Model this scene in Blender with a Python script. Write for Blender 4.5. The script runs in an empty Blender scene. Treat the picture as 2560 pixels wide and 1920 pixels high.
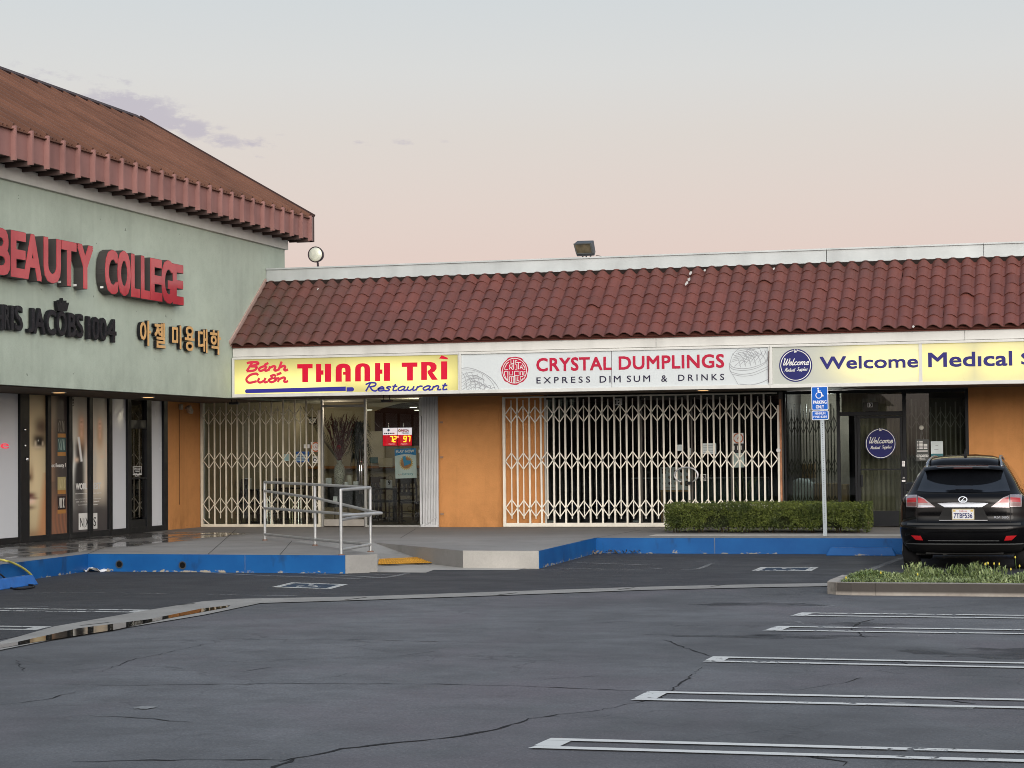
import bpy, bmesh, math, random, os
from mathutils import Vector, Matrix
random.seed(7)
S = bpy.context.scene
COL = S.collection
rad = math.radians

# ------------------------------------------------------------------ camera
CAM_H, FPX = 1.75, 5100.0
ROT = (Matrix.Rotation(rad(15.46), 3, 'Z') @ Matrix.Rotation(rad(91.97), 3, 'X') @ Matrix.Rotation(rad(-0.545), 3, 'Z'))
cam = bpy.data.cameras.new('Camera')
cam.sensor_width = 36.0
cam.lens = FPX / 2560 * 36.0
cam.clip_start, cam.clip_end = 0.1, 5000
co = bpy.data.objects.new('Camera', cam)
COL.objects.link(co)
co.matrix_world = Matrix.Translation((0, 0, CAM_H)) @ ROT.to_4x4()
S.camera = co
S.render.resolution_x, S.render.resolution_y = 1024, 768
S.cycles.max_bounces = 8
S.cycles.transparent_max_bounces = 12
S.cycles.filter_width = 0.95
S.cycles.caustics_reflective = False
S.cycles.caustics_refractive = False

# ------------------------------------------------------------------ sky and light
SUN_AZ, SUN_EL = rad(155), rad(4)      # low behind the camera (azimuth from +Y towards +X)
w = bpy.data.worlds.new("World")
S.world = w
w.use_nodes = True
NT = w.node_tree
NT.nodes.clear()
def wn(t, **k):
    n = NT.nodes.new(t)
    for a, b in k.items(): setattr(n, a, b)
    return n
def wm(op, a, b=None, c=None, clamp=False):
    n = wn('ShaderNodeMath', operation=op); n.use_clamp = clamp
    for i, v in enumerate((a, b, c)):
        if v is None: continue
        if isinstance(v, (int, float)): n.inputs[i].default_value = v
        else: NT.links.new(v, n.inputs[i])
    return n.outputs[0]
def wmix(f, a, b, blend='MIX'):
    n = wn('ShaderNodeMix', data_type='RGBA', blend_type=blend)
    for i, v in ((0, f), (6, a), (7, b)):
        if isinstance(v, (int, float)): n.inputs[i].default_value = v
        elif isinstance(v, tuple): n.inputs[i].default_value = v + (1,)
        else: NT.links.new(v, n.inputs[i])
    return n.outputs[2]
tc = wn('ShaderNodeTexCoord')
sep = wn('ShaderNodeSeparateXYZ'); NT.links.new(tc.outputs['Generated'], sep.inputs[0])
ramp = wn('ShaderNodeValToRGB'); NT.links.new(sep.outputs[2], ramp.inputs[0])
def stops(r, lst):
    e = r.color_ramp.elements
    while len(e) > 1: e.remove(e[-1])
    e[0].position = lst[0][0]; e[0].color = lst[0][1] + (1,)
    for p, c in lst[1:]:
        q = e.new(p); q.color = c + (1,)
stops(ramp, [(0.0, (.48, .40, .42)), (.045, (.66, .49, .475)), (.085, (.71, .545, .515)), (.120, (.70, .585, .55)),
             (.155, (.675, .615, .585)), (.185, (.655, .645, .64)), (.220, (.61, .635, .655)), (.30, (.53, .575, .63)), (.6, (.38, .46, .58)), (1.0, (.30, .38, .52))])
az = wm('ARCTAN2', sep.outputs[0], sep.outputs[1])
el = wm('ARCSINE', sep.outputs[2])
# bright after-glow on the horizon behind the camera
sd = (math.sin(SUN_AZ), math.cos(SUN_AZ))
dt = wm('ADD', wm('MULTIPLY', sep.outputs[0], sd[0]), wm('MULTIPLY', sep.outputs[1], sd[1]))
lobe = wm('MULTIPLY', wm('POWER', wm('MAXIMUM', dt, 0.0), 3.2), wm('SMOOTH_MIN', wm('MAXIMUM', wm('MULTIPLY', sep.outputs[2], 8.0), 0.0), 1.0, .3))
sky = wmix(lobe, ramp.outputs[0], (5.4, 5.1, 4.8))
# dusk clouds: a few thin mauve scraps
cv = wn('ShaderNodeCombineXYZ'); NT.links.new(wm('MULTIPLY', az, 1.0), cv.inputs[0]); NT.links.new(wm('MULTIPLY', el, 2.3), cv.inputs[1])
nz = wn('ShaderNodeTexNoise'); nz.inputs['Scale'].default_value = 75; nz.inputs['Detail'].default_value = 9; nz.inputs['Roughness'].default_value = .68
NT.links.new(cv.outputs[0], nz.inputs['Vector'])
def ray(u, v):
    return ROT @ Vector(((u - 1280) / FPX, -(v - 960) / FPX, -1.0))
mask = None
for u, v, su, sv, amp in [(330, 272, 130, 42, 1.0), (420, 305, 90, 26, .95), (110, 190, 130, 30, .5), (300, 202, 60, 12, .55), (478, 322, 60, 26, .95),
                          (560, 352, 70, 20, .75), (635, 358, 45, 16, .8), (540, 320, 40, 14, .5), (640, 390, 30, 12, .5), (900, 358, 35, 10, .6), (1010, 355, 35, 10, .62), (1100, 350, 40, 9, .5), (700, 335, 40, 10, .4)]:
    d = ray(u, v).normalized()
    a0, e0 = math.atan2(d.x, d.y), math.asin(d.z)
    dx = wm('MULTIPLY', wm('SUBTRACT', az, a0), FPX / su)
    dy = wm('MULTIPLY', wm('SUBTRACT', wm('SUBTRACT', el, e0), wm('MULTIPLY', wm('SUBTRACT', az, a0), -.12)), FPX / sv)
    q = wm('ADD', wm('MULTIPLY', dx, dx), wm('MULTIPLY', dy, dy))
    g = wm('MULTIPLY', wm('POWER', 2.718, wm('MULTIPLY', q, -.7)), amp)
    mask = g if mask is None else wm('MAXIMUM', mask, g)
cl = wm('MULTIPLY', wm('SUBTRACT', wm('ADD', nz.outputs['Fac'], wm('MULTIPLY', mask, .50)), .70), 6.5, clamp=True)
cl = wm('MULTIPLY', cl, wm('MULTIPLY', mask, 1.3, clamp=True), clamp=True)
sky = wmix(wm('MULTIPLY', cl, .70), sky, (.44, .395, .49))
nish = wn('ShaderNodeTexSky', sky_type='NISHITA'); nish.sun_disc = False
nish.sun_elevation = SUN_EL; nish.sun_rotation = SUN_AZ
bg1 = wn('ShaderNodeBackground'); bg1.inputs[1].default_value = 1.0; NT.links.new(sky, bg1.inputs[0])
bg2 = wn('ShaderNodeBackground'); bg2.inputs[1].default_value = 0.02; NT.links.new(nish.outputs[0], bg2.inputs[0])
ad = wn('ShaderNodeAddShader'); NT.links.new(bg1.outputs[0], ad.inputs[0]); NT.links.new(bg2.outputs[0], ad.inputs[1])
wo = wn('ShaderNodeOutputWorld'); NT.links.new(ad.outputs[0], wo.inputs[0])
sl = bpy.data.lights.new('sun', 'SUN'); sl.energy = 1.3; sl.angle = rad(40); sl.color = (1, .93, .86)
so = bpy.data.objects.new('sun', sl); COL.objects.link(so)
sdir = Vector((math.sin(SUN_AZ) * math.cos(rad(12)), math.cos(SUN_AZ) * math.cos(rad(12)), math.sin(rad(12))))
so.rotation_euler = (-sdir).to_track_quat('-Z', 'Y').to_euler()
S.view_settings.view_transform = 'Standard'
S.view_settings.look = 'None'
S.view_settings.exposure = 0.0
S.view_settings.gamma = 1.0

# ------------------------------------------------------------------ measuring helper
# a point of the photograph (2560 x 1920 pixels) laid onto a known plane of the place
def at(u, v, ax, val):
    d = ray(u, v); i = 'xyz'.index(ax)
    o = Vector((0, 0, CAM_H))
    return o + d * ((val - o[i]) / d[i])
def RY(Y, u0, v0, u1, v1):               # rectangle on a wall facing the camera: bottom-left and top-right pixels
    a, b = at(u0, v0, 'y', Y), at(u1, v1, 'y', Y)
    return a.x, b.x, a.z, b.z
def RX(X, u0, v0, u1, v1):
    a, b = at(u0, v0, 'x', X), at(u1, v1, 'x', X)
    return a.y, b.y, a.z, b.z

# ------------------------------------------------------------------ materials
def nodes(name):
    m = bpy.data.materials.new(name); m.use_nodes = True
    t = m.node_tree; t.nodes.clear()
    out = t.nodes.new('ShaderNodeOutputMaterial')
    return m, t, out
def mth(t, op, a, b=None, clamp=False):
    n = t.nodes.new('ShaderNodeMath'); n.operation = op; n.use_clamp = clamp
    for i, v in enumerate((a, b)):
        if v is None: continue
        if isinstance(v, (int, float)): n.inputs[i].default_value = v
        else: t.links.new(v, n.inputs[i])
    return n.outputs[0]
def mixc(t, f, a, b, blend='MIX'):
    n = t.nodes.new('ShaderNodeMix'); n.data_type = 'RGBA'; n.blend_type = blend
    for i, v in ((0, f), (6, a), (7, b)):
        if isinstance(v, (int, float)): n.inputs[i].default_value = v
        elif isinstance(v, tuple): n.inputs[i].default_value = v[:3] + (1,)
        else: t.links.new(v, n.inputs[i])
    return n.outputs[2]
def pos(t, scale=(1, 1, 1)):
    g = t.nodes.new('ShaderNodeNewGeometry')
    mp = t.nodes.new('ShaderNodeMapping'); mp.inputs['Scale'].default_value = scale
    t.links.new(g.outputs['Position'], mp.inputs['Vector'])
    return mp.outputs[0]
def noise(t, sc, det=4, rough=.55, scale=(1, 1, 1)):
    n = t.nodes.new('ShaderNodeTexNoise'); n.inputs['Scale'].default_value = sc
    n.inputs['Detail'].default_value = det; n.inputs['Roughness'].default_value = rough
    t.links.new(pos(t, scale), n.inputs['Vector'])
    return n.outputs['Fac']
def rng(t, f, a, b, lo=0., hi=1.):
    n = t.nodes.new('ShaderNodeMapRange'); n.inputs[1].default_value = a; n.inputs[2].default_value = b
    n.inputs[3].default_value = lo; n.inputs[4].default_value = hi
    t.links.new(f, n.inputs[0]); return n.outputs[0]
def bsdf(t, out, col, rough=.6, metal=0., spec=.22, coat=0., bump=None, bstr=.2, bdist=.01, emit=None, estr=0.):
    b = t.nodes.new('ShaderNodeBsdfPrincipled')
    def put(k, v):
        if isinstance(v, (int, float)): b.inputs[k].default_value = v
        elif isinstance(v, tuple): b.inputs[k].default_value = v[:3] + (1,)
        else: t.links.new(v, b.inputs[k])
    put('Base Color', col); put('Roughness', rough); put('Metallic', metal); put('Specular IOR Level', spec); put('Coat Weight', coat)
    if emit is not None: put('Emission Color', emit); put('Emission Strength', estr)
    if bump is not None:
        n = t.nodes.new('ShaderNodeBump'); n.inputs['Strength'].default_value = bstr; n.inputs['Distance'].default_value = bdist
        t.links.new(bump, n.inputs['Height']); t.links.new(n.outputs[0], b.inputs['Normal'])
    t.links.new(b.outputs[0], out.inputs[0])
    return b
MC = {}
def mat(name, col, rough=.6, metal=0., var=.12, sc=3., spec=.18, coat=0., bstr=0., bsc=40., island=0., streak=0., emit=None, estr=0.):
    """plain procedural surface: colour with soft uneven wear, optional fine bump, streaks and per-piece tint"""
    if name in MC: return MC[name]
    m, t, out = nodes(name)
    c = tuple(col)
    f = noise(t, sc, 5)
    lo = tuple(x * (1 - var) for x in c); hi = tuple(min(1, x * (1 + var)) for x in c)
    cc = mixc(t, rng(t, f, .3, .7), lo, hi)
    if streak:
        s = noise(t, 1.0, 4, .55, (2.2, 2.2, .20))
        cc = mixc(t, rng(t, s, .52, .80, 0, streak), cc, tuple(x * .55 for x in c))
    if island:
        g = t.nodes.new('ShaderNodeNewGeometry')
        cc = mixc(t, rng(t, g.outputs['Random Per Island'], 0, 1, 0, 1), mixc(t, island, cc, (0, 0, 0)), mixc(t, island * .45, cc, (1, .8, .7)))
    bsdf(t, out, cc, mth(t, 'ADD', rng(t, noise(t, sc * 2.7, 3), .3, .7, -.06, .06), rough) if rough > .07 else rough, metal, spec, coat,
         noise(t, bsc, 3) if bstr else None, bstr, .01, emit, estr)
    MC[name] = m
    return m
def glow(name, col, strength):
    if name in MC: return MC[name]
    m, t, out = nodes(name)
    bsdf(t, out, tuple(min(.8, c) for c in col), .4, emit=col, estr=strength)
    MC[name] = m; return m
def glass(name, tint=(1, 1, 1), refl=1.0, rough=0.0):
    if name in MC: return MC[name]
    m, t, out = nodes(name)
    tr = t.nodes.new('ShaderNodeBsdfTransparent'); tr.inputs[0].default_value = tint + (1,)
    gl = t.nodes.new('ShaderNodeBsdfGlossy'); gl.inputs['Roughness'].default_value = rough
    fr = t.nodes.new('ShaderNodeFresnel'); fr.inputs[0].default_value = 1.5
    mx = t.nodes.new('ShaderNodeMixShader')
    t.links.new(mth(t, 'MULTIPLY', fr.outputs[0], 1.7 * refl, True), mx.inputs[0])
    t.links.new(tr.outputs[0], mx.inputs[1]); t.links.new(gl.outputs[0], mx.inputs[2]); t.links.new(mx.outputs[0], out.inputs[0])
    MC[name] = m; return m
def vcol(name, rough=.5, estr=0.):
    if name in MC: return MC[name]
    m, t, out = nodes(name)
    a = t.nodes.new('ShaderNodeAttribute'); a.attribute_name = 'print'
    bsdf(t, out, a.outputs['Color'], rough)
    MC[name] = m; return m

# ------------------------------------------------------------------ mesh builder
class Fr:                                # a flat frame: x right, y up, d out of the surface
    def __init__(s, O, R, U, N): s.O, s.R, s.U, s.N = Vector(O), Vector(R), Vector(U), Vector(N)
    def __call__(s, x, y, d=0.): return s.O + s.R * x + s.U * y + s.N * d
def FY(Y): return Fr((0, Y, 0), (1, 0, 0), (0, 0, 1), (0, -1, 0))
def FX(X): return Fr((X, 0, 0), (0, 1, 0), (0, 0, 1), (1, 0, 0))
FONTS = {}
def font(k):
    if k not in FONTS:
        p = bpy.utils.system_resource('DATAFILES', path='fonts')
        try: FONTS[k] = None if k == 'sans' else bpy.data.fonts.load(os.path.join(p, 'Noto Sans CJK Regular.woff2'))
        except Exception: FONTS[k] = None
    return FONTS[k]
def txt(body, fnt='sans', shear=0., spacing=1., res=3):
    cu = bpy.data.curves.new('lettering', 'FONT'); cu.body = body
    f = font(fnt)
    if f: cu.font = f
    cu.shear = shear; cu.extrude = .5; cu.space_character = spacing; cu.resolution_u = res
    o = bpy.data.objects.new('lettering', cu); COL.objects.link(o)
    dg = bpy.context.evaluated_depsgraph_get()
    me = bpy.data.meshes.new_from_object(o.evaluated_get(dg))
    vs = [tuple(v.co) for v in me.vertices]; fs = [tuple(p.vertices) for p in me.polygons]
    bpy.data.objects.remove(o); bpy.data.curves.remove(cu); bpy.data.meshes.remove(me)
    return vs, fs
def spline(pts, n=8):
    P = [Vector(p) for p in pts]
    if len(P) < 3: return P
    out = []
    for i in range(len(P) - 1):
        a, b, c, d = P[max(0, i - 1)], P[i], P[i + 1], P[min(len(P) - 1, i + 2)]
        for k in range(n):
            s = k / n
            out.append(.5 * ((2 * b) + (c - a) * s + (2 * a - 5 * b + 4 * c - d) * s * s + (-a + 3 * b - 3 * c + d) * s ** 3))
    out.append(P[-1]); return out
SCRIPT = {
 'a': (1.2, [[(.9,.9),(.5,1),(.1,.5),(.4,0),(.85,.4)],[(.9,1),(.85,.3),(1.,0),(1.25,.2)]]),
 'n': (1.15, [[(.1,1),(.1,0)],[(.1,.6),(.5,1),(.75,.8),(.75,.2),(.95,0),(1.2,.2)]]),
 'h': (1.15, [[(.1,2),(.1,0)],[(.1,.6),(.5,1),(.75,.8),(.75,.2),(.95,0),(1.2,.2)]]),
 'u': (1.15, [[(.1,1),(.1,.3),(.4,0),(.75,.4)],[(.8,1),(.78,.3),(.95,0),(1.2,.2)]]),
 'o': (1.1, [[(.5,1),(.1,.5),(.5,0),(.9,.5),(.5,1)],[(.6,.95),(.9,.82),(1.2,.9)]]),
 'e': (.95, [[(.1,.5),(.8,.6),(.5,1),(.1,.5),(.45,0),(1.,.25)]]),
 's': (.85, [[(.75,.85),(.4,1),(.2,.75),(.6,.4),(.5,.02),(.05,.1)]]),
 't': (.75, [[(.3,1.6),(.25,.3),(.45,0),(.8,.2)],[(0,1.05),(.65,1.05)]]),
 'r': (.8, [[(.1,1),(.1,0)],[(.1,.6),(.4,.98),(.75,.9)]]),
 'l': (.6, [[(.2,2),(.15,.3),(.35,0),(.65,.2)]]),
 'c': (.9, [[(.8,.8),(.5,1),(.1,.5),(.45,0),(.95,.25)]]),
 'm': (1.5, [[(.1,1),(.1,0)],[(.1,.6),(.4,1),(.6,.8),(.6,0)],[(.6,.6),(.9,1),(1.15,.8),(1.15,.2),(1.35,0),(1.55,.2)]]),
 'i': (.5, [[(.15,1),(.12,.3),(.3,0),(.55,.2)],[(.2,1.4),(.23,1.5)]]),
 'p': (1.05, [[(.1,1),(.1,-.8)],[(.1,.6),(.5,1),(.9,.5),(.5,0),(.15,.2)]]),
 'd': (1.2, [[(.9,.9),(.5,1),(.1,.5),(.4,0),(.85,.4)],[(.95,2),(.85,.3),(1.,0),(1.25,.2)]]),
 'B': (1.4, [[(.42,1.9),(.15,0)],[(-.2,1.8),(.3,2),(1.,1.95),(1.15,1.55),(.4,1.08)],[(.4,1.08),(1.15,.9),(1.,.15),(.15,0)]]),
 'C': (1.35, [[(1.2,1.6),(.9,2),(.3,1.7),(.05,.8),(.5,0),(1.3,.3)]]),
 'R': (1.5, [[(.35,1.9),(.15,0)],[(-.2,1.6),(.3,2),(1.,1.9),(1.05,1.3),(.4,1.)],[(.5,1.),(.9,.3),(1.3,.05),(1.55,.25)]]),
 'S': (1.25, [[(1.1,1.7),(.7,2),(.3,1.5),(.9,.8),(.7,.05),(0,.25)]]),
 'W': (1.75, [[(-.1,1.8),(.2,1.95),(.25,.3),(.5,.05),(.8,.8),(1.,1.9)],[(.95,1.5),(.95,.3),(1.2,.05),(1.6,.9),(1.65,1.9),(1.5,1.8)]]),
 'M': (1.75, [[(0,.1),(.2,.2),(.35,1.9),(.55,1.9),(.7,.4),(1.1,1.9),(1.3,1.9),(1.35,.3),(1.55,0),(1.8,.2)]]),
 ' ': (.8, []),
 'á': (1.2, [[(.9,.9),(.5,1),(.1,.5),(.4,0),(.85,.4)],[(.9,1),(.85,.3),(1.,0),(1.25,.2)],[(.55,1.3),(.95,1.75)]]),
 'ố': (1.1, [[(.5,1),(.1,.5),(.5,0),(.9,.5),(.5,1)],[(.6,.95),(.9,.82),(1.2,.9)],[(.1,1.3),(.45,1.6),(.75,1.3)],[(.75,1.65),(1.2,2.05)]]),
}
class MB:
    def __init__(s): s.v, s.f, s.mi = [], [], []
    def add(s, vs, fs, mi=0):
        b = len(s.v); s.v += [tuple(p) for p in vs]
        for f in fs: s.f.append(tuple(b + i for i in f)); s.mi.append(mi)
    def box(s, x0, x1, y0, y1, z0, z1, mi=0):
        x0, x1 = sorted((x0, x1)); y0, y1 = sorted((y0, y1)); z0, z1 = sorted((z0, z1))
        s.add([(x0,y0,z0),(x1,y0,z0),(x1,y1,z0),(x0,y1,z0),(x0,y0,z1),(x1,y0,z1),(x1,y1,z1),(x0,y1,z1)],
              [(0,3,2,1),(4,5,6,7),(0,1,5,4),(1,2,6,5),(2,3,7,6),(3,0,4,7)], mi)
    def hexa(s, p, mi=0):                # 8 corners: bottom ring, top ring
        s.add(p, [(0,3,2,1),(4,5,6,7),(0,1,5,4),(1,2,6,5),(2,3,7,6),(3,0,4,7)], mi)
    def poly(s, pts, mi=0): s.add(pts, [tuple(range(len(pts)))], mi)
    def prism(s, fr, pts, d0, d1, mi=0):
        n = len(pts)
        ar = sum(pts[i][0]*pts[(i+1)%n][1]-pts[(i+1)%n][0]*pts[i][1] for i in range(n))
        if ar < 0: pts = pts[::-1]
        s.add([fr(x,y,d0) for x,y in pts]+[fr(x,y,d1) for x,y in pts],
              [tuple(range(n,2*n)), tuple(range(n-1,-1,-1))]+[(i,(i+1)%n,n+(i+1)%n,n+i) for i in range(n)], mi)
    def rect(s, fr, x0, x1, y0, y1, d0, d1, mi=0): s.prism(fr, [(x0,y0),(x1,y0),(x1,y1),(x0,y1)], d0, d1, mi)
    def disc(s, fr, cx, cy, r, d0, d1, n=40, mi=0, ry=None):
        ry = ry or r
        s.prism(fr, [(cx+r*math.cos(2*math.pi*i/n), cy+ry*math.sin(2*math.pi*i/n)) for i in range(n)], d0, d1, mi)
    def ring(s, fr, cx, cy, r0, r1, d, n=40, mi=0, a0=0., a1=2*math.pi, ry=1.):
        vs, fs = [], []
        for i in range(n+1):
            a = a0+(a1-a0)*i/n
            for r in (r0, r1): vs.append(fr(cx+r*math.cos(a), cy+r*ry*math.sin(a), d))
        for i in range(n): fs.append((2*i,2*i+1,2*i+3,2*i+2))
        s.add(vs, fs, mi)
    def stroke(s, fr, pts, wd, d, mi=0, smooth=True, n=6, taper=False):
        P = [Vector(p[:2]).to_3d() for p in pts]
        if smooth and len(P) > 2: P = spline(P, n)
        vs, fs = [], []
        for i, p in enumerate(P):
            a, b = P[max(0,i-1)], P[min(len(P)-1,i+1)]
            t = (b-a); t = t.normalized() if t.length > 1e-9 else Vector((1,0,0))
            ww = wd*.5*((.5+.5*math.sin(math.pi*min(1,max(0,i/(len(P)-1)))) ) if taper else 1)
            q = Vector((-t.y,t.x,0))*ww
            vs += [fr(p.x+q.x,p.y+q.y,d), fr(p.x-q.x,p.y-q.y,d)]
        for i in range(len(P)-1): fs.append((2*i,2*i+1,2*i+3,2*i+2))
        s.add(vs, fs, mi)
    def script(s, fr, body, x0, x1, zb, xh, wd, d, shear=.35, mi=0):
        tot = sum(SCRIPT[c][0] for c in body); kx = (x1-x0-shear*xh*.6)/tot; cx = 0; k = 0
        for c in body:
            adv, st = SCRIPT[c]
            for q in st:
                s.stroke(fr, [(x0+(cx+px)*kx+py*xh*shear, zb+py*xh) for px,py in q], wd, d+k*.0004, mi)
                k += 1
            cx += adv
    def text(s, fr, body, x0, x1, y0, y1, d0, d1, fnt='sans', bold=0., shear=0., spacing=1., mi=0, keep=False, res=3):
        vs, fs = txt(body, fnt, shear, spacing, res)
        if not vs: return
        ax, bx = min(v[0] for v in vs), max(v[0] for v in vs); ay, by = min(v[1] for v in vs), max(v[1] for v in vs)
        kx, ky = (x1-x0)/(bx-ax), (y1-y0)/(by-ay)
        if keep: kx = ky = min(kx, ky)
        ox = x0 + ((x1-x0)-(bx-ax)*kx)/2 if keep else x0
        oy = y0 + ((y1-y0)-(by-ay)*ky)/2 if keep else y0
        if not bold:
            s.add([fr(ox+(v[0]-ax)*kx, oy+(v[1]-ay)*ky, d0+(v[2]+.5)*(d1-d0)) for v in vs], fs, mi); return
        bx_ = by_ = bold*min(ky, kx*1.6)*1.0          # thicken: copies pushed outwards, each a hair prouder than the last
        sx, sy = max(.3,1-2*bx_/(x1-x0)), max(.3,1-2*by_/(y1-y0))
        for k,(qx,qy) in enumerate(((0,0),(1,.97),(-.97,1),(-1,-.98),(.98,-1),(.99,.03),(-.99,-.03),(.03,.99),(-.03,-.99))):
            e = k*.00035
            s.add([fr(ox+bx_+(v[0]-ax)*kx*sx+bx_*qx, oy+by_+(v[1]-ay)*ky*sy+by_*qy, d0+(v[2]+.5)*(d1-d0)+e) for v in vs], fs, mi)
    def tube(s, path, r, n=10, mi=0, cap=True):
        P = [Vector(p) for p in path]; R = r if isinstance(r,(list,tuple)) else [r]*len(P)
        vs, fs = [], []; u = None
        for i, p in enumerate(P):
            t = (P[min(len(P)-1,i+1)]-P[max(0,i-1)]).normalized()
            if u is None: u = t.orthogonal().normalized()
            else:
                u = u - t*u.dot(t); u = u.normalized() if u.length > 1e-6 else t.orthogonal().normalized()
            b = t.cross(u)
            vs += [p+(u*math.cos(2*math.pi*k/n)+b*math.sin(2*math.pi*k/n))*R[i] for k in range(n)]
        for i in range(len(P)-1):
            for k in range(n): fs.append((i*n+k,i*n+(k+1)%n,(i+1)*n+(k+1)%n,(i+1)*n+k))
        if cap: fs += [tuple(range(n-1,-1,-1)), tuple(range((len(P)-1)*n,len(P)*n))]
        s.add(vs, fs, mi)
    def lathe(s, c, prof, n=28, mi=0, axis='z'):
        vs, fs = [], []
        for r, h in prof:
            for k in range(n):
                a = 2*math.pi*k/n; x, y = r*math.cos(a), r*math.sin(a)
                vs.append((c[0]+x,c[1]+y,c[2]+h) if axis=='z' else ((c[0]+h,c[1]+x,c[2]+y) if axis=='x' else (c[0]+x,c[1]+h,c[2]+y)))
        for i in range(len(prof)-1):
            for k in range(n): fs.append((i*n+k,i*n+(k+1)%n,(i+1)*n+(k+1)%n,(i+1)*n+k))
        fs += [tuple(range(n-1,-1,-1)), tuple(range((len(prof)-1)*n,len(prof)*n))]
        s.add(vs, fs, mi)
    def build(s, name, mats, parent=None, smooth=False, bevel=0., fix=True, label=None, auto=None):
        me = bpy.data.meshes.new(name); me.from_pydata(s.v, [], s.f)
        for m in (mats if isinstance(mats,(list,tuple)) else [mats]): me.materials.append(m)
        me.polygons.foreach_set('material_index', s.mi)
        if smooth: me.polygons.foreach_set('use_smooth', [True]*len(s.f))
        if fix:
            bm = bmesh.new(); bm.from_mesh(me); bmesh.ops.recalc_face_normals(bm, faces=bm.faces); bm.to_mesh(me); bm.free()
        me.update()
        o = bpy.data.objects.new(name, me); COL.objects.link(o)
        if parent is not None:
            o.parent = parent
            l = Vector((0,0,0)); q = parent
            while q is not None: l += q.location; q = q.parent
            for v in me.vertices: v.co -= l
        if bevel:
            b = o.modifiers.new('bevel','BEVEL'); b.width = bevel; b.segments = 2; b.limit_method = 'ANGLE'; b.angle_limit = rad(40)
        if auto:
            me.polygons.foreach_set('use_smooth', [True]*len(me.polygons))
            try: me.set_sharp_from_angle(angle=rad(auto))
            except Exception: pass
        if label: o['label'] = label
        return o
def thing(name, label, cat, loc=(0,0,0), group=None):
    o = bpy.data.objects.new(name, None); COL.objects.link(o)
    o.location = loc; o.empty_display_size = .2
    o['label'] = label; o['category'] = cat
    if group: o['group'] = group
    return o
def tag(o, label, cat, group=None):
    o['label'] = label; o['category'] = cat
    if group: o['group'] = group
    return o
def struct(o, kind='structure'): o['kind'] = kind; return o
def dup(root, loc, label=None, rotz=0., name=None):
    r = root.copy(); COL.objects.link(r); r.location = loc; r.rotation_euler = (0,0,rotz)
    if label: r['label'] = label
    for ch in list(root.children):
        c = ch.copy(); COL.objects.link(c); c.parent = r
        for g in ch.children:
            d = g.copy(); COL.objects.link(d); d.parent = c
    return r

# ================================================================== the setting
ZW, YF, YS, XL, XC = 0.27, 40.0, 37.4, -17.92, -16.1
XR = 9.0                                  # the shop row runs on past the right edge of the view
HZ = Fr((0,0,0),(1,0,0),(0,1,0),(0,0,1))
def g(u, v, z=0.): p = at(u, v, 'z', z); return (p.x, p.y)

def asphalt(name, base, var, warm):
    m, t, out = nodes(name)
    big = noise(t, .22, 6, .6, (1, .8, 1)); mid = noise(t, 1.3, 6, .65, (1, 1.2, 1)); fine = noise(t, 48, 3, .75); gr = noise(t, 14, 4, .7)
    agg = t.nodes.new('ShaderNodeTexVoronoi'); agg.inputs['Scale'].default_value = 40; t.links.new(pos(t), agg.inputs['Vector'])
    c = mixc(t, rng(t, big, .38, .62), tuple(x * (1 - var) for x in base), tuple(x * (1 + var) for x in base))
    c = mixc(t, rng(t, mid, .44, .66, 0, .55), c, tuple(x * .58 for x in base))
    c = mixc(t, rng(t, noise(t, .31, 4, .6, (1.3, .8, 1)), .48, .66, 0, warm), c, (base[0] * 1.22, base[1] * 1.04, base[2] * 1.10))
    c = mixc(t, rng(t, gr, .42, .64, 0, .30), c, tuple(x * .60 for x in base))
    c = mixc(t, rng(t, agg.outputs['Distance'], .0, .22, .75, 0), c, (.30, .30, .31))
    c = mixc(t, rng(t, fine, .40, .62, 0, .60), c, tuple(x * .42 for x in base))
    oil = rng(t, noise(t, .75, 3, .55, (1, 1.2, 1)), .64, .74, 0, .65)
    c = mixc(t, oil, c, tuple(x * .38 for x in base))
    # hairline crazing
    vo = t.nodes.new('ShaderNodeTexVoronoi'); vo.feature = 'DISTANCE_TO_EDGE'; vo.inputs['Scale'].default_value = .55
    wp = t.nodes.new('ShaderNodeVectorMath'); wp.operation = 'ADD'; nn = t.nodes.new('ShaderNodeTexNoise'); nn.inputs['Scale'].default_value = 2.2; nn.inputs['Detail'].default_value = 6
    t.links.new(pos(t), nn.inputs['Vector']); sc_ = t.nodes.new('ShaderNodeVectorMath'); sc_.operation = 'SCALE'; sc_.inputs['Scale'].default_value = .9
    t.links.new(nn.outputs['Color'], sc_.inputs[0]); t.links.new(pos(t, (1, 1.15, 1)), wp.inputs[0]); t.links.new(sc_.outputs[0], wp.inputs[1]); t.links.new(wp.outputs[0], vo.inputs['Vector'])
    cr = mth(t, 'MULTIPLY', rng(t, vo.outputs['Distance'], .004, .014, 1, 0), rng(t, noise(t, .4, 3), .48, .62, 0, .5), True)
    c = mixc(t, cr, c, (.016, .017, .019))
    r = mth(t, 'ADD', rng(t, mid, .3, .7, .58, .80), mth(t, 'MULTIPLY', oil, -.25))
    hgt = mth(t, 'ADD', fine, mth(t, 'MULTIPLY', agg.outputs['Distance'], .8))
    bsdf(t, out, c, r, spec=.40, bump=hgt, bstr=.40, bdist=.012)
    return m
M_ASPH = asphalt('asphalt_worn', (.122,.128,.137), .40, .9)
M_ASPH2 = asphalt('asphalt_newer', (.046,.049,.055), .26, .2)

mb = MB(); N = 10
for i in range(N):
    for j in range(N):
        x0, x1, y0, y1 = -700 + 140 * i, -560 + 140 * i, -700 + 140 * j, -560 + 140 * j
        mb.poly([(x0,y0,0),(x1,y0,0),(x1,y1,0),(x0,y1,0)])
struct(mb.build('ground', M_ASPH))

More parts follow.
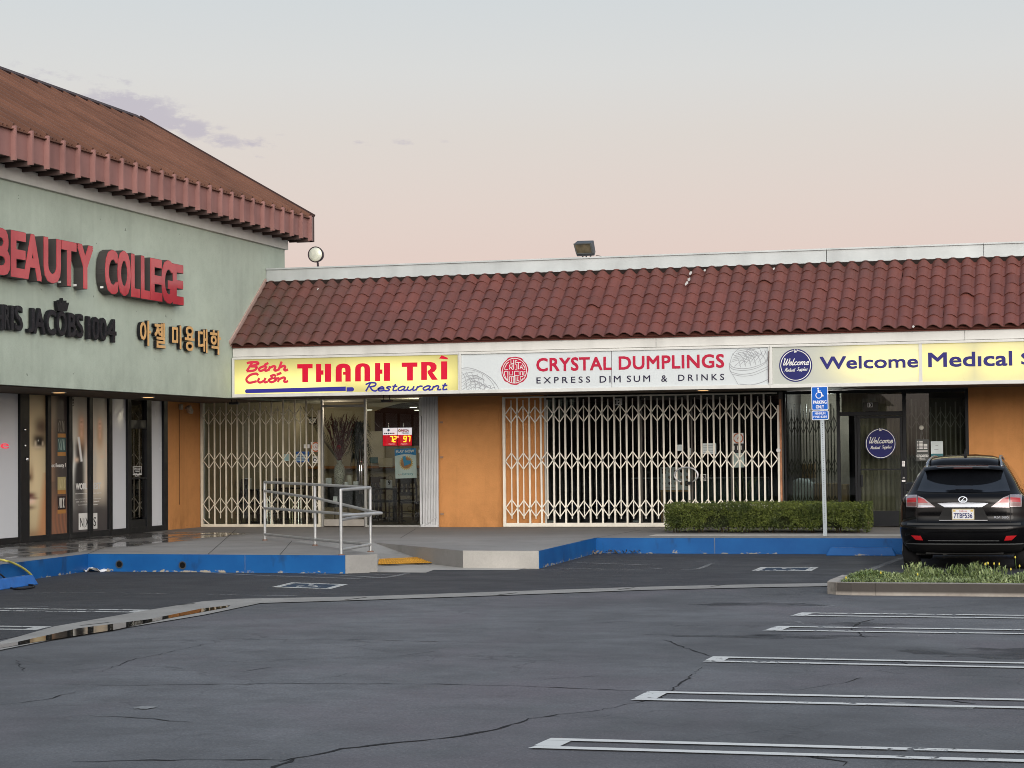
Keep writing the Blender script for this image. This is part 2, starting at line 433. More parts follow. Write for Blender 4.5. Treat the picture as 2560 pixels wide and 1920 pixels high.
# darker parking strip between the drain gutter and the pavement
mb = MB()
apr = [g(0,1600), g(378,1527), g(590,1500), g(900,1496), g(1600,1471), g(2075,1462)]
apr = [g(-700,1708)] + apr
apr += [(apr[-1][0]+12, apr[-1][1]+2.2), (XR+4, 36.3), (-17, 36.3), (-19, 26), (-19, 15)]
mb.poly([(x,y,.004) for x,y in apr])
struct(mb.build('parking_bay_surface', M_ASPH2))

# concrete drain gutter
def conc(name, base, wet=False, stain=.5):
    m, t, out = nodes(name)
    a = noise(t, .9, 6, .62); f = noise(t, 38, 4, .7); s = noise(t, 2.6, 5, .6)
    c = mixc(t, rng(t, a, .3, .7), tuple(x * .80 for x in base), tuple(x * 1.14 for x in base))
    c = mixc(t, rng(t, s, .55, .8, 0, stain), c, tuple(x * .38 for x in base))
    c = mixc(t, rng(t, f, .4, .7, 0, .25), c, tuple(x * .6 for x in base))
    r = rng(t, a, .3, .7, .70, .88)
    if wet:                              # hosed-down paving in front of the college
        gq = t.nodes.new('ShaderNodeNewGeometry'); sp = t.nodes.new('ShaderNodeSeparateXYZ'); t.links.new(gq.outputs['Position'], sp.inputs[0])
        m1 = rng(t, mth(t, 'ADD', sp.outputs[0], mth(t, 'MULTIPLY', noise(t, .8, 4, .6, (1, .45, 1)), 3.4)), -14.2, -13.4, 1, 0)
        m2 = rng(t, sp.outputs[1], 36.6, 38.2, 1, 0)
        wm_ = mth(t, 'MULTIPLY', m1, m2, True)
        pud = mth(t, 'MULTIPLY', wm_, rng(t, noise(t, 1.3, 4, .55, (1.4, .6, 1)), .40, .50), True)
        c = mixc(t, mth(t, 'MULTIPLY', wm_, .75), c, tuple(x * .34 for x in base))
        r = mth(t, 'SUBTRACT', r, mth(t, 'ADD', mth(t, 'MULTIPLY', wm_, .34), mth(t, 'MULTIPLY', pud, .50)), True)
        r = mth(t, 'MAXIMUM', r, .03)
        # entrance strip darkened in colour to paint the shade of the canopy
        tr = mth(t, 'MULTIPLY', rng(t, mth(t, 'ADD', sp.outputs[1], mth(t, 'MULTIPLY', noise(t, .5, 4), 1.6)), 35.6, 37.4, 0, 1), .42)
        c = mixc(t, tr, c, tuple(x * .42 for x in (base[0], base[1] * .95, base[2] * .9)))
    bsdf(t, out, c, r, bump=f, bstr=.15, bdist=.006)
    return m
M_CONC = conc('concrete', (.30, .295, .28))
M_CONCP = conc('concrete_paler', (.40, .385, .355), stain=.35)
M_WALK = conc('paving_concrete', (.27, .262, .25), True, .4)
gut_top = [g(-700,1715), g(0,1607), g(134,1568.6), g(378,1525.8), g(504.6,1505.5), g(590,1499), g(900,1493), g(1250,1481), g(1600,1469), g(1900,1462), g(2085,1459)]
gut_bot = [g(-700,1745), g(0,1627.6), g(140,1600), g(395,1558), g(510,1539), g(651,1509.6), g(900,1502), g(1250,1490), g(1600,1477), g(1900,1470), g(2085,1467)]
wat_top = [g(-600,1702), g(40,1609), g(195,1574), g(374,1551), g(504.6,1524), g(576,1516)]
wat_bot = [g(-600,1722), g(0,1624), g(81,1610), g(285,1578), g(420,1549), g(566,1521.5)]
mb = MB()
for i in range(len(gut_top)-1):
    mb.poly([(*gut_bot[i],.010),(*gut_bot[i+1],.010),(*gut_top[i+1],.010),(*gut_top[i],.010)])
struct(mb.build('drain_gutter', M_CONC))
mb = MB()                                  # expansion joints and chips along the gutter
for u, v in [(455,1514),(235,1563),(888,1499),(1268,1487),(1565,1474),(1795,1466)]:
    p = g(u,v); mb.poly([(p[0]-.07,p[1]-.2,.0135),(p[0]-.045,p[1]-.2,.0135),(p[0]+.08,p[1]+.22,.0135),(p[0]+.05,p[1]+.22,.0135)])
struct(mb.build('gutter_joints', mat('joint_dark', (.02,.02,.02), .9)))
m, t, out = nodes('gutter_water')
bsdf(t, out, (.012,.013,.012), .015, spec=.6)
mb = MB(); mb.poly([(x,y,.014) for x,y in wat_bot + wat_top[::-1]])
struct(mb.build('gutter_water', m))

# pavement
K1, K2, K3 = g(0,1412,ZW), g(219,1385,ZW), g(863,1389,ZW)
K0 = (K1[0]-(K2[0]-K1[0])*3, K1[1]-(K2[1]-K1[1])*3)
K4, RA, RB = g(943,1386,ZW), g(735,1353,ZW), g(935,1356,ZW)
K5, K6, K7 = g(1157.7,1377,ZW), g(1347,1378,ZW), g(1489,1345,ZW)
K8 = (XR+3, K7[1])
pav = [K0,K1,K2,K3,K4,RA,RB,K5,K6,K7,K8,(XR+3,40.15),(XL-.15,40.15),(XL-.15,K0[1])]
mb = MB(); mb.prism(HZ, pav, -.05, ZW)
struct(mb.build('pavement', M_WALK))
R0, R1 = g(944,1417,.0), g(1116,1411,.0)
mb = MB()
mb.poly([(*R0,.016),(*R1,.016),(*RB,ZW-.002),(*RA,ZW-.002)])
mb.poly([(*R1,.016),(*g(1157,1414,0),.012),(*K5,ZW-.003),(*RB,ZW-.003)])
struct(mb.build('kerb_ramp', M_CONC))
mb = MB()
mb.poly([(x,y,.009) for x,y in [g(863,1430),g(900,1432),g(1065,1433),g(1085,1426),g(1290,1427),g(1345,1415),g(1157,1412),g(1110,1409),g(944,1413),g(943,1428)]])
struct(mb.build('ramp_apron', M_CONCP))
def bluepaint(name, peel):
    m, t, out = nodes(name)
    c = mixc(t, rng(t, noise(t, 1.6, 5), .3, .7), (.006,.072,.245), (.010,.108,.325))
    gq = t.nodes.new('ShaderNodeNewGeometry'); sp = t.nodes.new('ShaderNodeSeparateXYZ'); t.links.new(gq.outputs['Position'], sp.inputs[0])
    low = rng(t, sp.outputs[2], .02, .13, peel, -.22)
    pe = rng(t, mth(t, 'ADD', noise(t, 5.5, 6, .7, (1, 1, 1.8)), low), .64, .67, 0, 1)
    c = mixc(t, pe, c, mixc(t, noise(t, 9, 4), (.22,.19,.15), (.44,.40,.32)))
    dirt = rng(t, noise(t, 2.1, 4, .6, (1, 1, .5)), .60, .74, 0, .8)
    c = mixc(t, dirt, c, (.015,.025,.05))
    bsdf(t, out, c, rng(t, pe, 0, 1, .45, .8))
    return m
M_BLUE = bluepaint('blue_kerb_paint', .08)
M_BLUE1 = bluepaint('blue_kerb_paint_chipped', .115)
def kerb_face(name, pts, m, label=None):
    mb = MB()
    for a, b in zip(pts, pts[1:]):
        d = Vector((b[0]-a[0], b[1]-a[1], 0)); L = d.length; d.normalize(); n = Vector((d.y,-d.x,0))
        fr = Fr((a[0],a[1],0), d, (0,0,1), n)
        mb.rect(fr, 0, L, .0, ZW+.004, -.012, .006)
    return struct(mb.build(name, m))
kerb_face('painted_kerb', [K0,K1,K2], M_BLUE1)
kerb_face('painted_kerb', [K2,(K2[0]+(K3[0]-K2[0])*.62,K2[1]+(K3[1]-K2[1])*.62)], M_BLUE1)
kerb_face('painted_kerb', [(K2[0]+(K3[0]-K2[0])*.622,K2[1]+(K3[1]-K2[1])*.622),K3], M_BLUE)
kerb_face('concrete_kerb', [K3,K4], M_CONC)
kerb_face('concrete_kerb', [K5,K6], M_CONCP)
kerb_face('painted_kerb', [K6,K7], M_BLUE1)
kerb_face('painted_kerb', [K7,(K7[0]+2.1,K7[1])], M_BLUE)
kerb_face('painted_kerb', [(K7[0]+2.11,K7[1]),K8], M_BLUE)
mb = MB()                                  # weep holes through the kerb
for u, v in [(299,1410.5),(457,1413)]:
    f_ = (u-219)/(863-219); yk_ = K2[1]+(K3[1]-K2[1])*f_-.012; x = at(u,v,'y',yk_).x; z = at(u,v,'y',yk_).z
    mb.disc(FY(yk_), x, z, .046, -.05, .012, 20)
    mb.ring(FY(yk_), x, z, .046, .062, .014, 20, 1)
struct(mb.build('kerb_drain_holes', [mat('hole_black', (.004,.004,.004), .9), mat('hole_rim', (.05,.055,.06), .8)]))
# pavement joints
mb = MB()
for a, b in [((219,1385),(330,1340)),((1452,1352),(1600,1325)),((700,1387),(730,1352)),((1000,1346),(1040,1322)),((520,1386),(590,1324)),((1800,1343),(1880,1330))]:
    p, q = g(*a,ZW), g(*b,ZW); mb.stroke(HZ, [p,q], .012, ZW+.003, smooth=False)
for v in (1366,1340): 
    p, q = g(380,v,ZW), g(660,v,ZW); mb.stroke(HZ, [p,q], .012, ZW+.0035, smooth=False)
struct(mb.build('pavement_joints', mat('joint_grey', (.06,.058,.055), .9)))

# painted markings
def paint(name, a, chip):
    m, t, out = nodes(name)
    b = t.nodes.new('ShaderNodeBsdfPrincipled'); b.inputs['Base Color'].default_value = (.62,.635,.62,1); b.inputs['Roughness'].default_value = .6
    tr = t.nodes.new('ShaderNodeBsdfTransparent'); mx = t.nodes.new('ShaderNodeMixShader')
    f = rng(t, mth(t, 'ADD', noise(t, 9, 6, .72), mth(t, 'MULTIPLY', noise(t, .6, 3), .55)), chip, chip+.05, a, 0)
    t.links.new(f, mx.inputs[0]); t.links.new(tr.outputs[0], mx.inputs[1]); t.links.new(b.outputs[0], mx.inputs[2]); t.links.new(mx.outputs[0], out.inputs[0])
    return m
M_PAINT, M_FADE, M_GHOST = paint('road_paint', .95, .865), paint('road_paint_worn', .72, .82), paint('road_paint_ghost', .20, .80)
def hairpin(bl, tl, xe, zz=.0085, th=.10, m=M_PAINT, slope=0.):
    p, q = g(*bl), g(*tl); x0, y0, x1, y1 = p[0], p[1], q[0], q[1]
    mb = MB()
    xe2 = xe
    yb = lambda x: y0+(x-x0)*slope; yt = lambda x: y1+(x-x1)*slope
    sgn = 1 if xe > x0 else -1
    mb.poly([(x0,y0,zz),(xe2,yb(xe2),zz),(xe2,yb(xe2)+th,zz),(x0+(x1-x0)*.3+.02,y0+th,zz)])
    mb.poly([(x1,y1,zz),(xe2,yt(xe2),zz),(xe2,yt(xe2)-th,zz),(x1-(x1-x0)*.3,y1-th,zz)])
    mb.poly([(x0+(x1-x0)*.3,y0+th+.004,zz),(x0+(x1-x0)*.3+.16*sgn,y0+th+.004,zz),(x1-(x1-x0)*.3+.16*sgn,y1-th-.004,zz),(x1-(x1-x0)*.3,y1-th-.004,zz)])
    return struct(mb.build('parking_line', m))
hairpin((1320,1873),(1378,1848), 4.5, slope=.012)
hairpin((1576,1752),(1622,1730), 4.5, slope=.010)
hairpin((1756,1656),(1783,1643), 4.5, slope=-.02, m=paint('road_paint_scuffed', .92, .885))
hairpin((1905,1578),(1945,1567), 4.5, slope=.0)
hairpin((1975,1541),(2005,1533), 4.5, slope=.0)
hairpin((345,1533),(378,1526), -24, slope=.02, m=M_FADE)
hairpin((88,1577),(130,1568), -24, slope=.02, m=M_FADE)
def wheelchair(mb, fr, cx, cy, s, d, wd=.11):
    P = lambda *a: [(cx+x*s, cy+y*s) for x,y in a]
    mb.disc(fr, cx-.12*s, cy+.88*s, .12*s, d-.0004, d, 14)
    mb.stroke(fr, P((-.12,.72),(-.08,.30)), wd*s*1.3, d+.0002, smooth=False)
    mb.stroke(fr, P((-.1,.30),(.32,.28),(.50,-.25),(.68,-.20)), wd*s, d+.0004, smooth=False)
    mb.stroke(fr, P((-.1,.52),(.25,.50)), wd*s*.9, d+.0006, smooth=False)
    mb.ring(fr, cx-.05*s, cy-.12*s, .36*s, .47*s, d+.0008, 30, 0, rad(115), rad(395))
def bay_symbol(quad, rot):
    P = [Vector((*g(*q),0)) for q in quad]
    o = P[0]; ux = (P[3]-P[0]); uy = (P[1]-P[0]); lx, ly = ux.length, uy.length
    ux.normalize(); uy.normalize()
    fr = Fr((o.x,o.y,0), ux, uy, (0,0,1)); mb = MB(); b = .11
    for r in ((0,lx,0,b),(0,lx,ly-b,ly),(0,b,b,ly-b),(lx-b,lx,b,ly-b)): mb.rect(fr, *r, .0075, .0085)
    fr2 = Fr(fr(lx/2,ly/2), ux*(1 if rot>0 else -1), uy, (0,0,1))
    wheelchair(mb, fr2, 0, -.12*ly, min(lx,ly)*.36, .0085, .13)
    struct(mb.build('parking_symbol', M_FADE))
    mb = MB(); mb.rect(fr, b, lx-b, b, ly-b, .0055, .0065)
    struct(mb.build('parking_symbol_ground', mat('faded_blue_ground', (.035,.055,.085), .8, var=.4, sc=6)))
bay_symbol([(680,1469),(728,1457.5),(879,1460),(826,1474)], 1)
bay_symbol([(1879,1428.5),(1902,1419),(2044,1420),(2028.5,1428.5)], 1)
mb = MB()
for pts, wd in [([(30,1485),(330,1485),(740,1492)],.09),([(430,1427),(600,1438),(900,1449)],.10),([(640,1430),(860,1441),(960,1446)],.09),([(905,1443),(960,1446),(1035,1432)],.10),
                ([(930,1437),(1000,1441)],.07),([(1400,1424),(1600,1425),(1660,1422)],.09),([(1430,1408),(1640,1415)],.08),([(1290,1426),(1500,1424)],.10),([(1700,1404),(1790,1408)],.07),
                ([(1703,1425),(1745,1424),(1780,1410)],.08),([(2140,1440),(2205,1415),(2260,1395)],.12),([(0,1523),(120,1519)],.1),([(1990,1556),(2010,1561)],.06),([(1958,1561),(2010,1561.5)],.07),([(2050,1521),(2085,1516)],.14),([(2230,1760),(2300,1768),(2435,1774)],.11)]:
    q = [g(*p) for p in pts]
    mb.stroke(HZ, q, wd, .0125)
struct(mb.build('faded_markings', M_GHOST))
# cracks that wander over the asphalt
mb = MB()
def crack(pts, wd):
    q = []
    P = [Vector((*g(*p),0)) for p in pts]
    for a, b in zip(P, P[1:]):
        n = max(2, int((b-a).length/.09))
        for i in range(n):
            s = i/n; p = a.lerp(b,s); q.append((p.x+random.gauss(0,.012), p.y+random.gauss(0,.012)))
    q.append((P[-1].x,P[-1].y))
    vs, fs = [], []
    for i,(x,y) in enumerate(q):
        a = q[max(0,i-1)]; b = q[min(len(q)-1,i+1)]; tx, ty = b[0]-a[0], b[1]-a[1]; L = math.hypot(tx,ty) or 1
        h = wd*random.uniform(.15,1.0)*.5*min(1,.25+4*min(i,len(q)-1-i)/len(q))
        vs += [(x-ty/L*h,y+tx/L*h,.003),(x+ty/L*h,y-tx/L*h,.003)]
    for i in range(len(q)-1): fs.append((2*i,2*i+1,2*i+3,2*i+2))
    mb.add(vs, fs)
for pts, wd in [([(700,1905),(735,1897),(860,1873),(1000,1856),(1130,1845),(1250,1822),(1330,1797),(1400,1787),(1500,1776)],.045),([(1500,1776),(1650,1745),(1756,1668)],.02),
                ([(190,1906),(330,1902),(560,1899),(735,1900)],.03),([(670,1925),(735,1898)],.04),([(55,1709),(300,1714),(560,1711),(800,1709),(1060,1710),(1300,1716),(1580,1727),(1800,1729),(2000,1725),(2090,1710)],.022),
                ([(240,1790),(350,1795),(480,1807)],.018),([(0,1763),(110,1750),(190,1730)],.018),([(690,1600),(900,1600),(1160,1606),(1230,1606)],.02),([(1660,1600),(1720,1622),(1778,1641)],.025),
                ([(2130,1568),(2150,1557),(2185,1549)],.05),([(2125,1570),(2165,1595)],.03),([(1975,1880),(2040,1895),(2110,1905),(2108,1915)],.035),([(2230,1650),(2270,1661)],.03),([(2100,1710),(2155,1695)],.02),
                ([(2340,1750),(2440,1760)],.03),([(2390,1868),(2370,1880)],.03),([(250,1680),(330,1650),(520,1610)],.012),([(600,1680),(680,1668)],.012),([(1350,1700),(1500,1690)],.012),([(1440,1560),(1600,1552)],.012),
                ([(1000,1640),(1090,1628)],.014),([(1300,1650),(1420,1655)],.012),([(60,1680),(40,1650)],.012)]:
    crack(pts, wd)
struct(mb.build('asphalt_cracks', mat('crack_tar', (.018,.019,.021), .85)))
mb = MB()                                  # tar and oil stains with shapes of their own
for u, v, ru, rv in [(1865,1592,.95,.16),(2010,1589,.7,.12),(2520,1632,.8,.5),(1900,1511,.8,.3),(2150,1560,.6,.2)]:
    p = g(u,v); k = 26; ph = [random.uniform(.65,1.2) for _ in range(k)]
    mb.poly([(p[0]+ru*ph[i]*math.cos(2*math.pi*i/k), p[1]+rv*ph[i]*math.sin(2*math.pi*i/k), .0022) for i in range(k)])
m, t, out = nodes('oil_stain')
b = t.nodes.new('ShaderNodeBsdfPrincipled'); b.inputs['Base Color'].default_value = (.025,.026,.03,1); b.inputs['Roughness'].default_value = .6
tr = t.nodes.new('ShaderNodeBsdfTransparent'); mx = t.nodes.new('ShaderNodeMixShader'); t.links.new(rng(t, noise(t, 1.6, 5, .6), .38, .62, 0, .75), mx.inputs[0])
t.links.new(tr.outputs[0], mx.inputs[1]); t.links.new(b.outputs[0], mx.inputs[2]); t.links.new(mx.outputs[0], out.inputs[0])
struct(mb.build('oil_stains', m))
mb = MB()                                  # small flat scraps on the asphalt
p = g(362,1770)
mb.poly([(p[0]+.085*math.cos(a*.45)*random.uniform(.6,1.1), p[1]+.11*math.sin(a*.45)*random.uniform(.5,1.1), .006) for a in range(14)])
struct(mb.build('asphalt_patch', mat('pale_patch', (.22,.23,.235), .8, var=.35, sc=14)))

def stucco(name, base, grime, runs, z0):
    m, t, out = nodes(name)
    c = mixc(t, rng(t, noise(t, .6, 5, .6), .35, .65), tuple(x*.92 for x in base), tuple(min(1,x*1.07) for x in base))
    c = mixc(t, rng(t, noise(t, 5, 5, .65), .45, .72, 0, .22), c, tuple(x*.62 for x in base))
    c = mixc(t, rng(t, noise(t, 1.0, 5, .6, (2.6, 2.6, .16)), .54, .74, 0, runs), c, tuple(x*.52 for x in base))
    c = mixc(t, rng(t, noise(t, 1.0, 4, .5, (3.4, 3.4, .10)), .60, .68, 0, runs*.55), c, tuple(min(1,x*1.25) for x in base))
    gq = t.nodes.new('ShaderNodeNewGeometry'); sp = t.nodes.new('ShaderNodeSeparateXYZ'); t.links.new(gq.outputs['Position'], sp.inputs[0])
    gm = mth(t, 'MULTIPLY', rng(t, sp.outputs[2], z0, z0+.55, 1, 0), rng(t, noise(t, 2.6, 5, .65, (1,1,.7)), .40, .66, 0, grime), True)
    c = mixc(t, gm, c, tuple(x*.38 for x in base))
    pk = rng(t, noise(t, 7, 3, .6), .735, .75, 0, .8)
    c = mixc(t, pk, c, tuple(x*.35 for x in base))
    bsdf(t, out, c, .88, spec=.15, bump=mth(t, 'ADD', noise(t, 34, 4, .75), mth(t, 'MULTIPLY', noise(t, 5, 3), .6)), bstr=.55, bdist=.012)
    return m
# ================================================================== college building on the left
M_GREEN = stucco('sage_stucco', (.435,.50,.42), .3, .24, 2.9)
M_TRIM = mat('offwhite_trim', (.58,.575,.53), .75, var=.10, sc=1.2, streak=.4)
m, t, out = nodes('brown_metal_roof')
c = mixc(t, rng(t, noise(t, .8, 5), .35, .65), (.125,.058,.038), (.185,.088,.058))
c = mixc(t, rng(t, noise(t, 1.0, 5, .65, (.35, 8, .35)), .46, .70, 0, .6), c, (.075,.040,.030))  # dark dirt runs down the slope, painted in for shade lines beside the ribs
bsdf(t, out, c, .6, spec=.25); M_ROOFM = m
M_FASM = mat('dusty_pink_metal', (.285,.15,.135), .65, var=.16, sc=1.6, streak=.55)
M_DARKM = mat('dark_flashing', (.045,.025,.022), .6)
M_SOFF = mat('brown_soffit', (.10,.078,.06), .85)
M_BLACK = mat('black_aluminium', (.012,.013,.015), .38)
M_ORANGE = stucco('orange_stucco', (.58,.27,.098), .55, .30, ZW)
col = thing('college_building', 'sage green building with brown ribbed metal roof and red letters', 'building', (XC,20,0))
YB0, YB1 = 14.0, 40.25
mb = MB()
mb.box(-24, XC, YB0, YB1, 2.91, 6.34)
mb.build('wall', M_GREEN, col)
mb = MB(); mb.box(-24, XC+.06, YB0-.06, YB1+.06, 6.12, 6.345)
mb.build('cornice', M_TRIM, col, bevel=.008)
mb = MB(); mb.box(XL-.02, XC-.12, YB0, YF+.2, 2.895, 2.908)
mb.build('soffit', M_SOFF, col)
ZE, XE, ZT, YE = 6.33, XC+.45, 6.80, 40.55
XP, ZP = XE-3.95, ZT+2.29
mb = MB()
mb.poly([(XE,YB0-.4,ZT),(XE,YE,ZT),(XP,YE,ZP),(XP,YB0-.4,ZP)])
mb.poly([(XP,YB0-.4,ZP),(XP,YE,ZP),(-24.4,YE,ZT+.3),(-24.4,YB0-.4,ZT+.3)])
mb.poly([(XE,YE-.01,ZT),(XP,YE-.01,ZP),(-24.4,YE-.01,ZT+.3),(-24.4,YE-.01,ZE),(XE,YE-.01,ZE)])
SL = Vector((XP-XE,0,ZP-ZT)); SLn = Vector((SL.z,0,-SL.x)).normalized(); Ls = SL.length; SLu = SL.normalized()
y = YE-.08; k = 0
while y > YB0:
    for dy, hh, wd in ((0,.10,.05),(-.13,.045,.04),(-.26,.05,.04),(-.39,.045,.04)):
        fr = Fr((XE,y+dy,ZT), SLu, (0,1,0), SLn)
        mb.rect(fr, 0 if dy==0 else .02, Ls, -wd/2, wd/2, 0.0, hh)
    y -= .522
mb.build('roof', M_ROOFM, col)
mb = MB(); mb.box(XE-.04, XE, YB0-.4, YE, ZE+.045, ZT)
y = YE-.08
while y > YB0:
    mb.box(XE, XE+.085, y-.022, y+.022, ZE-.012, ZT+.05); y -= .522
mb.build('fascia', M_FASM, col)
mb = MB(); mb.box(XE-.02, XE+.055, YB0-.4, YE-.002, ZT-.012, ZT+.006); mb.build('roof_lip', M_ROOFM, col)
mb = MB(); mb.box(-24, XE-.04, YB0-.3, YE-.05, ZE+.05, ZE+.06)
y = YE-.08
while y > YB0:
    mb.box(XC+.02, XE+.03, y-.02, y+.02, ZE-.035, ZE+.05); y -= .522
mb.build('eave_soffit', mat('dark_eave', (.075,.05,.045), .8), col)
mb = MB()
for a, b, c in ((XE+.08,XP-.1,0),):
    fr = Fr((XE+.08,YE,ZT+.02), SLu, (0,1,0), SLn)
    mb.rect(fr, -.0, Ls+.1, .0, .06, -.14, .07)
mb.box(XE-.30, XE+.085, YE-.0, YE+.06, ZE-.03, ZT+.05)
fr = Fr((XP,0,ZP), (0,1,0), (1,0,-.58), (.5,0,1)); mb.rect(fr, YB0-.4, YE, -.10, .12, .0, .09)
mb.build('rake_flashing', M_DARKM, col)
mb = MB(); mb.box(XE+.078, XE+.084, YE-.055, YE+.055, ZE-.02, ZT+.03)
mb.build('corner_trim', mat('corner_grey', (.21,.16,.145), .6), col)

# storefront of the college
c3 = lambda px: at(px*.3315, 1149, 'x', XL).y
FXL = FX(XL)
fm = MB(); white = MB(); lower = .29; top = 2.93
mull = [(135,205),(343,370),(505,530),(658,685),(808,832),(948,975),(1092,1128),(1220,1250)]
for a, b in mull: fm.rect(FXL, c3(a), c3(b), ZW, top, -.06, .05)
ya, yb = YB0+2, c3(1250)
fm.rect(FXL, ya, yb, ZW, lower+.09, -.055, .045); fm.rect(FXL, ya, yb, top-.04, top+.03, -.055, .045)
yy = c3(0)-.95
while yy > ya: fm.rect(FXL, yy, yy+.07, ZW, top, -.06, .05); yy -= 1.2
# door: kick plate, transom bar, mid bar
z_tr0, z_tr1 = RX(XL,975*.3315,950+365*.3315,1092*.3315,950+305*.3315)[2:]
fm.rect(FXL, c3(975), c3(1092), ZW+.05, at(1030*.3315,950+1052*.3315,'x',XL).z, -.03, .03)
fm.rect(FXL, c3(975), c3(1092), z_tr0, z_tr1, -.05, .04)
fm.rect(FXL, c3(978), c3(1088), at(1030*.3315,950+748*.3315,'x',XL).z, at(1030*.3315,950+736*.3315,'x',XL).z, -.01, .05)
fm.build('storefront_frame', M_BLACK, col, bevel=.004)
M_FROST = mat('frosted_film', (.62,.64,.67), .22, var=.03, sc=.6)
for a, b in ((-190,135),(832,948),(1128,1220)):
    mb = MB(); mb.rect(FXL, c3(a) if a>=0 else c3(0)-.88, c3(b), lower+.09, top-.04, -.03, 0)
    mb.build('window_panel', M_FROST, col)
yy = c3(0)-.95
while yy > ya+1.2:
    mb = MB(); mb.rect(FXL, yy-1.13, yy, lower+.09, top-.04, -.03, 0); mb.build('window_panel', M_FROST, col); yy -= 1.2
G_DARK = glass('storefront_glass', (.55,.57,.56), .9)
mb = MB(); mb.rect(FXL, c3(975), c3(1092), ZW+.3, top, -.012, -.006)
mb.build('door_glass', G_DARK, col)
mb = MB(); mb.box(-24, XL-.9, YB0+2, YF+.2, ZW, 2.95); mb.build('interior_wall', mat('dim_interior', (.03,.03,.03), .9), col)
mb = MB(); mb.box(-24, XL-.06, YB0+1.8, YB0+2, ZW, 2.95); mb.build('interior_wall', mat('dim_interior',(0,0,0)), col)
mb = MB(); mb.box(XL-.3, XL+.003, c3(1250), YF-.0, ZW, 2.93); mb.build('orange_pier', M_ORANGE, col)
# the folding shutter seen through the door
mb = MB(); q0, q1 = c3(978), c3(1090)
for k in range(6):
    yk = q0+(q1-q0)*(k+.4)/6; mb.box(XL-.16,XL-.13,yk-.012,yk+.012,ZW+.28,2.5)
for zc in (.75,1.45):
    for k in range(6):
        yk = q0+(q1-q0)*(k+.4)/6; st = (q1-q0)/12
        for s in (1,-1):
            mb.tube([(XL-.12,yk-st,zc),(XL-.12,yk,zc+.16*s),(XL-.12,yk+st,zc)], .012, 6)
sg = mb.build('shutter_lattice', mat('cream_steel', (.55,.53,.44), .5))
tag(sg, 'cream folding shutter seen behind the black college door glass', 'shutter')
# hours notice on that door glass
mb = MB(); r = RX(XL,1003*.3315,950+717*.3315,1068*.3315,950+652*.3315); mb.rect(FXL, r[0], r[1], r[2], r[3], -.004, -.002)
nb = thing('door_notice', 'small white lettered notice on the black college door', 'notice', (XL,r[0],r[2]))
mb2 = MB(); b_ = .012
for e in ((r[0],r[1],r[2],r[2]+b_),(r[0],r[1],r[3]-b_,r[3]),(r[0],r[0]+b_,r[2]+b_,r[3]-b_),(r[1]-b_,r[1],r[2]+b_,r[3]-b_)): mb2.rect(FXL,*e,.0005,.002)
for k, wd in enumerate((.75,.55,.75,.5)):
    zc = r[3]-.05-k*.045; w_ = (r[1]-r[0])*wd/2; yc = (r[0]+r[1])/2
    mb2.text(FXL, ('OPEN DAILY','TUESDAY','9 AM 5 PM','SAT')[k], yc-w_, yc+w_, zc-.014, zc+.016, .0005, .002)
mb2.build('lettering', mat('vinyl_white', (.75,.75,.72), .5), nb)
# handles of the double door at the left
for zc in (at(55,1074,'x',XL).z, at(55,1113.5,'x',XL).z):
    pass
mb = MB(); yk = c3(166)
for v in (1074,1113.5):
    zc = at(55,v,'x',XL).z; mb = MB(); mb.lathe((XL+.05,yk,zc), [(.028,0),(.03,.02),(.012,.035)], 14, axis='x'); mb.build('door_handle', mat('bright_steel', (.75,.75,.75), .2, 1.0), col, smooth=True)
mb = MB(); mb.lathe((XL+.05,c3(178),at(59,1148,'x',XL).z), [(.04,0),(.042,.02),(.02,.05)], 16, axis='x'); mb.build('door_lock', mat('bright_steel', (.75,.75,.75), .2, 1.0), col, smooth=True)
# red lamp letter at the left edge
r = RX(XL, 1, 950+517*.3315, 21, 950+478*.3315)
mb = MB(); mb.text(FXL, 'e', r[0], r[1], r[2], r[3], .004, .01)
tag(mb.build('window_lamp_letter', glow('red_led_dim', (1,.05,.09), .6)), 'glowing red letter e on the white frosted pane at far left', 'light sign')
# posters in the college windows
def poster(name, fn, y0, y1, z0, z1, label, nu=40, nv=120, d=.0):
    vs, fs, cs = [], [], []
    for j in range(nv+1):
        for i in range(nu+1):
            vs.append((XL+d, y0+(y1-y0)*i/nu, z0+(z1-z0)*j/nv)); cs.append(fn(i/nu, 1-j/nv))
    for j in range(nv):
        for i in range(nu): fs.append((j*(nu+1)+i, j*(nu+1)+i+1, (j+1)*(nu+1)+i+1, (j+1)*(nu+1)+i))
    root = thing(name, label, 'poster', (XL,y0,z0))
    mb = MB(); mb.add(vs, fs)
    o = mb.build('sheet', vcol('printed_vinyl', .35), root, fix=False, smooth=True)
    a = o.data.color_attributes.new('print', 'FLOAT_COLOR', 'POINT')
    for i, c in enumerate(cs): a.data[i].color = (*[min(.85,(q*2.0)**1.22) for q in c], 1)
    return root
def blob(u, v, cu, cv, ru, rv, p=2.): return math.exp(-(abs((u-cu)/ru)**p + abs((v-cv)/rv)**p))
def lp(a, b, f): f = max(0, min(1, f)); return tuple(x+(y-x)*f for x, y in zip(a, b))
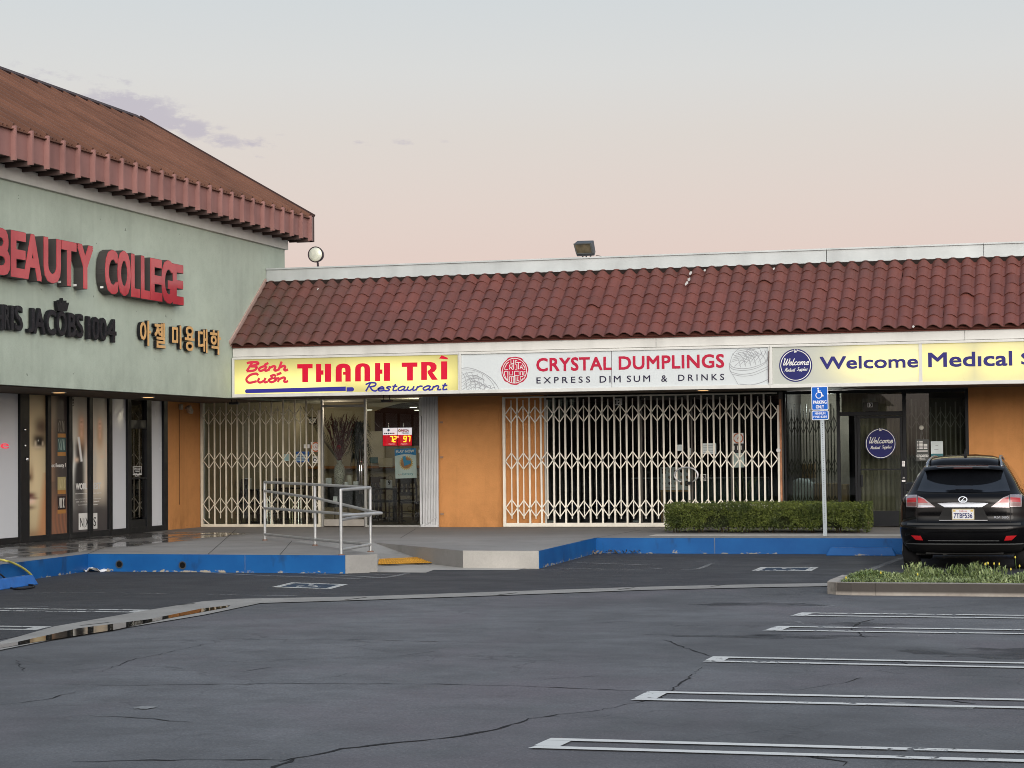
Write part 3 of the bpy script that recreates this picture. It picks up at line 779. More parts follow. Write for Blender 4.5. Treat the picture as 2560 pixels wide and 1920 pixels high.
def face_print(u, v):                     # u 0..1 over both panes' width, v 0 top .. 1 bottom
    c = lp((.22,.185,.115), (.41,.345,.23), blob(u,v,.20,.50,.5,.55))
    c = lp(c, (.30,.19,.10), 1-math.exp(-max(0,(u-.42-.10*math.sin(v*3.1))/.22)**2))
    c = lp(c, (.055,.03,.022), .95*blob(u,v,.42,.235,.20,.075,2.4))
    c = lp(c, (.30,.24,.16), .7*blob(u,v,.33,.305,.17,.05))
    c = lp(c, (.02,.012,.01), 1.0*blob(u,v,.37,.330,.19,.046,3))
    c = lp(c, (.50,.44,.34), .8*blob(u,v,.27,.345,.05,.020,3)); c = lp(c, (.50,.44,.34), .7*blob(u,v,.47,.345,.03,.016,3)); c = lp(c, (.010,.007,.006), blob(u,v,.36,.337,.085,.036,3)); c = lp(c, (.6,.6,.55), .8*blob(u,v,.34,.325,.016,.006))
    c = lp(c, (.50,.42,.32), .6*blob(u,v,.33,.372,.14,.012))
    c = lp(c, (.02,.012,.01), blob(u,v,.04,.585,.11,.024,2.4)); c = lp(c, (.20,.12,.07), .6*blob(u,v,.13,.56,.07,.06))
    c = lp(c, (.09,.03,.028), blob(u,v,.08,.715,.17,.022,2.4)); c = lp(c, (.08,.028,.024), blob(u,v,.10,.735,.20,.008,3)); c = lp(c, (.46,.34,.28), blob(u,v,.06,.755,.19,.020,2.6)); c = lp(c, (.12,.07,.05), .8*blob(u,v,.08,.80,.15,.014))
    e = max(0, min(1, (v-.88-(.18-u)*.35-.0)/.06)) if True else 0
    c = lp(c, (.30,.16,.085), max(0, min(1, (u-.20-(1-v)*.55)*5))*.9 if v > .55 else 0)
    c = lp(c, (.17,.10,.06), .7*blob(u,v,.16,1.0,.25,.05))
    return c
ya0, ya1 = c3(205), c3(343); yb0, yb1 = c3(370), c3(505)
zb, zt_ = lower+.09, top-.04
poster('window_poster', lambda u,v: face_print(u*.56,v), ya0, ya1, zb, zt_, 'window poster showing a large close-up of half a face and one eye')
def side_print(u, v):
    c = lp((.11,.075,.055), (.055,.048,.046), min(1,u*1.6))
    c = lp(c, (.20,.13,.09), .8*max(0,1-abs(u-.12-.1*v)/.2)*(1 if v<.62 else .5)); c = lp(c, (.23,.20,.15), .8*blob(u,v,.3,.10,.2,.12)); c = lp(c, (.05,.04,.04), .8*blob(u,v,.65,.12,.25,.09))
    if v > .66: c = lp(c, (.185,.095,.06), min(1,(v-.66)*5)*(.75+.25*math.sin(u*31+7*math.sin(v*9))))
    return c
pb = poster('window_poster', side_print, yb0, yb1, zb, zt_, 'dark brown window poster with small pictures and the words Got Beauty')
mb = MB(); r = RX(XL,372*.3315,950+668*.3315,495*.3315,950+627*.3315); mb.text(FXL,'Got Beauty ?',r[0],r[1],r[2],r[3],.002,.004,bold=.012)
mb.build('lettering', mat('print_white', (.7,.69,.66), .5), pb)
for k, (p0, p1, c0, c1) in enumerate([(297,402,(.06,.05,.045),(.22,.20,.17)),(435,542,(.05,.10,.10),(.30,.40,.36)),(730,830,(.42,.35,.17),(.55,.48,.28)),(875,978,(.03,.02,.02),(.65,.62,.56))]):
    mb = MB(); r = RX(XL,434*.3315,950+p1*.3315,494*.3315,950+p0*.3315); mb.rect(FXL,r[0],r[1],r[2],r[3],.001,.003)
    for q in range(5):
        x = r[0]+(r[1]-r[0])*(.15+.17*q); mb.stroke(FXL,[(x,r[2]+.03),(x+random.uniform(-.03,.03),(r[2]+r[3])/2),(x+random.uniform(-.02,.05),r[3]-.03)],random.uniform(.01,.035),.0032+q*.0003,1)
    mb.rect(FXL,r[0],r[1],r[2]-.075,r[2]-.004,.001,.003,2)
    mb.build('picture', [mat('pic_a%d'%k,c0,.4), mat('pic_b%d'%k,c1,.4), mat('pic_bar',(.42,.20,.06),.4)], pb)
def trio_print(u, v):
    bgc = lp((.33,.31,.27), (.055,.05,.05), (v-.45)/.4) if v > .2 else lp((.24,.23,.20),(.33,.31,.27), v/.2)
    c = bgc
    c = lp(c, (.46,.47,.45), .8*blob(u,v,.06,.52,.12,.22)); c = lp(c, (.46,.47,.45), .75*blob(u,v,.50,.62,.12,.20)); c = lp(c, (.40,.35,.28), .6*blob(u,v,.95,.45,.14,.25))
    for hx, hy, hair, dress in ((.30,.18,(.34,.20,.12),(.025,.024,.026)),(.52,.19,(.28,.15,.10),(.38,.33,.27)),(.80,.19,(.33,.22,.14),(.40,.35,.28))):
        d = dress; bw = .135*(1-.25*math.exp(-((v-.47)/.06)**2)) + .12*max(0,v-.55)
        bx = hx-.07*math.sin((v-.2)*3.) if hx < .4 else hx
        if .29 < v < .82: c = lp(c, d, math.exp(-(abs(u-bx)/bw)**4)*min(1,(v-.29)*14)*(1 if v<.66 else max(0,1-(v-.66)*6)))
        c = lp(c, hair, .9*blob(u,v,hx,hy+.075,.10,.12,2.6))
        c = lp(c, (.45,.31,.23), .95*blob(u,v,hx,hy+.015,.05,.042,2.6)); c = lp(c, (.42,.29,.21), .8*blob(u,v,hx,hy+.09,.035,.03,3))
        c = lp(c, (.15,.08,.06), .55*blob(u,v,hx,hy+.005,.035,.006)); c = lp(c, (.30,.08,.07), .6*blob(u,v,hx,hy+.033,.018,.004))
    s = (u-.22)-(v-.3)*.45
    if .3 < v < .48: c = lp(c, (.55,.54,.50), math.exp(-(s/.03)**4))
    c = lp(c, (.46,.36,.28), .9*blob(u,v,.17,.465,.06,.018)); c = lp(c, (.03,.028,.03), .8*blob(u,v,.05,.40,.035,.09,3))
    c = lp(c, (.42,.32,.25), .85*blob(u,v,.97,.40,.02,.05)); c = lp(c, (.42,.32,.25), .85*blob(u,v,.86,.445,.06,.012))
    return c
yc0, yc1, yd0, yd1 = c3(530), c3(658), c3(685), c3(808); span = yd1-yc0
pc = poster('window_poster', lambda u,v: trio_print(u*(yc1-yc0)/span,v), yc0, yc1, zb, zt_, 'tall window poster with a woman in black wearing a white sash')
pd = poster('window_poster', lambda u,v: trio_print((yd0-yc0+u*(yd1-yd0))/span,v), yd0, yd1, zb, zt_, 'tall window poster with a woman in a pale dress, hand on hip')
def both(body, px0, py1, px1, py0, cut, **k):
    """lettering that runs over both panes: split at the mullion by the string itself"""
    a, b = body
    r = RX(XL,px0*.3315,950+py1*.3315,656*.3315,950+(py0+4)*.3315); mb = MB(); mb.text(FXL,a,r[0],r[1],r[2],r[3],.002,.004,**k); mb.build('lettering', mat('print_white',(.7,.69,.66)), pc)
    r = RX(XL,686*.3315,950+(py1-2)*.3315,px1*.3315,950+py0*.3315); mb = MB(); mb.text(FXL,b,r[0],r[1],r[2],r[3],.002,.004,**k); mb.build('lettering', mat('print_white',(.7,.69,.66)), pd)
both(('WORL','BEST'), 570, 828, 762, 772, 0, bold=.03)
both(('PROFESSIONAL','BEAUTY SYSTEM'), 568, 862, 762, 848, 0, bold=.015)
both(('Find a location','near you today'), 565, 902, 760, 888, 0)
both(('100 salons in','our network'), 575, 924, 748, 908, 0)
both(('Consultation','for members'), 588, 946, 738, 932, 0)
for k, (px0, px1, pp) in enumerate(((593,658,pc),(686,733,pd))):
    r = RX(XL,px0*.3315,950+(1131 if k==0 else 1124)*.3315,px1*.3315,950+1002*.3315); mb = MB(); mb.rect(FXL,r[0],r[1],r[2],r[3],.001,.003); mb.build('logo_ground', mat('print_white',(.7,.69,.66)), pp)
    L = r[1]-r[0]; mb = MB()
    if k == 0:
        mb.text(FXL,'N',r[0]+L*.16,r[0]+L*.52,r[2]+.05,r[2]+.22,.0032,.005); mb.text(FXL,'X',r[0]+L*.76,r[0]+L*1.14,r[2]+.05,r[2]+.22,.0032,.005); mb.rect(FXL,r[0]+L*.66,r[0]+L*.67,r[2]+.02,r[3]-.1,.0032,.004)
    else:
        mb.text(FXL,'S',r[0]+L*.38,r[0]+L*.78,r[2]+.05,r[2]+.22,.0032,.005)
    mb.build('logo', mat('print_black',(.02,.02,.02)), pp)
mb = MB(); y_ = c3(548); z_ = at(548*.3315,950+160*.3315,'x',XL).z
for k in range(3): mb.ring(FXL,y_+.01,z_+.05-k*.05,.03,.045,.003+k*.0004,20,0)
mb.build('logo', mat('print_dark',(.08,.075,.07)), pc)

# raised letters on the college wall
M_RETURN = mat('dark_return', (.055,.052,.05), .55)
m, t, out = nodes('red_plastic'); bsdf(t, out, mixc(t, rng(t, noise(t, 1.1, 3), .35, .65), (.42,.035,.05), (.56,.075,.085)), .16, spec=.6); M_RED = m
FC = FX(XC)
def raised(root, ch, px, cx0, cx1, top0, bot0, scl, ox, oy, depth, mface, mret, bold=.05, fnt='sans'):
    X = XC+depth
    a = at(ox+cx0*scl, oy+bot0*scl, 'x', X); b = at(ox+cx1*scl, oy+top0*scl, 'x', X)
    mb = MB(); mb.text(FC, ch, a.y, b.y, a.z, b.z, .02, depth-.008, fnt=fnt, bold=bold)
    o = mb.build('letter', mret, root)
    mb = MB(); k = .006; mb.text(FC, ch, a.y+k, b.y-k, a.z+k, b.z-k, depth-.006, depth, fnt=fnt, bold=bold*.85)
    mb.build('face', mface, o)
s2, o2 = .31646, 550
bc = thing('letter_sign', 'big red raised letters BEAUTY COLLEGE on the sage wall', 'sign', (XC,30,4.6))
tl = lambda x: 60+(x)*.2014      # top and bottom line of BEAUTY in the measured crop
bl_ = lambda x: 440+x*.165
for ch, a, b in [('B',-40,82),('E',86,208),('A',188,330),('U',345,482),('T',486,606),('Y',612,736)]:
    raised(bc, ch, 0, a, b, tl(b)-2, bl_(a)-5, s2, 0, o2, .19, M_RED, M_RETURN, .034)
for ch, a, b, t0, b0 in [('C',830,932,243,583),('O',928,1034,252,598),('L',1036,1108,276,612),('L',1114,1184,292,626),('E',1188,1282,315,638),('G',1276,1370,325,657),('E',1366,1451,358,668)]:
    raised(bc, ch, 0, a, b, t0, b0-4, s2, 0, o2, .19, M_RED, M_RETURN, .034)
M_BLK = mat('black_letter', (.012,.013,.015), .5); M_BLKF = mat('black_letter_face', (.020,.022,.026), .25)
cj = thing('letter_sign', 'black raised letters with a small crown on the sage wall', 'sign', (XC,30,3.8))
for ch, a, b, t0, b0 in [('H',-60,32,668,862),('R',34,82,672,866),('I',88,112,677,870),('S',116,184,680,874),('J',222,276,697,888),('A',268,362,703,896),('C',366,446,712,906),('O',450,530,722,914),('B',540,604,738,922),('S',602,662,744,930),
                         ('1',692,716,762,940),('0',730,788,768,947),('0',790,846,776,954),('4',846,922,786,962)]:
    raised(cj, ch, 0, a, b, t0, b0, s2, 0, o2, .075, M_BLKF, M_BLK, .022)
cr = MB()
cp = [(460,718),(448,640),(470,668),(472,632),(488,660),(496,616),(508,662),(526,636),(524,676),(547,652),(530,722)]
X_ = XC+.08
pts = [(at(x*s2,o2+y_*s2,'x',X_)) for x,y_ in cp]
cr.prism(FC, [(p.y,p.z) for p in pts], .02, .08); cr.build('crown', M_BLK, cj)
kr = thing('letter_sign', 'tan raised Korean letters on the sage wall beside the tiled roof', 'sign', (XC,36,3.7))
M_TAN = mat('tan_plastic', (.66,.40,.17), .4)
for ch, a, b, t0, b0 in [('아',1108,1194,797,990),('젤',1222,1308,816,1008),('미',1362,1434,833,1016),('용',1462,1538,842,1034),('대',1566,1640,864,1046),('학',1662,1745,874,1060)]:
    raised(kr, ch, 0, a, b, t0, b0, s2, 0, o2, .085, M_TAN, M_BLK, .007, 'cjk')
# stickers on the letter returns
mb = MB()
for u, v in [(149,705),(188,713),(255,718)]:
    p = at(u,v,'x',XC+.1); mb.box(p.x-.03,p.x+.03,p.y-.012,p.y-.008,p.z-.018,p.z+.018)
tag(mb.build('maker_sticker', mat('sticker_white',(.7,.7,.68),.6), bc), None, None) if False else mb.build('maker_sticker', mat('sticker_white',(.7,.7,.68),.6), bc)
# security lamp and conduit on the orange pier beside the gate
sp = thing('wall_lamp', 'twin security lamp with a long conduit on the orange pier', 'lamp', (XL,38,2.6))
p = at(1372*.3315,950+205*.3315,'x',XL+.05)
mb = MB(); mb.box(XL+.004,XL+.05,p.y-.07,p.y+.07,p.z-.05,p.z+.06); mb.build('mount', mat('lamp_beige',(.42,.36,.28),.5), sp, bevel=.01)
for k, dy in enumerate((.05,.12)):
    mb = MB(); mb.lathe((XL+.10,p.y+dy,p.z-.02-.06*k), [(.02,0),(.055,.06),(.06,.12),(.05,.13)], 16, axis='x'); mb.build('lamp_head', mat('lamp_beige',(0,0,0)), sp, smooth=True)
mb = MB(); mb.tube([(XL+.012,p.y-.05,p.z-.03),(XL+.012,p.y-.05,at(1346*.3315,950+940*.3315,'x',XL).z)], .009, 8); mb.build('conduit', mat('rust_conduit',(.16,.075,.03),.7), sp)

# ================================================================== the shop row
M_FASC = mat('white_fascia', (.60,.60,.57), .7, var=.07, sc=1.2, streak=.35)
M_COP = mat('galvanised_coping', (.47,.50,.50), .45, var=.10, sc=1.4, streak=.4, metal=.25)
shop = thing('shop_row', 'single storey shop row with red tiled roof and orange piers', 'building', (-8,YF,0))
fy = lambda u, v=1150, Y=YF: at(u,v,'y',Y).x
X0P, X1P, X2P = fy(1096), fy(1361), fy(2423)
mb = MB(); mb.box(X0P, X1P, YF, YF+.25, ZW, 2.97); mb.build('orange_pier', M_ORANGE, shop)
mb = MB(); mb.box(X2P, XR, YF, YF+.25, ZW, 2.97); mb.build('orange_pier', M_ORANGE, shop)
mb = MB(); mb.box(XC+.02, XR, YS+.2, YF+.3, 2.945, 3.0); mb.box(XL,XC+.02,YF-.3,YF+.3,2.95,3.0); mb.build('soffit', M_SOFF, shop)
mb = MB()
segs = [XC+.012, fy(1640,840,YS+.03), fy(2412,825,YS+.03), XR]
for a, b in zip(segs, segs[1:]): mb.box(a, b-.006, YS+.03, YS+.2, 3.725, 3.925)
mb.build('fascia', M_FASC, shop, bevel=.006)
mb = MB(); mb.box(XC+.012, XR, YS+.045, YS+.19, 2.93, 3.72); mb.build('sign_backing', M_FASC, shop)
# tiled mansard
m, t, out = nodes('clay_tile')
gq = t.nodes.new('ShaderNodeNewGeometry')
c = mixc(t, rng(t, gq.outputs['Random Per Island'], 0, 1), (.130,.044,.034), (.168,.056,.043))
c = mixc(t, rng(t, noise(t, .55, 5, .65), .42, .75, 0, .55), c, (.085,.042,.035))
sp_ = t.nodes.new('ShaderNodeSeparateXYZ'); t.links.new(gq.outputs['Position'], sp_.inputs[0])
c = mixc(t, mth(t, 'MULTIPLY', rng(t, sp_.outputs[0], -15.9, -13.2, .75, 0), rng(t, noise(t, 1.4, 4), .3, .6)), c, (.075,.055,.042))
c = mixc(t, rng(t, noise(t, 24, 4, .7), .45, .8, 0, .35), c, (.07,.03,.025))
bsdf(t, out, c, rng(t, noise(t, 3, 3), .3, .7, .42, .62), spec=.4, bump=noise(t, 60, 3), bstr=.15, bdist=.004)
M_TILE = m
E0, E1 = Vector((0,YS-.06,3.955)), Vector((0,39.2,5.335))
SLv = E1-E0; LS = SLv.length; SU = SLv.normalized(); SN = Vector((0,-SU.z,SU.y))
mb = MB(); TW, EX, NR = .270, .336, 6
nc = int((XR-XC)/TW); prof = []
for i in range(13):
    x = i/12
    h = .064*math.sin(math.pi*min(1,x/.78))**.75 if x <= .78 else -.012*math.sin(math.pi*(x-.78)/.22)
    prof.append((x*TW*1.03,h))
for cI in range(nc):
    for r in range(NR+1):
        x0 = XC+.03+cI*TW+random.gauss(0,.003); s0 = r*EX-.03+random.gauss(0,.006); s1 = s0+EX+.06
        if r == NR: s1 = LS-.02
        lift = .021+random.gauss(0,.003)+ (.02 if random.random()<.02 else 0); tw = random.gauss(0,.006)
        vs, fs, n = [], [], len(prof)
        for (px,h) in prof:
            q = E0+SU*s0+SN*(h+lift)+Vector((x0+px+tw,0,0)); vs.append(q)
        for (px,h) in prof: vs.append(E0+SU*s1+SN*(h*.94+.006)+Vector((x0+px,0,0)))
        for (px,h) in prof: vs.append(E0+SU*(s0+.004)+SN*(h+lift-.017)+Vector((x0+px+tw,0,0)))
        for i in range(n-1):
            fs += [(i,i+1,n+i+1,n+i),(2*n+i,2*n+i+1,i+1,i)]
        mb.add(vs, fs)
o = mb.build('tile_roof', M_TILE, shop, fix=False)
for p in o.data.polygons: p.use_smooth = True
try: o.data.set_sharp_from_angle(angle=rad(50))
except Exception: pass
mb = MB()
q = [E0+SN*-.03-SU*.0, E1+SN*-.03]
mb.poly([(XC+.02,q[0].y,q[0].z),(XR,q[0].y,q[0].z),(XR,q[1].y,q[1].z),(XC+.02,q[1].y,q[1].z)])
mb.box(XC+.02, XR, YS-.005, YS+.02, 3.90, 3.985)
mb.build('roof_underlay', mat('tile_closure', (.115,.040,.030), .8), shop)
mb = MB(); fr = Fr((XC,E0.y,E0.z), (0,SU.y,SU.z), tuple(SN), (1,0,0)); mb.rect(fr, -.02, LS, -.02, .105, .004, .035)
mb.build('wall_flashing', mat('pinkish_flashing', (.42,.30,.26), .6, streak=.3), shop)
mb = MB()
segs = [XC+.012, fy(2067,640,39.2), fy(2460,620,39.2), XR]
for a, b in zip(segs, segs[1:]):
    mb.box(a, b-.012, 39.2, 39.45, 5.365, 5.615)
    mb.box(a, b-.006, 39.17, 39.47, 5.605, 5.635)
    mb.box(a, b-.006, 39.18, 39.2, 5.35, 5.385)
mb.build('parapet', M_COP, shop)
mb = MB(); mb.box(-24, XR, YF+.3, 54, 5.0, 5.3); mb.box(-24,XR,53.7,54,ZW,5.0); mb.box(XR-.2,XR,YF,54,ZW,5.0); mb.box(-24,-23.8,YF+.3,54,0,5); mb.box(-24,XR,39.45,YF+.3,5.0,5.3)
mb.build('shell', mat('grey_render', (.30,.29,.27), .9), shop)
# pale splashes on the tiles and a strip of painted shade under the coping
mb = MB()
for u, v, r_ in [(1727,682,.05),(1722,698,.04),(1716,708,.045),(1762,676,.035),(1935,672,.03),(2283,816,.03),(795,722,.025)]:
    d = ray(u,v); o0 = E0+SN*.10; c0 = Vector((0,0,CAM_H)); p = c0+d*((o0-c0).dot(SN)/d.dot(SN))
    mb.poly([p+Vector((math.cos(a*.9)*r_*random.uniform(.4,1),0,0))+SU*math.sin(a*.9)*r_*random.uniform(.8,2.2) for a in range(7)])
mb.build('bird_splash', mat('splash_white',(.45,.43,.40),.8), shop, fix=False)
mb = MB(); mb.box(XC+.03,XR,39.10,39.19,5.22,5.352); mb.build('coping_shade', mat('gap_shade',(.02,.014,.012),.9), shop)
# rooms behind the glass
M_BEIGE = mat('olive_beige_wall', (.30,.265,.19), .8, var=.06)
M_DIM = mat('dim_interior', (.03,.03,.03), .9)
XI0, XI1, XI2, XI3 = XL-.05, X0P+.3, fy(1955), X2P+.2
mb = MB(); mb.box(-24, XR, YF+.02, 53.7, 0, ZW+.004); mb.build('shop_floor', mat('floor_dark_tile', (.07,.06,.05), .35), shop)
mb = MB(); mb.box(-24, XR, YF+.25, 53.7, 3.02, 3.08); mb.build('shop_ceiling', mat('ceiling_drab', (.30,.29,.25), .9), shop)
YB = 46.5
mb = MB(); mb.box(XI0-.2, XI0, YF+.26, YB, ZW, 3.02); mb.box(XI0, XI1+.0, YB, YB+.1, ZW, 3.02); mb.build('interior_wall', M_BEIGE, shop)
mb = MB(); zw_ = at(560,1190,'y',YB-.05).z; mb.box(XI0+.01, fy(735,1190,YB), YB-.03, YB-.004, ZW, zw_); mb.build('wainscot', mat('grey_wainscot', (.17,.165,.15), .8), shop)
m, t, out = nodes('pattern_wallpaper')
v = t.nodes.new('ShaderNodeTexVoronoi'); v.inputs['Scale'].default_value = 4.2; v.inputs['Randomness'].default_value = .25; t.links.new(pos(t,(1,.01,1)), v.inputs['Vector'])
ringf = mth(t,'MULTIPLY', rng(t, v.outputs['Distance'], .20,.24), rng(t, v.outputs['Distance'], .27,.31,1,0))
bsdf(t, out, mixc(t, ringf, (.27,.24,.17), (.13,.11,.08)), .8)
mb = MB(); zs_ = at(900,1171,'y',YB-.05).z; mb.box(fy(735,1190,YB), XI1-.02, YB-.03, YB-.004, ZW, zs_); mb.build('patterned_dado', m, shop)
mb = MB(); mb.box(fy(735,1190,YB), XI1-.02, YB-.22, YB-.032, zs_, zs_+.06); mb.build('wall_shelf', mat('orange_wood', (.30,.13,.04), .5), shop)
mb = MB(); mb.box(XI1, XI1+.1, YF+.26, 53, ZW, 3.02); mb.build('partition', M_BEIGE, shop)
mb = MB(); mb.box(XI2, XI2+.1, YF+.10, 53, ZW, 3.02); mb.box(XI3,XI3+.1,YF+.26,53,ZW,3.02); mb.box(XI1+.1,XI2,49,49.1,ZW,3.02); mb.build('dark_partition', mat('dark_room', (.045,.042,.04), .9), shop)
# maroon arched niche in the back wall
mb = MB(); a = at(938,1110,'y',YB); b = at(1075,1110,'y',YB); zt = at(1000,1010,'y',YB).z
pts = [(a.x,a.z-.05),(b.x+.6,a.z-.05),(b.x+.6,zt-.15)]
for k in range(13):
    f = k/12; pts.append((b.x+.6+(a.x-b.x-.6)*f, zt-.16+.20*math.sin(math.pi*f)))
mb.prism(FY(YB), pts, .004, .03); mb.build('niche', mat('maroon_dark', (.035,.014,.012), .8), shop)

# ---- storefront frames and glass
G1 = glass('shop_glass', (.86,.89,.87), .55)
G2 = glass('shop_glass_dark', (.72,.74,.73), .45)
M_ALU = mat('dull_aluminium', (.42,.42,.40), .38, metal=.6, var=.08)
def frames(name, items, m, Y=YF+.04, parent=shop, d0=-.03, d1=.05):
    mb = MB(); fr = FY(Y)
    for x0, x1, z0, z1 in items: mb.rect(fr, x0, x1, z0, z1, d0, d1)
    return mb.build(name, m, parent, bevel=.004)
def pane(x0, x1, z0, z1, m, Y=YF+.06, parent=shop, name='window_pane'):
    mb = MB(); mb.rect(FY(Y), x0, x1, z0, z1, 0, .008); return mb.build(name, m, parent)
c4 = lambda px: fy(480+px*.28933)
xs = [c4(p) for p in (60,100,1115,1132,1488,1505,1965,1992)]
zH = 2.93
frames('storefront_frame', [(xs[0]-.02,xs[1],ZW,zH),(xs[1],xs[2],ZW,ZW+.05),(xs[2],xs[3],ZW,zH),(xs[4],xs[5],ZW,zH),(xs[5],xs[6],ZW,ZW+.04),(xs[6],xs[7],ZW,zH),
    (xs[3],xs[4],at(840,1012,'y',YF).z-.05,at(840,1012,'y',YF).z)], M_ALU)
pane(xs[1],xs[2],ZW+.05,zH,G1); pane(xs[5],xs[6],ZW+.04,zH,G1)
dr = thing('glass_door', 'glass restaurant door with tall pull handle and stone-grey kick rail', 'door', (xs[3],YF,ZW))
frames('door_rail', [(xs[3]+.01,xs[4]-.01,ZW+.02,ZW+.16)], mat('stone_rail', (.30,.28,.25), .7), parent=dr)
pane(xs[3]+.005,xs[4]-.005,ZW+.16,at(840,1012,'y',YF).z-.05,G1,parent=dr,name='door_pane')
mb = MB(); xh = c4(1455)
for dx in (0,.045): mb.tube([(xh+dx,YF-.05,at(905,1122,'y',YF).z),(xh+dx,YF-.05,at(905,1235,'y',YF).z)],.013,10)
for zz in (at(905,1140,'y',YF).z,at(905,1220,'y',YF).z): mb.tube([(xh,YF-.05,zz),(xh,YF+.05,zz)],.01,8)
mb.build('pull_handle', mat('chrome', (.7,.7,.7), .12, 1.0), dr, smooth=True)
# dark frames of the middle shop
c7 = lambda px: fy(1220+px*.35262)
xs2 = [c7(p) for p in (400,418,1075,1100,1235,1440,1720,2055,2085)]
zt2 = at(1600,960+95*.3526,'y',YF).z
frames('storefront_frame', [(X1P,X1P+.05,ZW,zH),(xs2[2],xs2[2]+.05,ZW,zH),(c7(1720),c7(1720)+.05,ZW,zt2),(XI2-.05,XI2+.06,ZW,zH),(X1P+.05,XI2-.05,ZW,ZW+.10),(c7(1075),c7(1720),zt2-.05,zt2),(c7(1440),c7(1440)+.03,ZW,zt2-.05)],
       mat('bronze_aluminium', (.10,.095,.085), .4, metal=.5))
pane(X1P+.05,XI2-.05,ZW+.10,zH,G2)
mb = MB(); mb.box(X1P+.012,X1P+.05,YF-.03,YF-.004,ZW+.02,at(1361,995,'y',YF).z); mb.build('door_jamb_trim', mat('pale_trim',(.5,.5,.46),.5), shop)
# right shop: black frame with door
c9 = lambda px: fy(1960+px*.22901)
z9 = lambda py: at(2180,960+py*.22901,'y',YF).z
xf = [c9(p) for p in (-5,25,580,615,790,835,1275,1335,2000,2030)]
frames('storefront_frame', [(xf[0],xf[1],ZW,zH),(xf[2],xf[3],ZW,zH),(c9(1300),c9(1338),ZW,zH),(c9(1985),X2P,ZW,zH),(c9(775),c9(800),ZW,z9(345)),
   (xf[3],c9(1300),z9(345),z9(300)),(xf[3],c9(1300),z9(95),zH),(xf[1],xf[2],ZW,ZW+.45),(c9(1338),c9(1985),ZW,ZW+.45),(c9(1338),c9(1985),zH-.06,zH),(xf[1],xf[2],zH-.06,zH)], M_BLACK)
G3 = glass('shop_glass_grey', (.72,.74,.70), .5)
pane(xf[1],xf[2],ZW+.45,zH-.06,G3); pane(c9(1338),c9(1985),ZW+.45,zH-.06,G3); pane(xf[3],c9(775),ZW+.05,z9(345),G3); pane(xf[3],c9(1300),z9(300),z9(95),G3)
d2 = thing('shop_door', 'black framed glass shop door with round navy sticker', 'door', (c9(805),YF,ZW))
frames('door_frame', [(c9(803),c9(835),ZW+.02,z9(350)),(c9(1272),c9(1297),ZW+.02,z9(350)),(c9(835),c9(1272),ZW+.02,z9(1385)),(c9(835),c9(1272),z9(375),z9(350)),(c9(835),c9(1272),z9(940),z9(925))], M_BLACK, parent=d2)
pane(c9(835),c9(1272),z9(1385),z9(375),G3,parent=d2,name='door_pane')
mb = MB()
for py0, py1, w_ in ((840,905,.028),(1020,1034,.02),(1048,1072,.035)): mb.box(c9(1303)-w_,c9(1303)+w_,YF-.05,YF-.012,z9(py1),z9(py0))
mb.build('door_lock', mat('bright_steel', (.75,.75,.75), .2, 1.0), d2, bevel=.006)
mb = MB(); mb.box(c9(838),c9(862),YF-.06,YF-.012,z9(1120),z9(990)); mb.build('pull_handle', M_BLACK, d2, bevel=.006)
# blinds behind the glass of the right shop
m, t, out = nodes('vertical_blind'); 
wv = t.nodes.new('ShaderNodeTexWave'); wv.wave_type='BANDS'; wv.bands_direction='X'; wv.inputs['Scale'].default_value = 3.2; wv.inputs['Distortion'].default_value = 1.2; wv.inputs['Detail'].default_value = 2
t.links.new(pos(t,(1,1,.06)), wv.inputs['Vector']); bsdf(t, out, mixc(t, wv.outputs['Fac'], (.22,.21,.17), (.36,.34,.28)), .8); M_BLIND = m
def pleats(x0, x1, z0, z1, Y, amp=.03, n=40):
    mb = MB(); vs, fs = [], []
    for i in range(n+1):
        x = x0+(x1-x0)*i/n; yy = Y+amp*(math.sin(i*1.9)+.5*math.sin(i*.7+1)); vs += [(x,yy,z0),(x,yy,z1)]
    for i in range(n): fs.append((2*i,2*i+2,2*i+3,2*i+1))
    mb.add(vs, fs); return mb
b1 = pleats(c9(835)-.1, c9(1338)+.0, ZW+.1, z9(330), YF+.62).build('window_blind', M_BLIND, None, fix=False, smooth=True); tag(b1,'dark grey pleated blind behind the shop door with navy sticker','blind')
b2 = pleats(xf[3]+.02, c9(1300), z9(305), z9(88), YF+.16, .012, 60).build('window_blind', mat('cream_blind',(.46,.42,.33),.8,streak=.5), None, fix=False, smooth=True); tag(b2,'cream streaked blind behind the transom above the black door','blind')
b3 = pleats(c9(1345), c9(1995), ZW+.1, z9(160), YF+.62).build('window_blind', mat('dark_blind',(.15,.145,.125),.8), None, fix=False, smooth=True); tag(b3,'dark pleated blind behind the pane right of the black door','blind')
mb = MB(); mb.box(xf[1],xf[2],YF+2.2,YF+2.25,ZW,3.0); mb.build('interior_screen', mat('back_room_wall',(.20,.19,.165),.9,var=.15), shop)

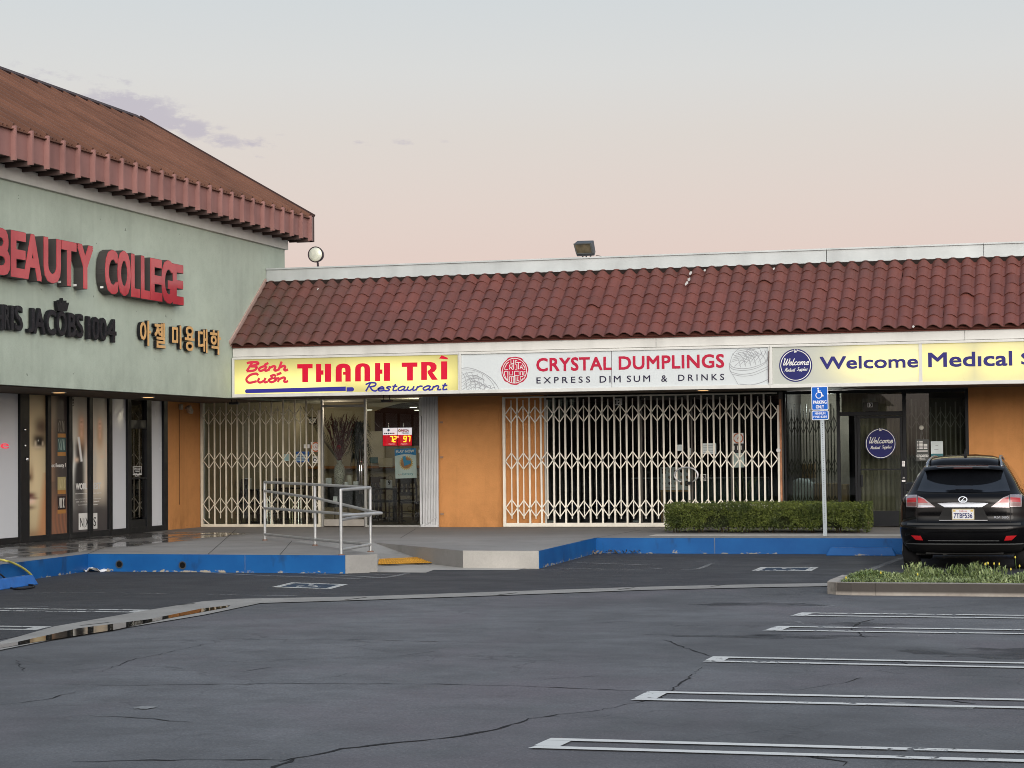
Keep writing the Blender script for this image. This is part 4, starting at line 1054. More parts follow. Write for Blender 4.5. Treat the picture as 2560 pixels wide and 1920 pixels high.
# ---- sign cabinets
ZS0, ZS1 = 2.92, 3.705
FS = FY(YS)
def lit(name, base, col, lo, hi, dirs):
    """translucent plastic with tubes behind it: uneven backlight"""
    m, t, out = nodes(name)
    gq = t.nodes.new('ShaderNodeNewGeometry'); s_ = t.nodes.new('ShaderNodeSeparateXYZ'); t.links.new(gq.outputs['Position'], s_.inputs[0])
    k = None
    for cx, cz, rx, rz, a in dirs:
        dx = mth(t,'MULTIPLY',mth(t,'SUBTRACT',s_.outputs[0],cx),1/rx); dz = mth(t,'MULTIPLY',mth(t,'SUBTRACT',s_.outputs[2],cz),1/rz)
        q = mth(t,'ADD',mth(t,'POWER',mth(t,'ABSOLUTE',dx),3),mth(t,'MULTIPLY',mth(t,'MULTIPLY',dz,dz),1.25)); e = mth(t,'MULTIPLY',mth(t,'POWER',2.718,mth(t,'MULTIPLY',q,-1)),a)
        k = e if k is None else mth(t,'MAXIMUM',k,e)
    k = mth(t,'ADD',mth(t,'MULTIPLY',k,hi-lo),lo)
    k = mth(t,'MULTIPLY',k,rng(t,noise(t,1.3,3),.3,.7,.92,1.06))
    grime = rng(t, noise(t,5,6,.7), .60,.72,0,.35)
    b = bsdf(t, out, mixc(t,grime,base,tuple(x*.6 for x in base)), .35, emit=col, estr=k)
    return m
def xz(scl, ox, oy): return lambda px,py: (lambda p:(p.x,p.z))(at(ox+px*scl, oy+py*scl, 'y', YS-.006))
p5, p6, p8 = xz(.30741,560,840), xz(.39783,1120,840), xz(.34958,1900,820)
def cabinet(name, label, x0, x1, panels, mats):
    root = thing(name, label, 'sign', (x0,YS,ZS0))
    mb = MB()
    mb.rect(FS,x0,x1,ZS0,ZS0+.065,-.04,.03); mb.rect(FS,x0,x1,ZS1-.035,ZS1,-.04,.03)
    mb.rect(FS,x0,x0+.045,ZS0+.065,ZS1-.035,-.04,.03); mb.rect(FS,x1-.02,x1,ZS0+.065,ZS1-.035,-.04,.03)
    mb.build('frame', M_FASC, root, bevel=.004)
    for (a,b),mm in zip(panels,mats):
        mb = MB(); mb.rect(FS,a,b,ZS0+.065,ZS1-.035,-.03,0); mb.build('panel', mm, root)
    return root
xa, xb = XC+.02, p5(1912,300)[0]; xm = p5(991,300)[0]
zc = (ZS0+ZS1)/2
M_Y1 = lit('lit_yellow_panel', (.33,.30,.12), (1.,.90,.30), .16, 1.0, [((xa+xm)/2-.1,zc-.16,1.35,.36,1.),(xm+.9,zc+.02,1.3,.30,1.),(xb-.9,zc-.08,.9,.35,.95)])
s1 = cabinet('lit_sign', 'glowing yellow box sign with red and navy lettering beside the sage building', xa, xb, [(xa+.045,xm-.003),(xm+.003,xb-.02)], [M_Y1,M_Y1])
def lettercol(name, c, e): return glow(name, c, e)
M_RL, M_NL = mat('red_vinyl_lit', (.44,.008,.03), .4, var=.04, emit=(.75,.0,.03), estr=.28), mat('navy_vinyl_lit', (.03,.03,.22), .4, var=.04, emit=(.035,.03,.30), estr=.20)
M_RD = mat('rose_vinyl_lit', (.50,.03,.06), .4, var=.04, emit=(.75,.03,.08), estr=.22)
def L5(name, polys, m, root, d=.004):
    mb = MB()
    for k, P in enumerate(polys): mb.prism(FS, [p5(*q) for q in P], d-.003, d+k*.0003)
    return mb.build(name, m, root)
# the block lettering, drawn letter by letter (cap line and base line follow the panel)
def yl(x, f): # f 0 top, 1 bottom
    t0 = 229-(x-595)*.0145; b0 = 377-(x-595)*.0160
    return t0+(b0-t0)*f
def P5(pts): return [(x, yl(x,f)) for x,f in pts]
def arch(x0,x1,f0,f1,n=10,rev=False):
    cx, rx = (x0+x1)/2, (x1-x0)/2
    r = [(cx-rx*math.cos(math.pi*i/n), f0-(f0-f1)*math.sin(math.pi*i/n)**.7) for i in range(n+1)]
    return r[::-1] if rev else r
blk = [P5([(595,0),(720,0),(720,.24),(683,.24),(683,1),(636,1),(636,.24),(595,.24)]),
       P5([(748,0),(790,0),(790,.36),(808,.36),(808,.60),(790,.60),(790,1),(748,1)]), P5([(820,0),(870,0),(870,1),(820,1)]),
       P5([(908,1),(908,.35)]+arch(908,1030,.35,0)[1:-1]+[(1030,.35),(1030,1),(987,1),(987,.62),(968,.62),(968,.46),(987,.46)]+arch(957,987,.36,.24,6,True)[1:]+[(957,1)]),
       P5([(1066,1),(1066,.35)]+arch(1066,1188,.35,0)[1:-1]+[(1188,.35),(1188,1),(1142,1),(1142,.36)]+arch(1112,1142,.32,.18,6,True)+[(1112,1)]),
       P5([(1228,0),(1270,0),(1270,.36),(1288,.36),(1288,.60),(1270,.60),(1270,1),(1228,1)]), P5([(1300,0),(1350,0),(1350,1),(1300,1)]),
       P5([(1445,0),(1572,0),(1572,.24),(1536,.24),(1536,1),(1488,1),(1488,.24),(1445,.24)]),
       P5([(1603,-.02),(1680,-.02),(1712,.04),(1728,.18),(1728,.36),(1712,.52),(1695,.56),(1738,.98),(1690,.98),(1655,.60),(1655,.47),(1668,.44),(1680,.36),(1680,.26),(1668,.18),(1650,.18),(1650,.98),(1603,.98)]),
       P5([(1765,-.04),(1815,-.04),(1815,.97),(1765,.97)]), P5([(1770,-.38),(1822,-.22),(1816,-.15),(1748,-.20)])]
for P in blk: pass
L5('block_lettering', blk[:7], M_RL, s1); L5('block_lettering', blk[7:], M_RL, s1)
zb5 = lambda px,py: p5(px,py)[1]
mb = MB(); xh_ = .085
mb.script(FS,'Bánh',p5(172,0)[0],p5(522,0)[0],zb5(340,283),.088,.048,.004,.42); mb.script(FS,'Cuốn',p5(165,0)[0],p5(522,0)[0],zb5(340,377),.088,.048,.004,.42); mb.build('script_lettering', M_RD, s1)
mb = MB(); mb.script(FS,'Restaurant',p5(1140,0)[0],p5(1815,0)[0],zb5(1480,444),.082,.032,.004,.40); mb.build('script_lettering', M_NL, s1)
mb = MB()
bar = [(186,433),(990,411),(990,447),(186,465)]; mb.prism(FS,[p5(*q) for q in bar],.001,.004)
c_ = p5(186,449); mb.disc(FS,c_[0],c_[1],abs(p5(186,433)[1]-p5(186,465)[1])/2,.001,.0045,20)
bar = [(996,417),(1040,416),(1040,451),(996,452)]; mb.prism(FS,[p5(*q) for q in bar],.001,.004); c_ = p5(1040,433.5); mb.disc(FS,c_[0],c_[1],abs(p5(0,416)[1]-p5(0,451)[1])/2,.001,.0045,20)
mb.build('underline', M_NL, s1)
# middle cabinet, unlit
xc_, xd_ = xb+.004, p6(2022,200)[0]; xq = p6(1028,200)[0]
M_WP = mat('white_sign_panel', (.56,.60,.61), .35, var=.04, sc=.7)
s2_ = cabinet('shop_sign', 'unlit white box sign with red and black lettering and two steamer baskets', xc_, xd_, [(xc_+.02,xq-.004),(xq+.004,xd_-.02)], [M_WP,M_WP])
mb = MB(); mb.rect(FS,xq-.004,xq+.004,ZS0+.065,ZS1-.035,-.02,.002); mb.rect(FS,xd_-.026,xd_-.012,ZS0+.10,ZS1-.1,.031,.034); mb.build('panel_joint', mat('joint_brown',(.06,.035,.04),.6), s2_)
M_CR, M_NK = mat('crimson_vinyl', (.42,.012,.045), .4, var=.04), mat('ink_vinyl', (.018,.014,.04), .4, var=.04)
def T6(mb, body, x0, yb, x1, yt, **k):
    a, b = p6(x0,yb), p6(x1,yt); mb.text(FS,body,a[0],b[0],a[1],b[1],.001,.004,**k)
mb = MB(); T6(mb,'CRYSTAL',555,224,1026,128,bold=.022,spacing=1.06); mb.build('red_lettering', M_CR, s2_); mb = MB(); T6(mb,'DUMPLINGS',1073,213,1735,112,bold=.022,spacing=1.06); mb.build('red_lettering', M_CR, s2_)
mb = MB(); T6(mb,'EXPRESS',556,299,893,253,bold=.008,spacing=1.5); mb.build('black_lettering', M_NK, s2_); mb = MB(); T6(mb,'DIM',953,293,1085,249,bold=.008,spacing=1.35); mb.build('black_lettering', M_NK, s2_); mb = MB(); T6(mb,'SUM',1124,290,1270,246,bold=.008,spacing=1.35); mb.build('black_lettering', M_NK, s2_); mb = MB(); T6(mb,'&',1340,288,1377,246,bold=.008); mb.build('black_lettering', M_NK, s2_); mb = MB(); T6(mb,'DRINKS',1447,283,1735,237,bold=.008,spacing=1.5); mb.build('black_lettering', M_NK, s2_)
# seal with lettering in the round
cc = p6(418,218); rr = abs(p6(418,306)[1]-p6(418,130)[1])/2
mb = MB(); n = 60
mb.prism(FS,[(cc[0]+rr*(1+.022*math.sin(7*a)+.016*math.sin(13*a+1))*math.cos(a),cc[1]+rr*(1+.022*math.sin(7*a)+.016*math.sin(13*a+1))*math.sin(a)) for a in [2*math.pi*i/n for i in range(n)]],.001,.003)
sl_ = mb.build('seal', M_CR, s2_)
mb = MB(); M_SW = mat('seal_white',(.62,.62,.60),.4)
mb.ring(FS,cc[0],cc[1],rr*.86,rr*.91,.0045,48); 
def S(pts, wd=.055): mb.stroke(FS,[(cc[0]+x*rr,cc[1]+y*rr) for x,y in pts],wd*rr,.0045+.0002*len(mb.f)/10,smooth=False)
S([(-.42,.62),(-.58,.50),(-.72,.22),(-.72,.08),(-.48,.08)]); S([(-.38,.10),(-.38,.42),(-.16,.42),(-.16,.26),(-.38,.26)]); S([(-.30,.26),(-.14,.08)])
S([(-.26,.74),(-.26,.52),(-.06,.52)]); S([(-.06,.78),(-.06,.10),(-.18,.10)]); S([(.20,.74),(.06,.74),(.06,.44),(.18,.44),(.18,.10),(.06,.10)]); S([(.14,.60),(.50,.56)]); S([(.30,.60),(.30,.10)])
S([(.40,.10),(.50,.40),(.62,.10)]); S([(.44,.22),(.58,.22)]); S([(.56,.52),(.66,.36),(.76,.22),(.78,.08),(.66,.08)])
S([(-.74,-.04),(-.50,-.04),(-.50,-.70)]); S([(-.74,-.04),(-.74,-.28),(-.64,-.54),(-.50,-.70)]); S([(-.40,-.04),(-.40,-.30),(-.14,-.30),(-.14,-.04)])
S([(-.38,-.80),(-.38,-.42),(-.02,-.42)]); S([(-.24,-.42),(-.24,-.84)]); S([(-.10,-.42),(-.10,-.88)]); S([(.0,-.04),(.0,-.88)]); S([(.0,-.04),(.34,-.04),(.34,-.34),(.0,-.34)])
S([(.10,-.42),(.10,-.86),(.36,-.80)]); S([(.24,-.42),(.24,-.72)]); S([(.16,-.72),(.34,-.72)]); S([(.62,-.42),(.42,-.42),(.42,-.70),(.60,-.62),(.60,-.54)]); S([(.42,-.34),(.42,-.08),(.60,-.08),(.60,-.34)]); S([(.80,-.06),(.70,-.06),(.68,-.34),(.80,-.38),(.68,-.62)])
mb.build('seal_lettering', M_SW, sl_, fix=False)
# steamer baskets in line drawing
M_LINE = mat('grey_line', (.30,.31,.33), .5)
mb = MB(); k6 = lambda P: [p6(*q) for q in P]
def B(P, wd=.007): mb.stroke(FS,k6(P),wd,.004+.0001*(len(mb.f)%30))
x_l = 78
B([(78,205),(130,200),(200,222),(265,262),(310,315),(318,348)],.011); B([(78,214),(150,214),(220,240),(275,290),(300,345)]); B([(150,258),(175,250),(205,262),(230,278)],.012); B([(158,266),(182,262),(212,276)],.009)
for i in range(6):
    B([(80+i*34,218+i*6),(108+i*30,262+i*12),(120+i*28,345)]) if i < 5 else None
    B([(78,250+i*24),(120+i*8,232+i*18),(170+i*10,225+i*22)])
    B([(100+i*30,300+i*9),(140+i*30,270+i*10),(165+i*26,290+i*9)])
    B([(110+i*24,240+i*14),(150+i*26,290+i*9)]); B([(90+i*34,340),(112+i*32,310)])
mb_l = mb; mb = MB()
B([(1772,170),(1790,115),(1830,78),(1858,65)],.008); B([(2010,130),(1990,165),(1920,195),(1850,205),(1790,195),(1770,170)],.008); B([(2012,142),(1985,178),(1920,207),(1850,216),(1790,208),(1768,188)])
B([(1768,172),(1772,215),(1788,228),(1840,240),(1920,230),(2012,190)]); B([(1772,215),(1800,262),(1830,318)]); B([(1788,240),(1850,252),(1930,242),(2012,205)]); B([(1832,302),(1900,306),(1960,295),(2012,272)],.011)
B([(1870,98),(1895,80),(1930,72),(1960,80)],.012); B([(1876,106),(1898,90),(1930,82)],.008)
for i in range(6):
    B([(1785+i*36,110-i*4 if i<3 else 96+i*2),(1820+i*34,140),(1840+i*32,196-i*4)]); B([(1778+i*8,165-i*14),(1830+i*14,150-i*13),(1880+i*18,165-i*9)])
    B([(1800+i*30,190-i*5),(1845+i*28,150-i*6),(1880+i*24,110-i*4)]); B([(1850+i*28,100-i*3),(1880+i*24,140-i*5)])
for mb in (mb_l, mb):
  for q in range(len(mb.v)):
    v_ = mb.v[q]; mb.v[q] = (min(max(v_[0],xc_+.03),xd_-.035), v_[1], min(max(v_[2],ZS0+.07),ZS1-.04))
  mb.build('basket_drawing', M_LINE, s2_, fix=False)
# right cabinet, half lit
xe_, xf_ = xd_+.004, XR; xg = p8(1148,250)[0]
M_Y2 = lit('half_lit_panel', (.44,.46,.42), (1.,.80,.06), .0, .80, [(p8(930,250)[0]+.02,zc,1.02,.42,1.)])
M_Y3 = lit('lit_panel_right', (.44,.44,.32), (1.,.80,.10), .08, .72, [(p8(1290,250)[0],zc,.62,.42,1.),(p8(1750,250)[0],zc,.55,.42,1.),(4,zc,3,.5,.9)])
s3_ = cabinet('medical_sign', 'white and yellow glowing box sign with navy lettering and round navy emblem', xe_, xf_, [(xe_+.045,xg-.03),(xg+.03,xf_-.02)], [M_Y2,M_Y3])
mb = MB(); mb.rect(FS,xg-.03,xg+.03,ZS0+.065,ZS1-.035,-.03,.012); mb.build('panel_divider', M_FASC, s3_)
M_NV = mat('navy_vinyl', (.022,.022,.13), .4, var=.05, emit=(.05,.03,.33), estr=.10)
mb = MB()
for body, x0, yb, x1, yt in (('Welcome',428,297,1130,190),('Medıcal',1203,282,1803,163)):
    a, b = p8(x0,yb), p8(x1,yt); mb.text(FS,body,a[0],b[0],a[1],b[1],.001,.004,bold=.022); mb.build('navy_lettering', M_NV, s3_); mb = MB()
a, b = p8(1868,270), p8(2560,160); mb.text(FS,'Supplies',a[0],b[0],a[1]-.05,b[1],.001,.004,bold=.018)
mb.build('navy_lettering', M_NV, s3_)
def emblem(fr, cx, cz, r, root, rim, d=.004):
    mb = MB(); mb.disc(fr,cx,cz,r,d-.003,d,56); o = mb.build('emblem', mat('navy_disc',(.016,.018,.115),.35,var=.06), root)
    mb = MB(); a = rad(8); mb.ring(fr,cx,cz,r*(rim-.028),r*(rim+.012),d+.001,60,0,math.pi/2+a,math.pi/2+2*math.pi-a)
    mb.script(fr,'W',cx-.10*r,cx+.10*r,cz+r*(rim-.12),r*.085,r*.03,d+.0012,.25)
    mb.script(fr,'Welcome',cx-.80*r,cx+.82*r,cz+.02*r,r*.20,r*.046,d+.0012,.35)
    mb.script(fr,'Medical',cx-.68*r,cx-.04*r,cz-.36*r,r*.10,r*.024,d+.0012,.35); mb.script(fr,'Supplies',cx+.06*r,cx+.72*r,cz-.32*r,r*.10,r*.024,d+.0012,.35)
    mb.build('emblem_lettering', mat('vinyl_white',(.75,.75,.72)), o, fix=False)
c_ = p8(255,267); emblem(FS,c_[0],c_[1],abs(p8(255,149)[1]-p8(255,385)[1])/2,s3_,.91)
# door sticker
ds = thing('door_sticker', 'round navy sticker with white ring and script on the black door', 'sticker', (c9(1055),YF,z9(650)))
emblem(FY(YF+.05),c9(1055),z9(650),.178*c9(0)/c9(0) if False else abs(z9(490)-z9(820))/2,ds,.95,.006)

# ================================================================== folding gates
M_CREAM = mat('cream_gate_paint', (.62,.58,.47), .5, var=.12, sc=4)
M_GATE2 = mat('white_gate_paint_rusty', (.80,.76,.66), .5, var=.10, sc=3, streak=.35)
def gate(root, x0, x1, z0, ztop, Y, nb, zcs, hh, m, wf=.032, ws=.018, rail=.06, z_slim0=None, z_slim1=None, frame=True, th=.02):
    bay = (x1-x0)/nb; fr = FY(Y)
    if frame:
        mb = MB(); mb.rect(fr,x0-.055,x0,z0,ztop,-.03,.03); mb.rect(fr,x1,x1+.05,z0,ztop-.25,-.03,.03); mb.rect(fr,x0,x1,z0,z0+rail,-.03,.03)
        mb.rect(fr,x0,x1,ztop-.03,ztop,-.03,.02); mb.build('frame', m, root, bevel=.004)
    first = None; ff = None
    for i in range(nb):
        xm = x0+bay*(i+.5); xe = x0+bay*(i+1)
        if i < nb-1:
            if first is None:
                mb = MB(); mb.rect(fr,xe-wf/2,xe+wf/2,z0+rail*.6,ztop-.03,-.015,.018); first = mb.build('bar', m, root, bevel=.003); base = xe
            else:
                o = first.copy(); COL.objects.link(o); o.location.x += xe-base+random.gauss(0,.003); o.rotation_euler.y = random.gauss(0,.0022)
        if ff is None:
            mb = MB(); mb.rect(fr,xm-ws/2,xm+ws/2,z_slim0,z_slim1,-.008,.010); ff = mb.build('slim_bar', m, root); bf = xm
        else:
            o = ff.copy(); COL.objects.link(o); o.location.x += xm-bf
    for zc0 in zcs:
        mb = MB()
        for i in range(nb):
            xm = x0+bay*(i+.5)+random.gauss(0,.003); a = bay/2; zc_ = zc0+random.gauss(0,.006)
            for k,(p,q) in enumerate((((-a,0),(0,hh)),((0,hh),(a,0)),((-a,0),(0,-hh)),((0,-hh),(a,0)))):
                P0 = Vector((xm+p[0],Y-.012-.004*(k%2),zc_+p[1])); P1 = Vector((xm+q[0],Y-.012-.004*(k%2),zc_+q[1]))
                d = (P1-P0).normalized(); n = Vector((-d.z,0,d.x))*th/2; e = Vector((0,-.006,0))
                mb.hexa([P0-n,P1-n,P1+n,P0+n,P0-n+e,P1-n+e,P1+n+e,P0+n+e])
        mb.build('lattice', m, root)
z4 = lambda py: at(700,950+py*.28933,'y',YF-.08).z
x4 = lambda px: at(480+px*.28933,1150,'y',YF-.08).x
g1 = thing('folding_gate', 'cream folding gate drawn across the restaurant window', 'gate', (x4(98),YF-.08,ZW))
gate(g1, x4(98), x4(1092), ZW+.005, z4(160), YF-.08, 10, (z4(315),z4(690),z4(1075)), abs(z4(245)-z4(385))/2, M_CREAM, z_slim0=z4(1195), z_slim1=z4(225), wf=.030, th=.016, ws=.016)
mb = MB(); P = [(x4(98),YF-.11,z4(1195)),(x4(165),YF-.11,z4(1258))]; mb.tube(P,.012,6); mb.build('brace', M_CREAM, g1)
z7 = lambda py: at(1500,960+py*.35262,'y',YF-.10).z
x7 = lambda px: at(1220+px*.35262,1150,'y',YF-.10).x
g2 = thing('folding_gate', 'cream white rust-streaked folding gate in front of the middle shop', 'gate', (x7(125),YF-.1,ZW))
gate(g2, x7(125), x7(2055), ZW+.012, z7(80), YF-.10, 22, (z7(208),z7(540),z7(880)), abs(z7(150)-z7(268))/2, M_GATE2, z_slim0=z7(955), z_slim1=z7(105), wf=.036, th=.021, ws=.021, rail=.075)
mb = MB(); mb.rect(FY(YF-.1),x7(2070),x7(2084),ZW+.02,z7(130),-.03,.03); mb.build('rusty_post', mat('rust_post',(.42,.20,.11),.7,var=.35,sc=8), g2)
mb = MB(); mb.lathe((x7(2062),YF-.135,z7(482)),[(.04,-.02),(.045,0),(.04,.02)],14,axis='y'); mb.build('lock', mat('lock_steel',(.6,.6,.58),.3,.8), g2)
# the folded half of the first gate beside the pier
g3 = thing('folded_gate', 'pale grey gate folded into a tight bundle against the orange pier', 'gate', (x4(1990),YF-.1,ZW))
M_PGR = mat('pale_grey_paint', (.52,.53,.54), .5, var=.08, sc=3, streak=.3)
xa_, xb_ = x4(1998), x4(2122)
for i in range(9):
    mb = MB(); xx = xa_+(xb_-xa_)*(i+.5)/9; mb.box(xx-.014,xx+.014,YF-.16,YF-.10+.02*(i%2),ZW+.05,z4(150)); mb.build('bar', M_PGR, g3, bevel=.003)
mb = MB(); mb.box(xa_-.04,xb_+.03,YF-.17,YF-.09,ZW+.005,ZW+.06); mb.box(xa_-.05,xa_-.015,YF-.17,YF-.10,ZW+.06,z4(330)); mb.box(xb_,xb_+.03,YF-.15,YF-.10,ZW+.06,z4(150)); mb.build('frame', M_PGR, g3, bevel=.004)
mb = MB(); mb.tube([(xa_+.05,YF-.175,z4(1255)),(xb_+.01,YF-.175,z4(1180))],.010,6); mb.build('brace', M_PGR, g3)
mb = MB(); mb.box(xa_-.06,xa_-.02,YF-.20,YF-.17,z4(640),z4(615)); mb.build('latch', mat('lock_steel',(0,0,0)), g3)
for py in (385,680,1160):
    mb = MB(); mb.box(xb_+.035,xb_+.10,YF-.03,YF-.004,z4(py+8),z4(py-8)); mb.build('hinge', mat('hinge_rust',(.30,.20,.14),.6), g3)
# dark gates inside the right shop
M_DG = mat('dark_gate_steel', (.05,.05,.045), .5)
def z9b(py): return at(2180,960+py*.22901,'y',YF+.35).z
x9 = lambda px: at(1960+px*.22901,1150,'y',YF+.35).x
for lab, a, b, nb, zs in (('dark folding gate behind the window left of the black door',55,585,8,(z9b(440),z9b(900),z9b(1310))),('dark folding gate behind the window right of the black door',1345,1985,6,(z9b(400),z9b(860),z9b(1310)))):
    g4 = thing('folding_gate', lab, 'gate', (x9(a),YF+.35,ZW))
    gate(g4, x9(a), x9(b), ZW+.1, z9b(190), YF+.35, nb, zs, abs(z9b(320)-z9b(500))/2, M_DG if a < 1000 else mat('grey_gate_steel',(.30,.30,.28),.5), wf=.02, th=.016, ws=.016, z_slim0=ZW+.2, z_slim1=z9b(260), frame=False)

# ================================================================== things in front
# ---- handrail at the ramp
M_RAIL = mat('galvanised_pipe', (.44,.45,.45), .42, metal=.55, var=.14, sc=5)
def w4(px, py, Y): return at(480+px*.28933, 950+py*.28933, 'y', Y)
bA, bB, bC, bD = g(662.3,1351,ZW), g(788,1364,ZW), g(852.8,1388.5,ZW), g(926.3,1379.8,ZW)
hr = thing('handrail', 'grey pipe handrail beside the kerb ramp', 'railing', (*bB,ZW))
pt = lambda b, px, py: (b[0], b[1], w4(px,py,b[1]).z)
A1,A2,A3,A4 = [pt(bA,630,y) for y in (882,958,1107,1332)]
B1,B2,B3,B4 = [pt(bB,1060,y) for y in (903,1018,1138,1378)]
C1,C2,C3,C4 = [pt(bC,1280,y) for y in (950,1170,1208,1468)]
D1,D2,D3,D4,D5 = [pt(bD,1542,y) for y in (930,1132,1172,1420,1165)]
Rp = .024
for b_, t_ in ((bA,A1),(bB,B1),(bC,C1),(bD,D1)):
    mb = MB(); q = [(b_[0],b_[1],ZW-.002),(b_[0],b_[1],t_[2])]; mb.tube(q,Rp,14); mb.build('post', M_RAIL, hr, smooth=False, auto=40)
    mb = MB(); mb.lathe((b_[0],b_[1],ZW),[(.05,0),(.05,.012),(.03,.02)],16); mb.build('foot_plate', mat('rusty_foot',(.20,.12,.09),.7), hr)
def lerp3(a,b,f): return tuple(x+(y-x)*f for x,y in zip(a,b))
Cc = lerp3(C1,D1,.10); C1b = (C1[0],C1[1],C1[2]-.06)
D2x = lerp3(A2,D2,1.09)
for q in ([A1,B1,D1],[D1,Cc,C1,C1b],[A2,B2,lerp3(A2,D2,.985),D2x,lerp3(D2x,C2,.12),C2],[A3,B3,D3],[A4,B4,D4],[C3,D5],[C4,D4]):
    P = [Vector(p) for p in q]
    mb = MB(); mb.tube(P, Rp*.96, 12); mb.build('rail', M_RAIL, hr, auto=40)
# ---- tactile pad
o_ = Vector((*R0,.016)); nrm = (Vector((*R1,.016))-o_).cross(Vector((*RB,ZW))-o_).normalized()
def onramp(u, v, up=.016):
    d = ray(u,v); c0 = Vector((0,0,CAM_H)); return c0+d*((o_-c0).dot(nrm)/d.dot(nrm))+nrm*up*(1 if nrm.z > 0 else -1)
mb = MB(); Q = [onramp(*q) for q in ((945,1413.5),(1108,1408.6),(1058,1394.5),(947,1399.5))]
mb.poly([tuple(v) for v in Q]); mb.poly([(v.x,v.y,v.z-.02) for v in Q][::-1])
for i in range(22):
    for j in range(8):
        a = Q[0].lerp(Q[1],(i+.5)/22); b = Q[3].lerp(Q[2],(i+.5)/22); p = a.lerp(b,(j+.5)/8)
        mb.lathe((p.x,p.y,p.z),[(.018,0),(.014,.006)],8)
tag(mb.build('tactile_pad', mat('safety_yellow',(.50,.25,.03),.6,var=.2,sc=6)), 'yellow bumpy warning pad at the foot of the kerb ramp', 'paving pad')

# ---- hedge
def leafmat(name, lo, hi, tip):
    m, t, out = nodes(name)
    gq = t.nodes.new('ShaderNodeNewGeometry')
    c = mixc(t, rng(t, gq.outputs['Random Per Island'],0,1), lo, hi)
    c = mixc(t, rng(t, noise(t,2.3,4,.6),.42,.62,0,.9), c, tip)
    b = bsdf(t, out, c, .5, spec=.3)
    return m
def leaves(mb, p, n, s, up=0.):
    a = Vector((random.gauss(0,1),random.gauss(0,1),random.gauss(0,1)+up)).normalized()
    d = a.orthogonal().normalized(); d.rotate(Matrix.Rotation(random.uniform(0,6.28),3,a)); e = a.cross(d)
    L = s*random.uniform(.7,1.3); W = L*.42
    mb.add([p-d*L*.5, p+e*W*.5, p+d*L*.5, p-e*W*.5],[(0,1,2,3)])
hx0, hx1 = g(1662,1331,ZW)[0]+.06, at(2178,1331,'y',37.0).x-.07
HY0, HY1, HZ1 = 37.0, 38.2, at(1900,1258,'y',37.0).z
hd = thing('hedge', 'low clipped green hedge on the pavement behind the parking sign', 'hedge', ((hx0+hx1)/2,37.5,ZW))
gaps = [(at(1790,1320,'y',37).x,ZW+.12,.24,.22),(at(2075,1325,'y',37).x,ZW+.07,.20,.14),(at(1960,1300,'y',37).x,ZW+.2,.12,.12)]
def hsurf(x, y, z):
    return math.sin(x*2.3+1)*.018+math.sin(x*5.1+y*4)*.014+math.sin(z*9+x*3)*.012
mb = MB()
for i in range(30000):
    f = random.random()
    x = random.uniform(hx0,hx1); y = random.uniform(HY0,HY1); z = random.uniform(ZW+.05,HZ1); dep = abs(random.gauss(0,.035))
    k = random.random()
    if k < .55: y = HY0+dep
    elif k < .80: z = HZ1-dep
    elif k < .90: x = (hx0 if random.random() < .5 else hx1)+ (dep if x < (hx0+hx1)/2 else -dep); x = hx0+dep if random.random()<.5 else hx1-dep
    else: y = HY1-dep
    hs = hsurf(x,y,z); y -= hs; z += hs*.8
    # rounded upper edge
    if z > HZ1-.05 and y < HY0+.05: 
        if random.random() < .6: z -= .03; y += .02
    if any(abs(x-gx)/gr < 1 and ((x-gx)/gr)**2+((z-gz)/gh)**2 < 1 for gx,gz,gr,gh in gaps) and y < HY0+.15 and random.random() < .85: continue
    if z < ZW+.12 and random.random() < .5: continue
    leaves(mb, Vector((x,y,z)), 1, .034)
for i in range(5000):
    x = random.uniform(hx0+.03,hx1-.03); y = random.uniform(HY0+.08,HY1-.05); z = random.uniform(ZW+.06,HZ1-.06)
    leaves(mb, Vector((x,y,z)), 1, .05)
for i in range(260):
    x = random.uniform(hx0,hx1); leaves(mb, Vector((x,random.uniform(HY0,HY1),HZ1+random.uniform(0,.03))), 1, .04)
mb.build('foliage', leafmat('hedge_leaf',(.045,.066,.012),(.155,.185,.036),(.028,.044,.010)), hd, fix=False)
mb = MB(); mb.box(hx0+.10,hx1-.10,HY0+.13,HY1-.1,ZW+.10,HZ1-.12); mb.build('shade_core', mat('hedge_shade',(.016,.020,.008),.95,var=.4,sc=9), hd)  # solid dark box painted as the shade inside the foliage
mb = MB()
x = hx0+.2
while x < hx1-.1:
    for k in range(3):
        xx = x+random.uniform(-.1,.1); mb.tube([(xx,HY0+.35,ZW),(xx+random.uniform(-.08,.08),HY0+.25,ZW+.2)],.012,6)
    x += .42
mb.build('stem', mat('hedge_stem',(.09,.065,.04),.9), hd)
mb = MB()                                  # concrete strip in front of the hedge
q0, q1 = g(1660,1333,ZW+.01), g(2190,1332,ZW+.01)
mb.box(q0[0]-.05,XR,35.66,36.35,ZW+.003,ZW+.011)
struct(mb.build('pavement_edge_band', M_CONCP))

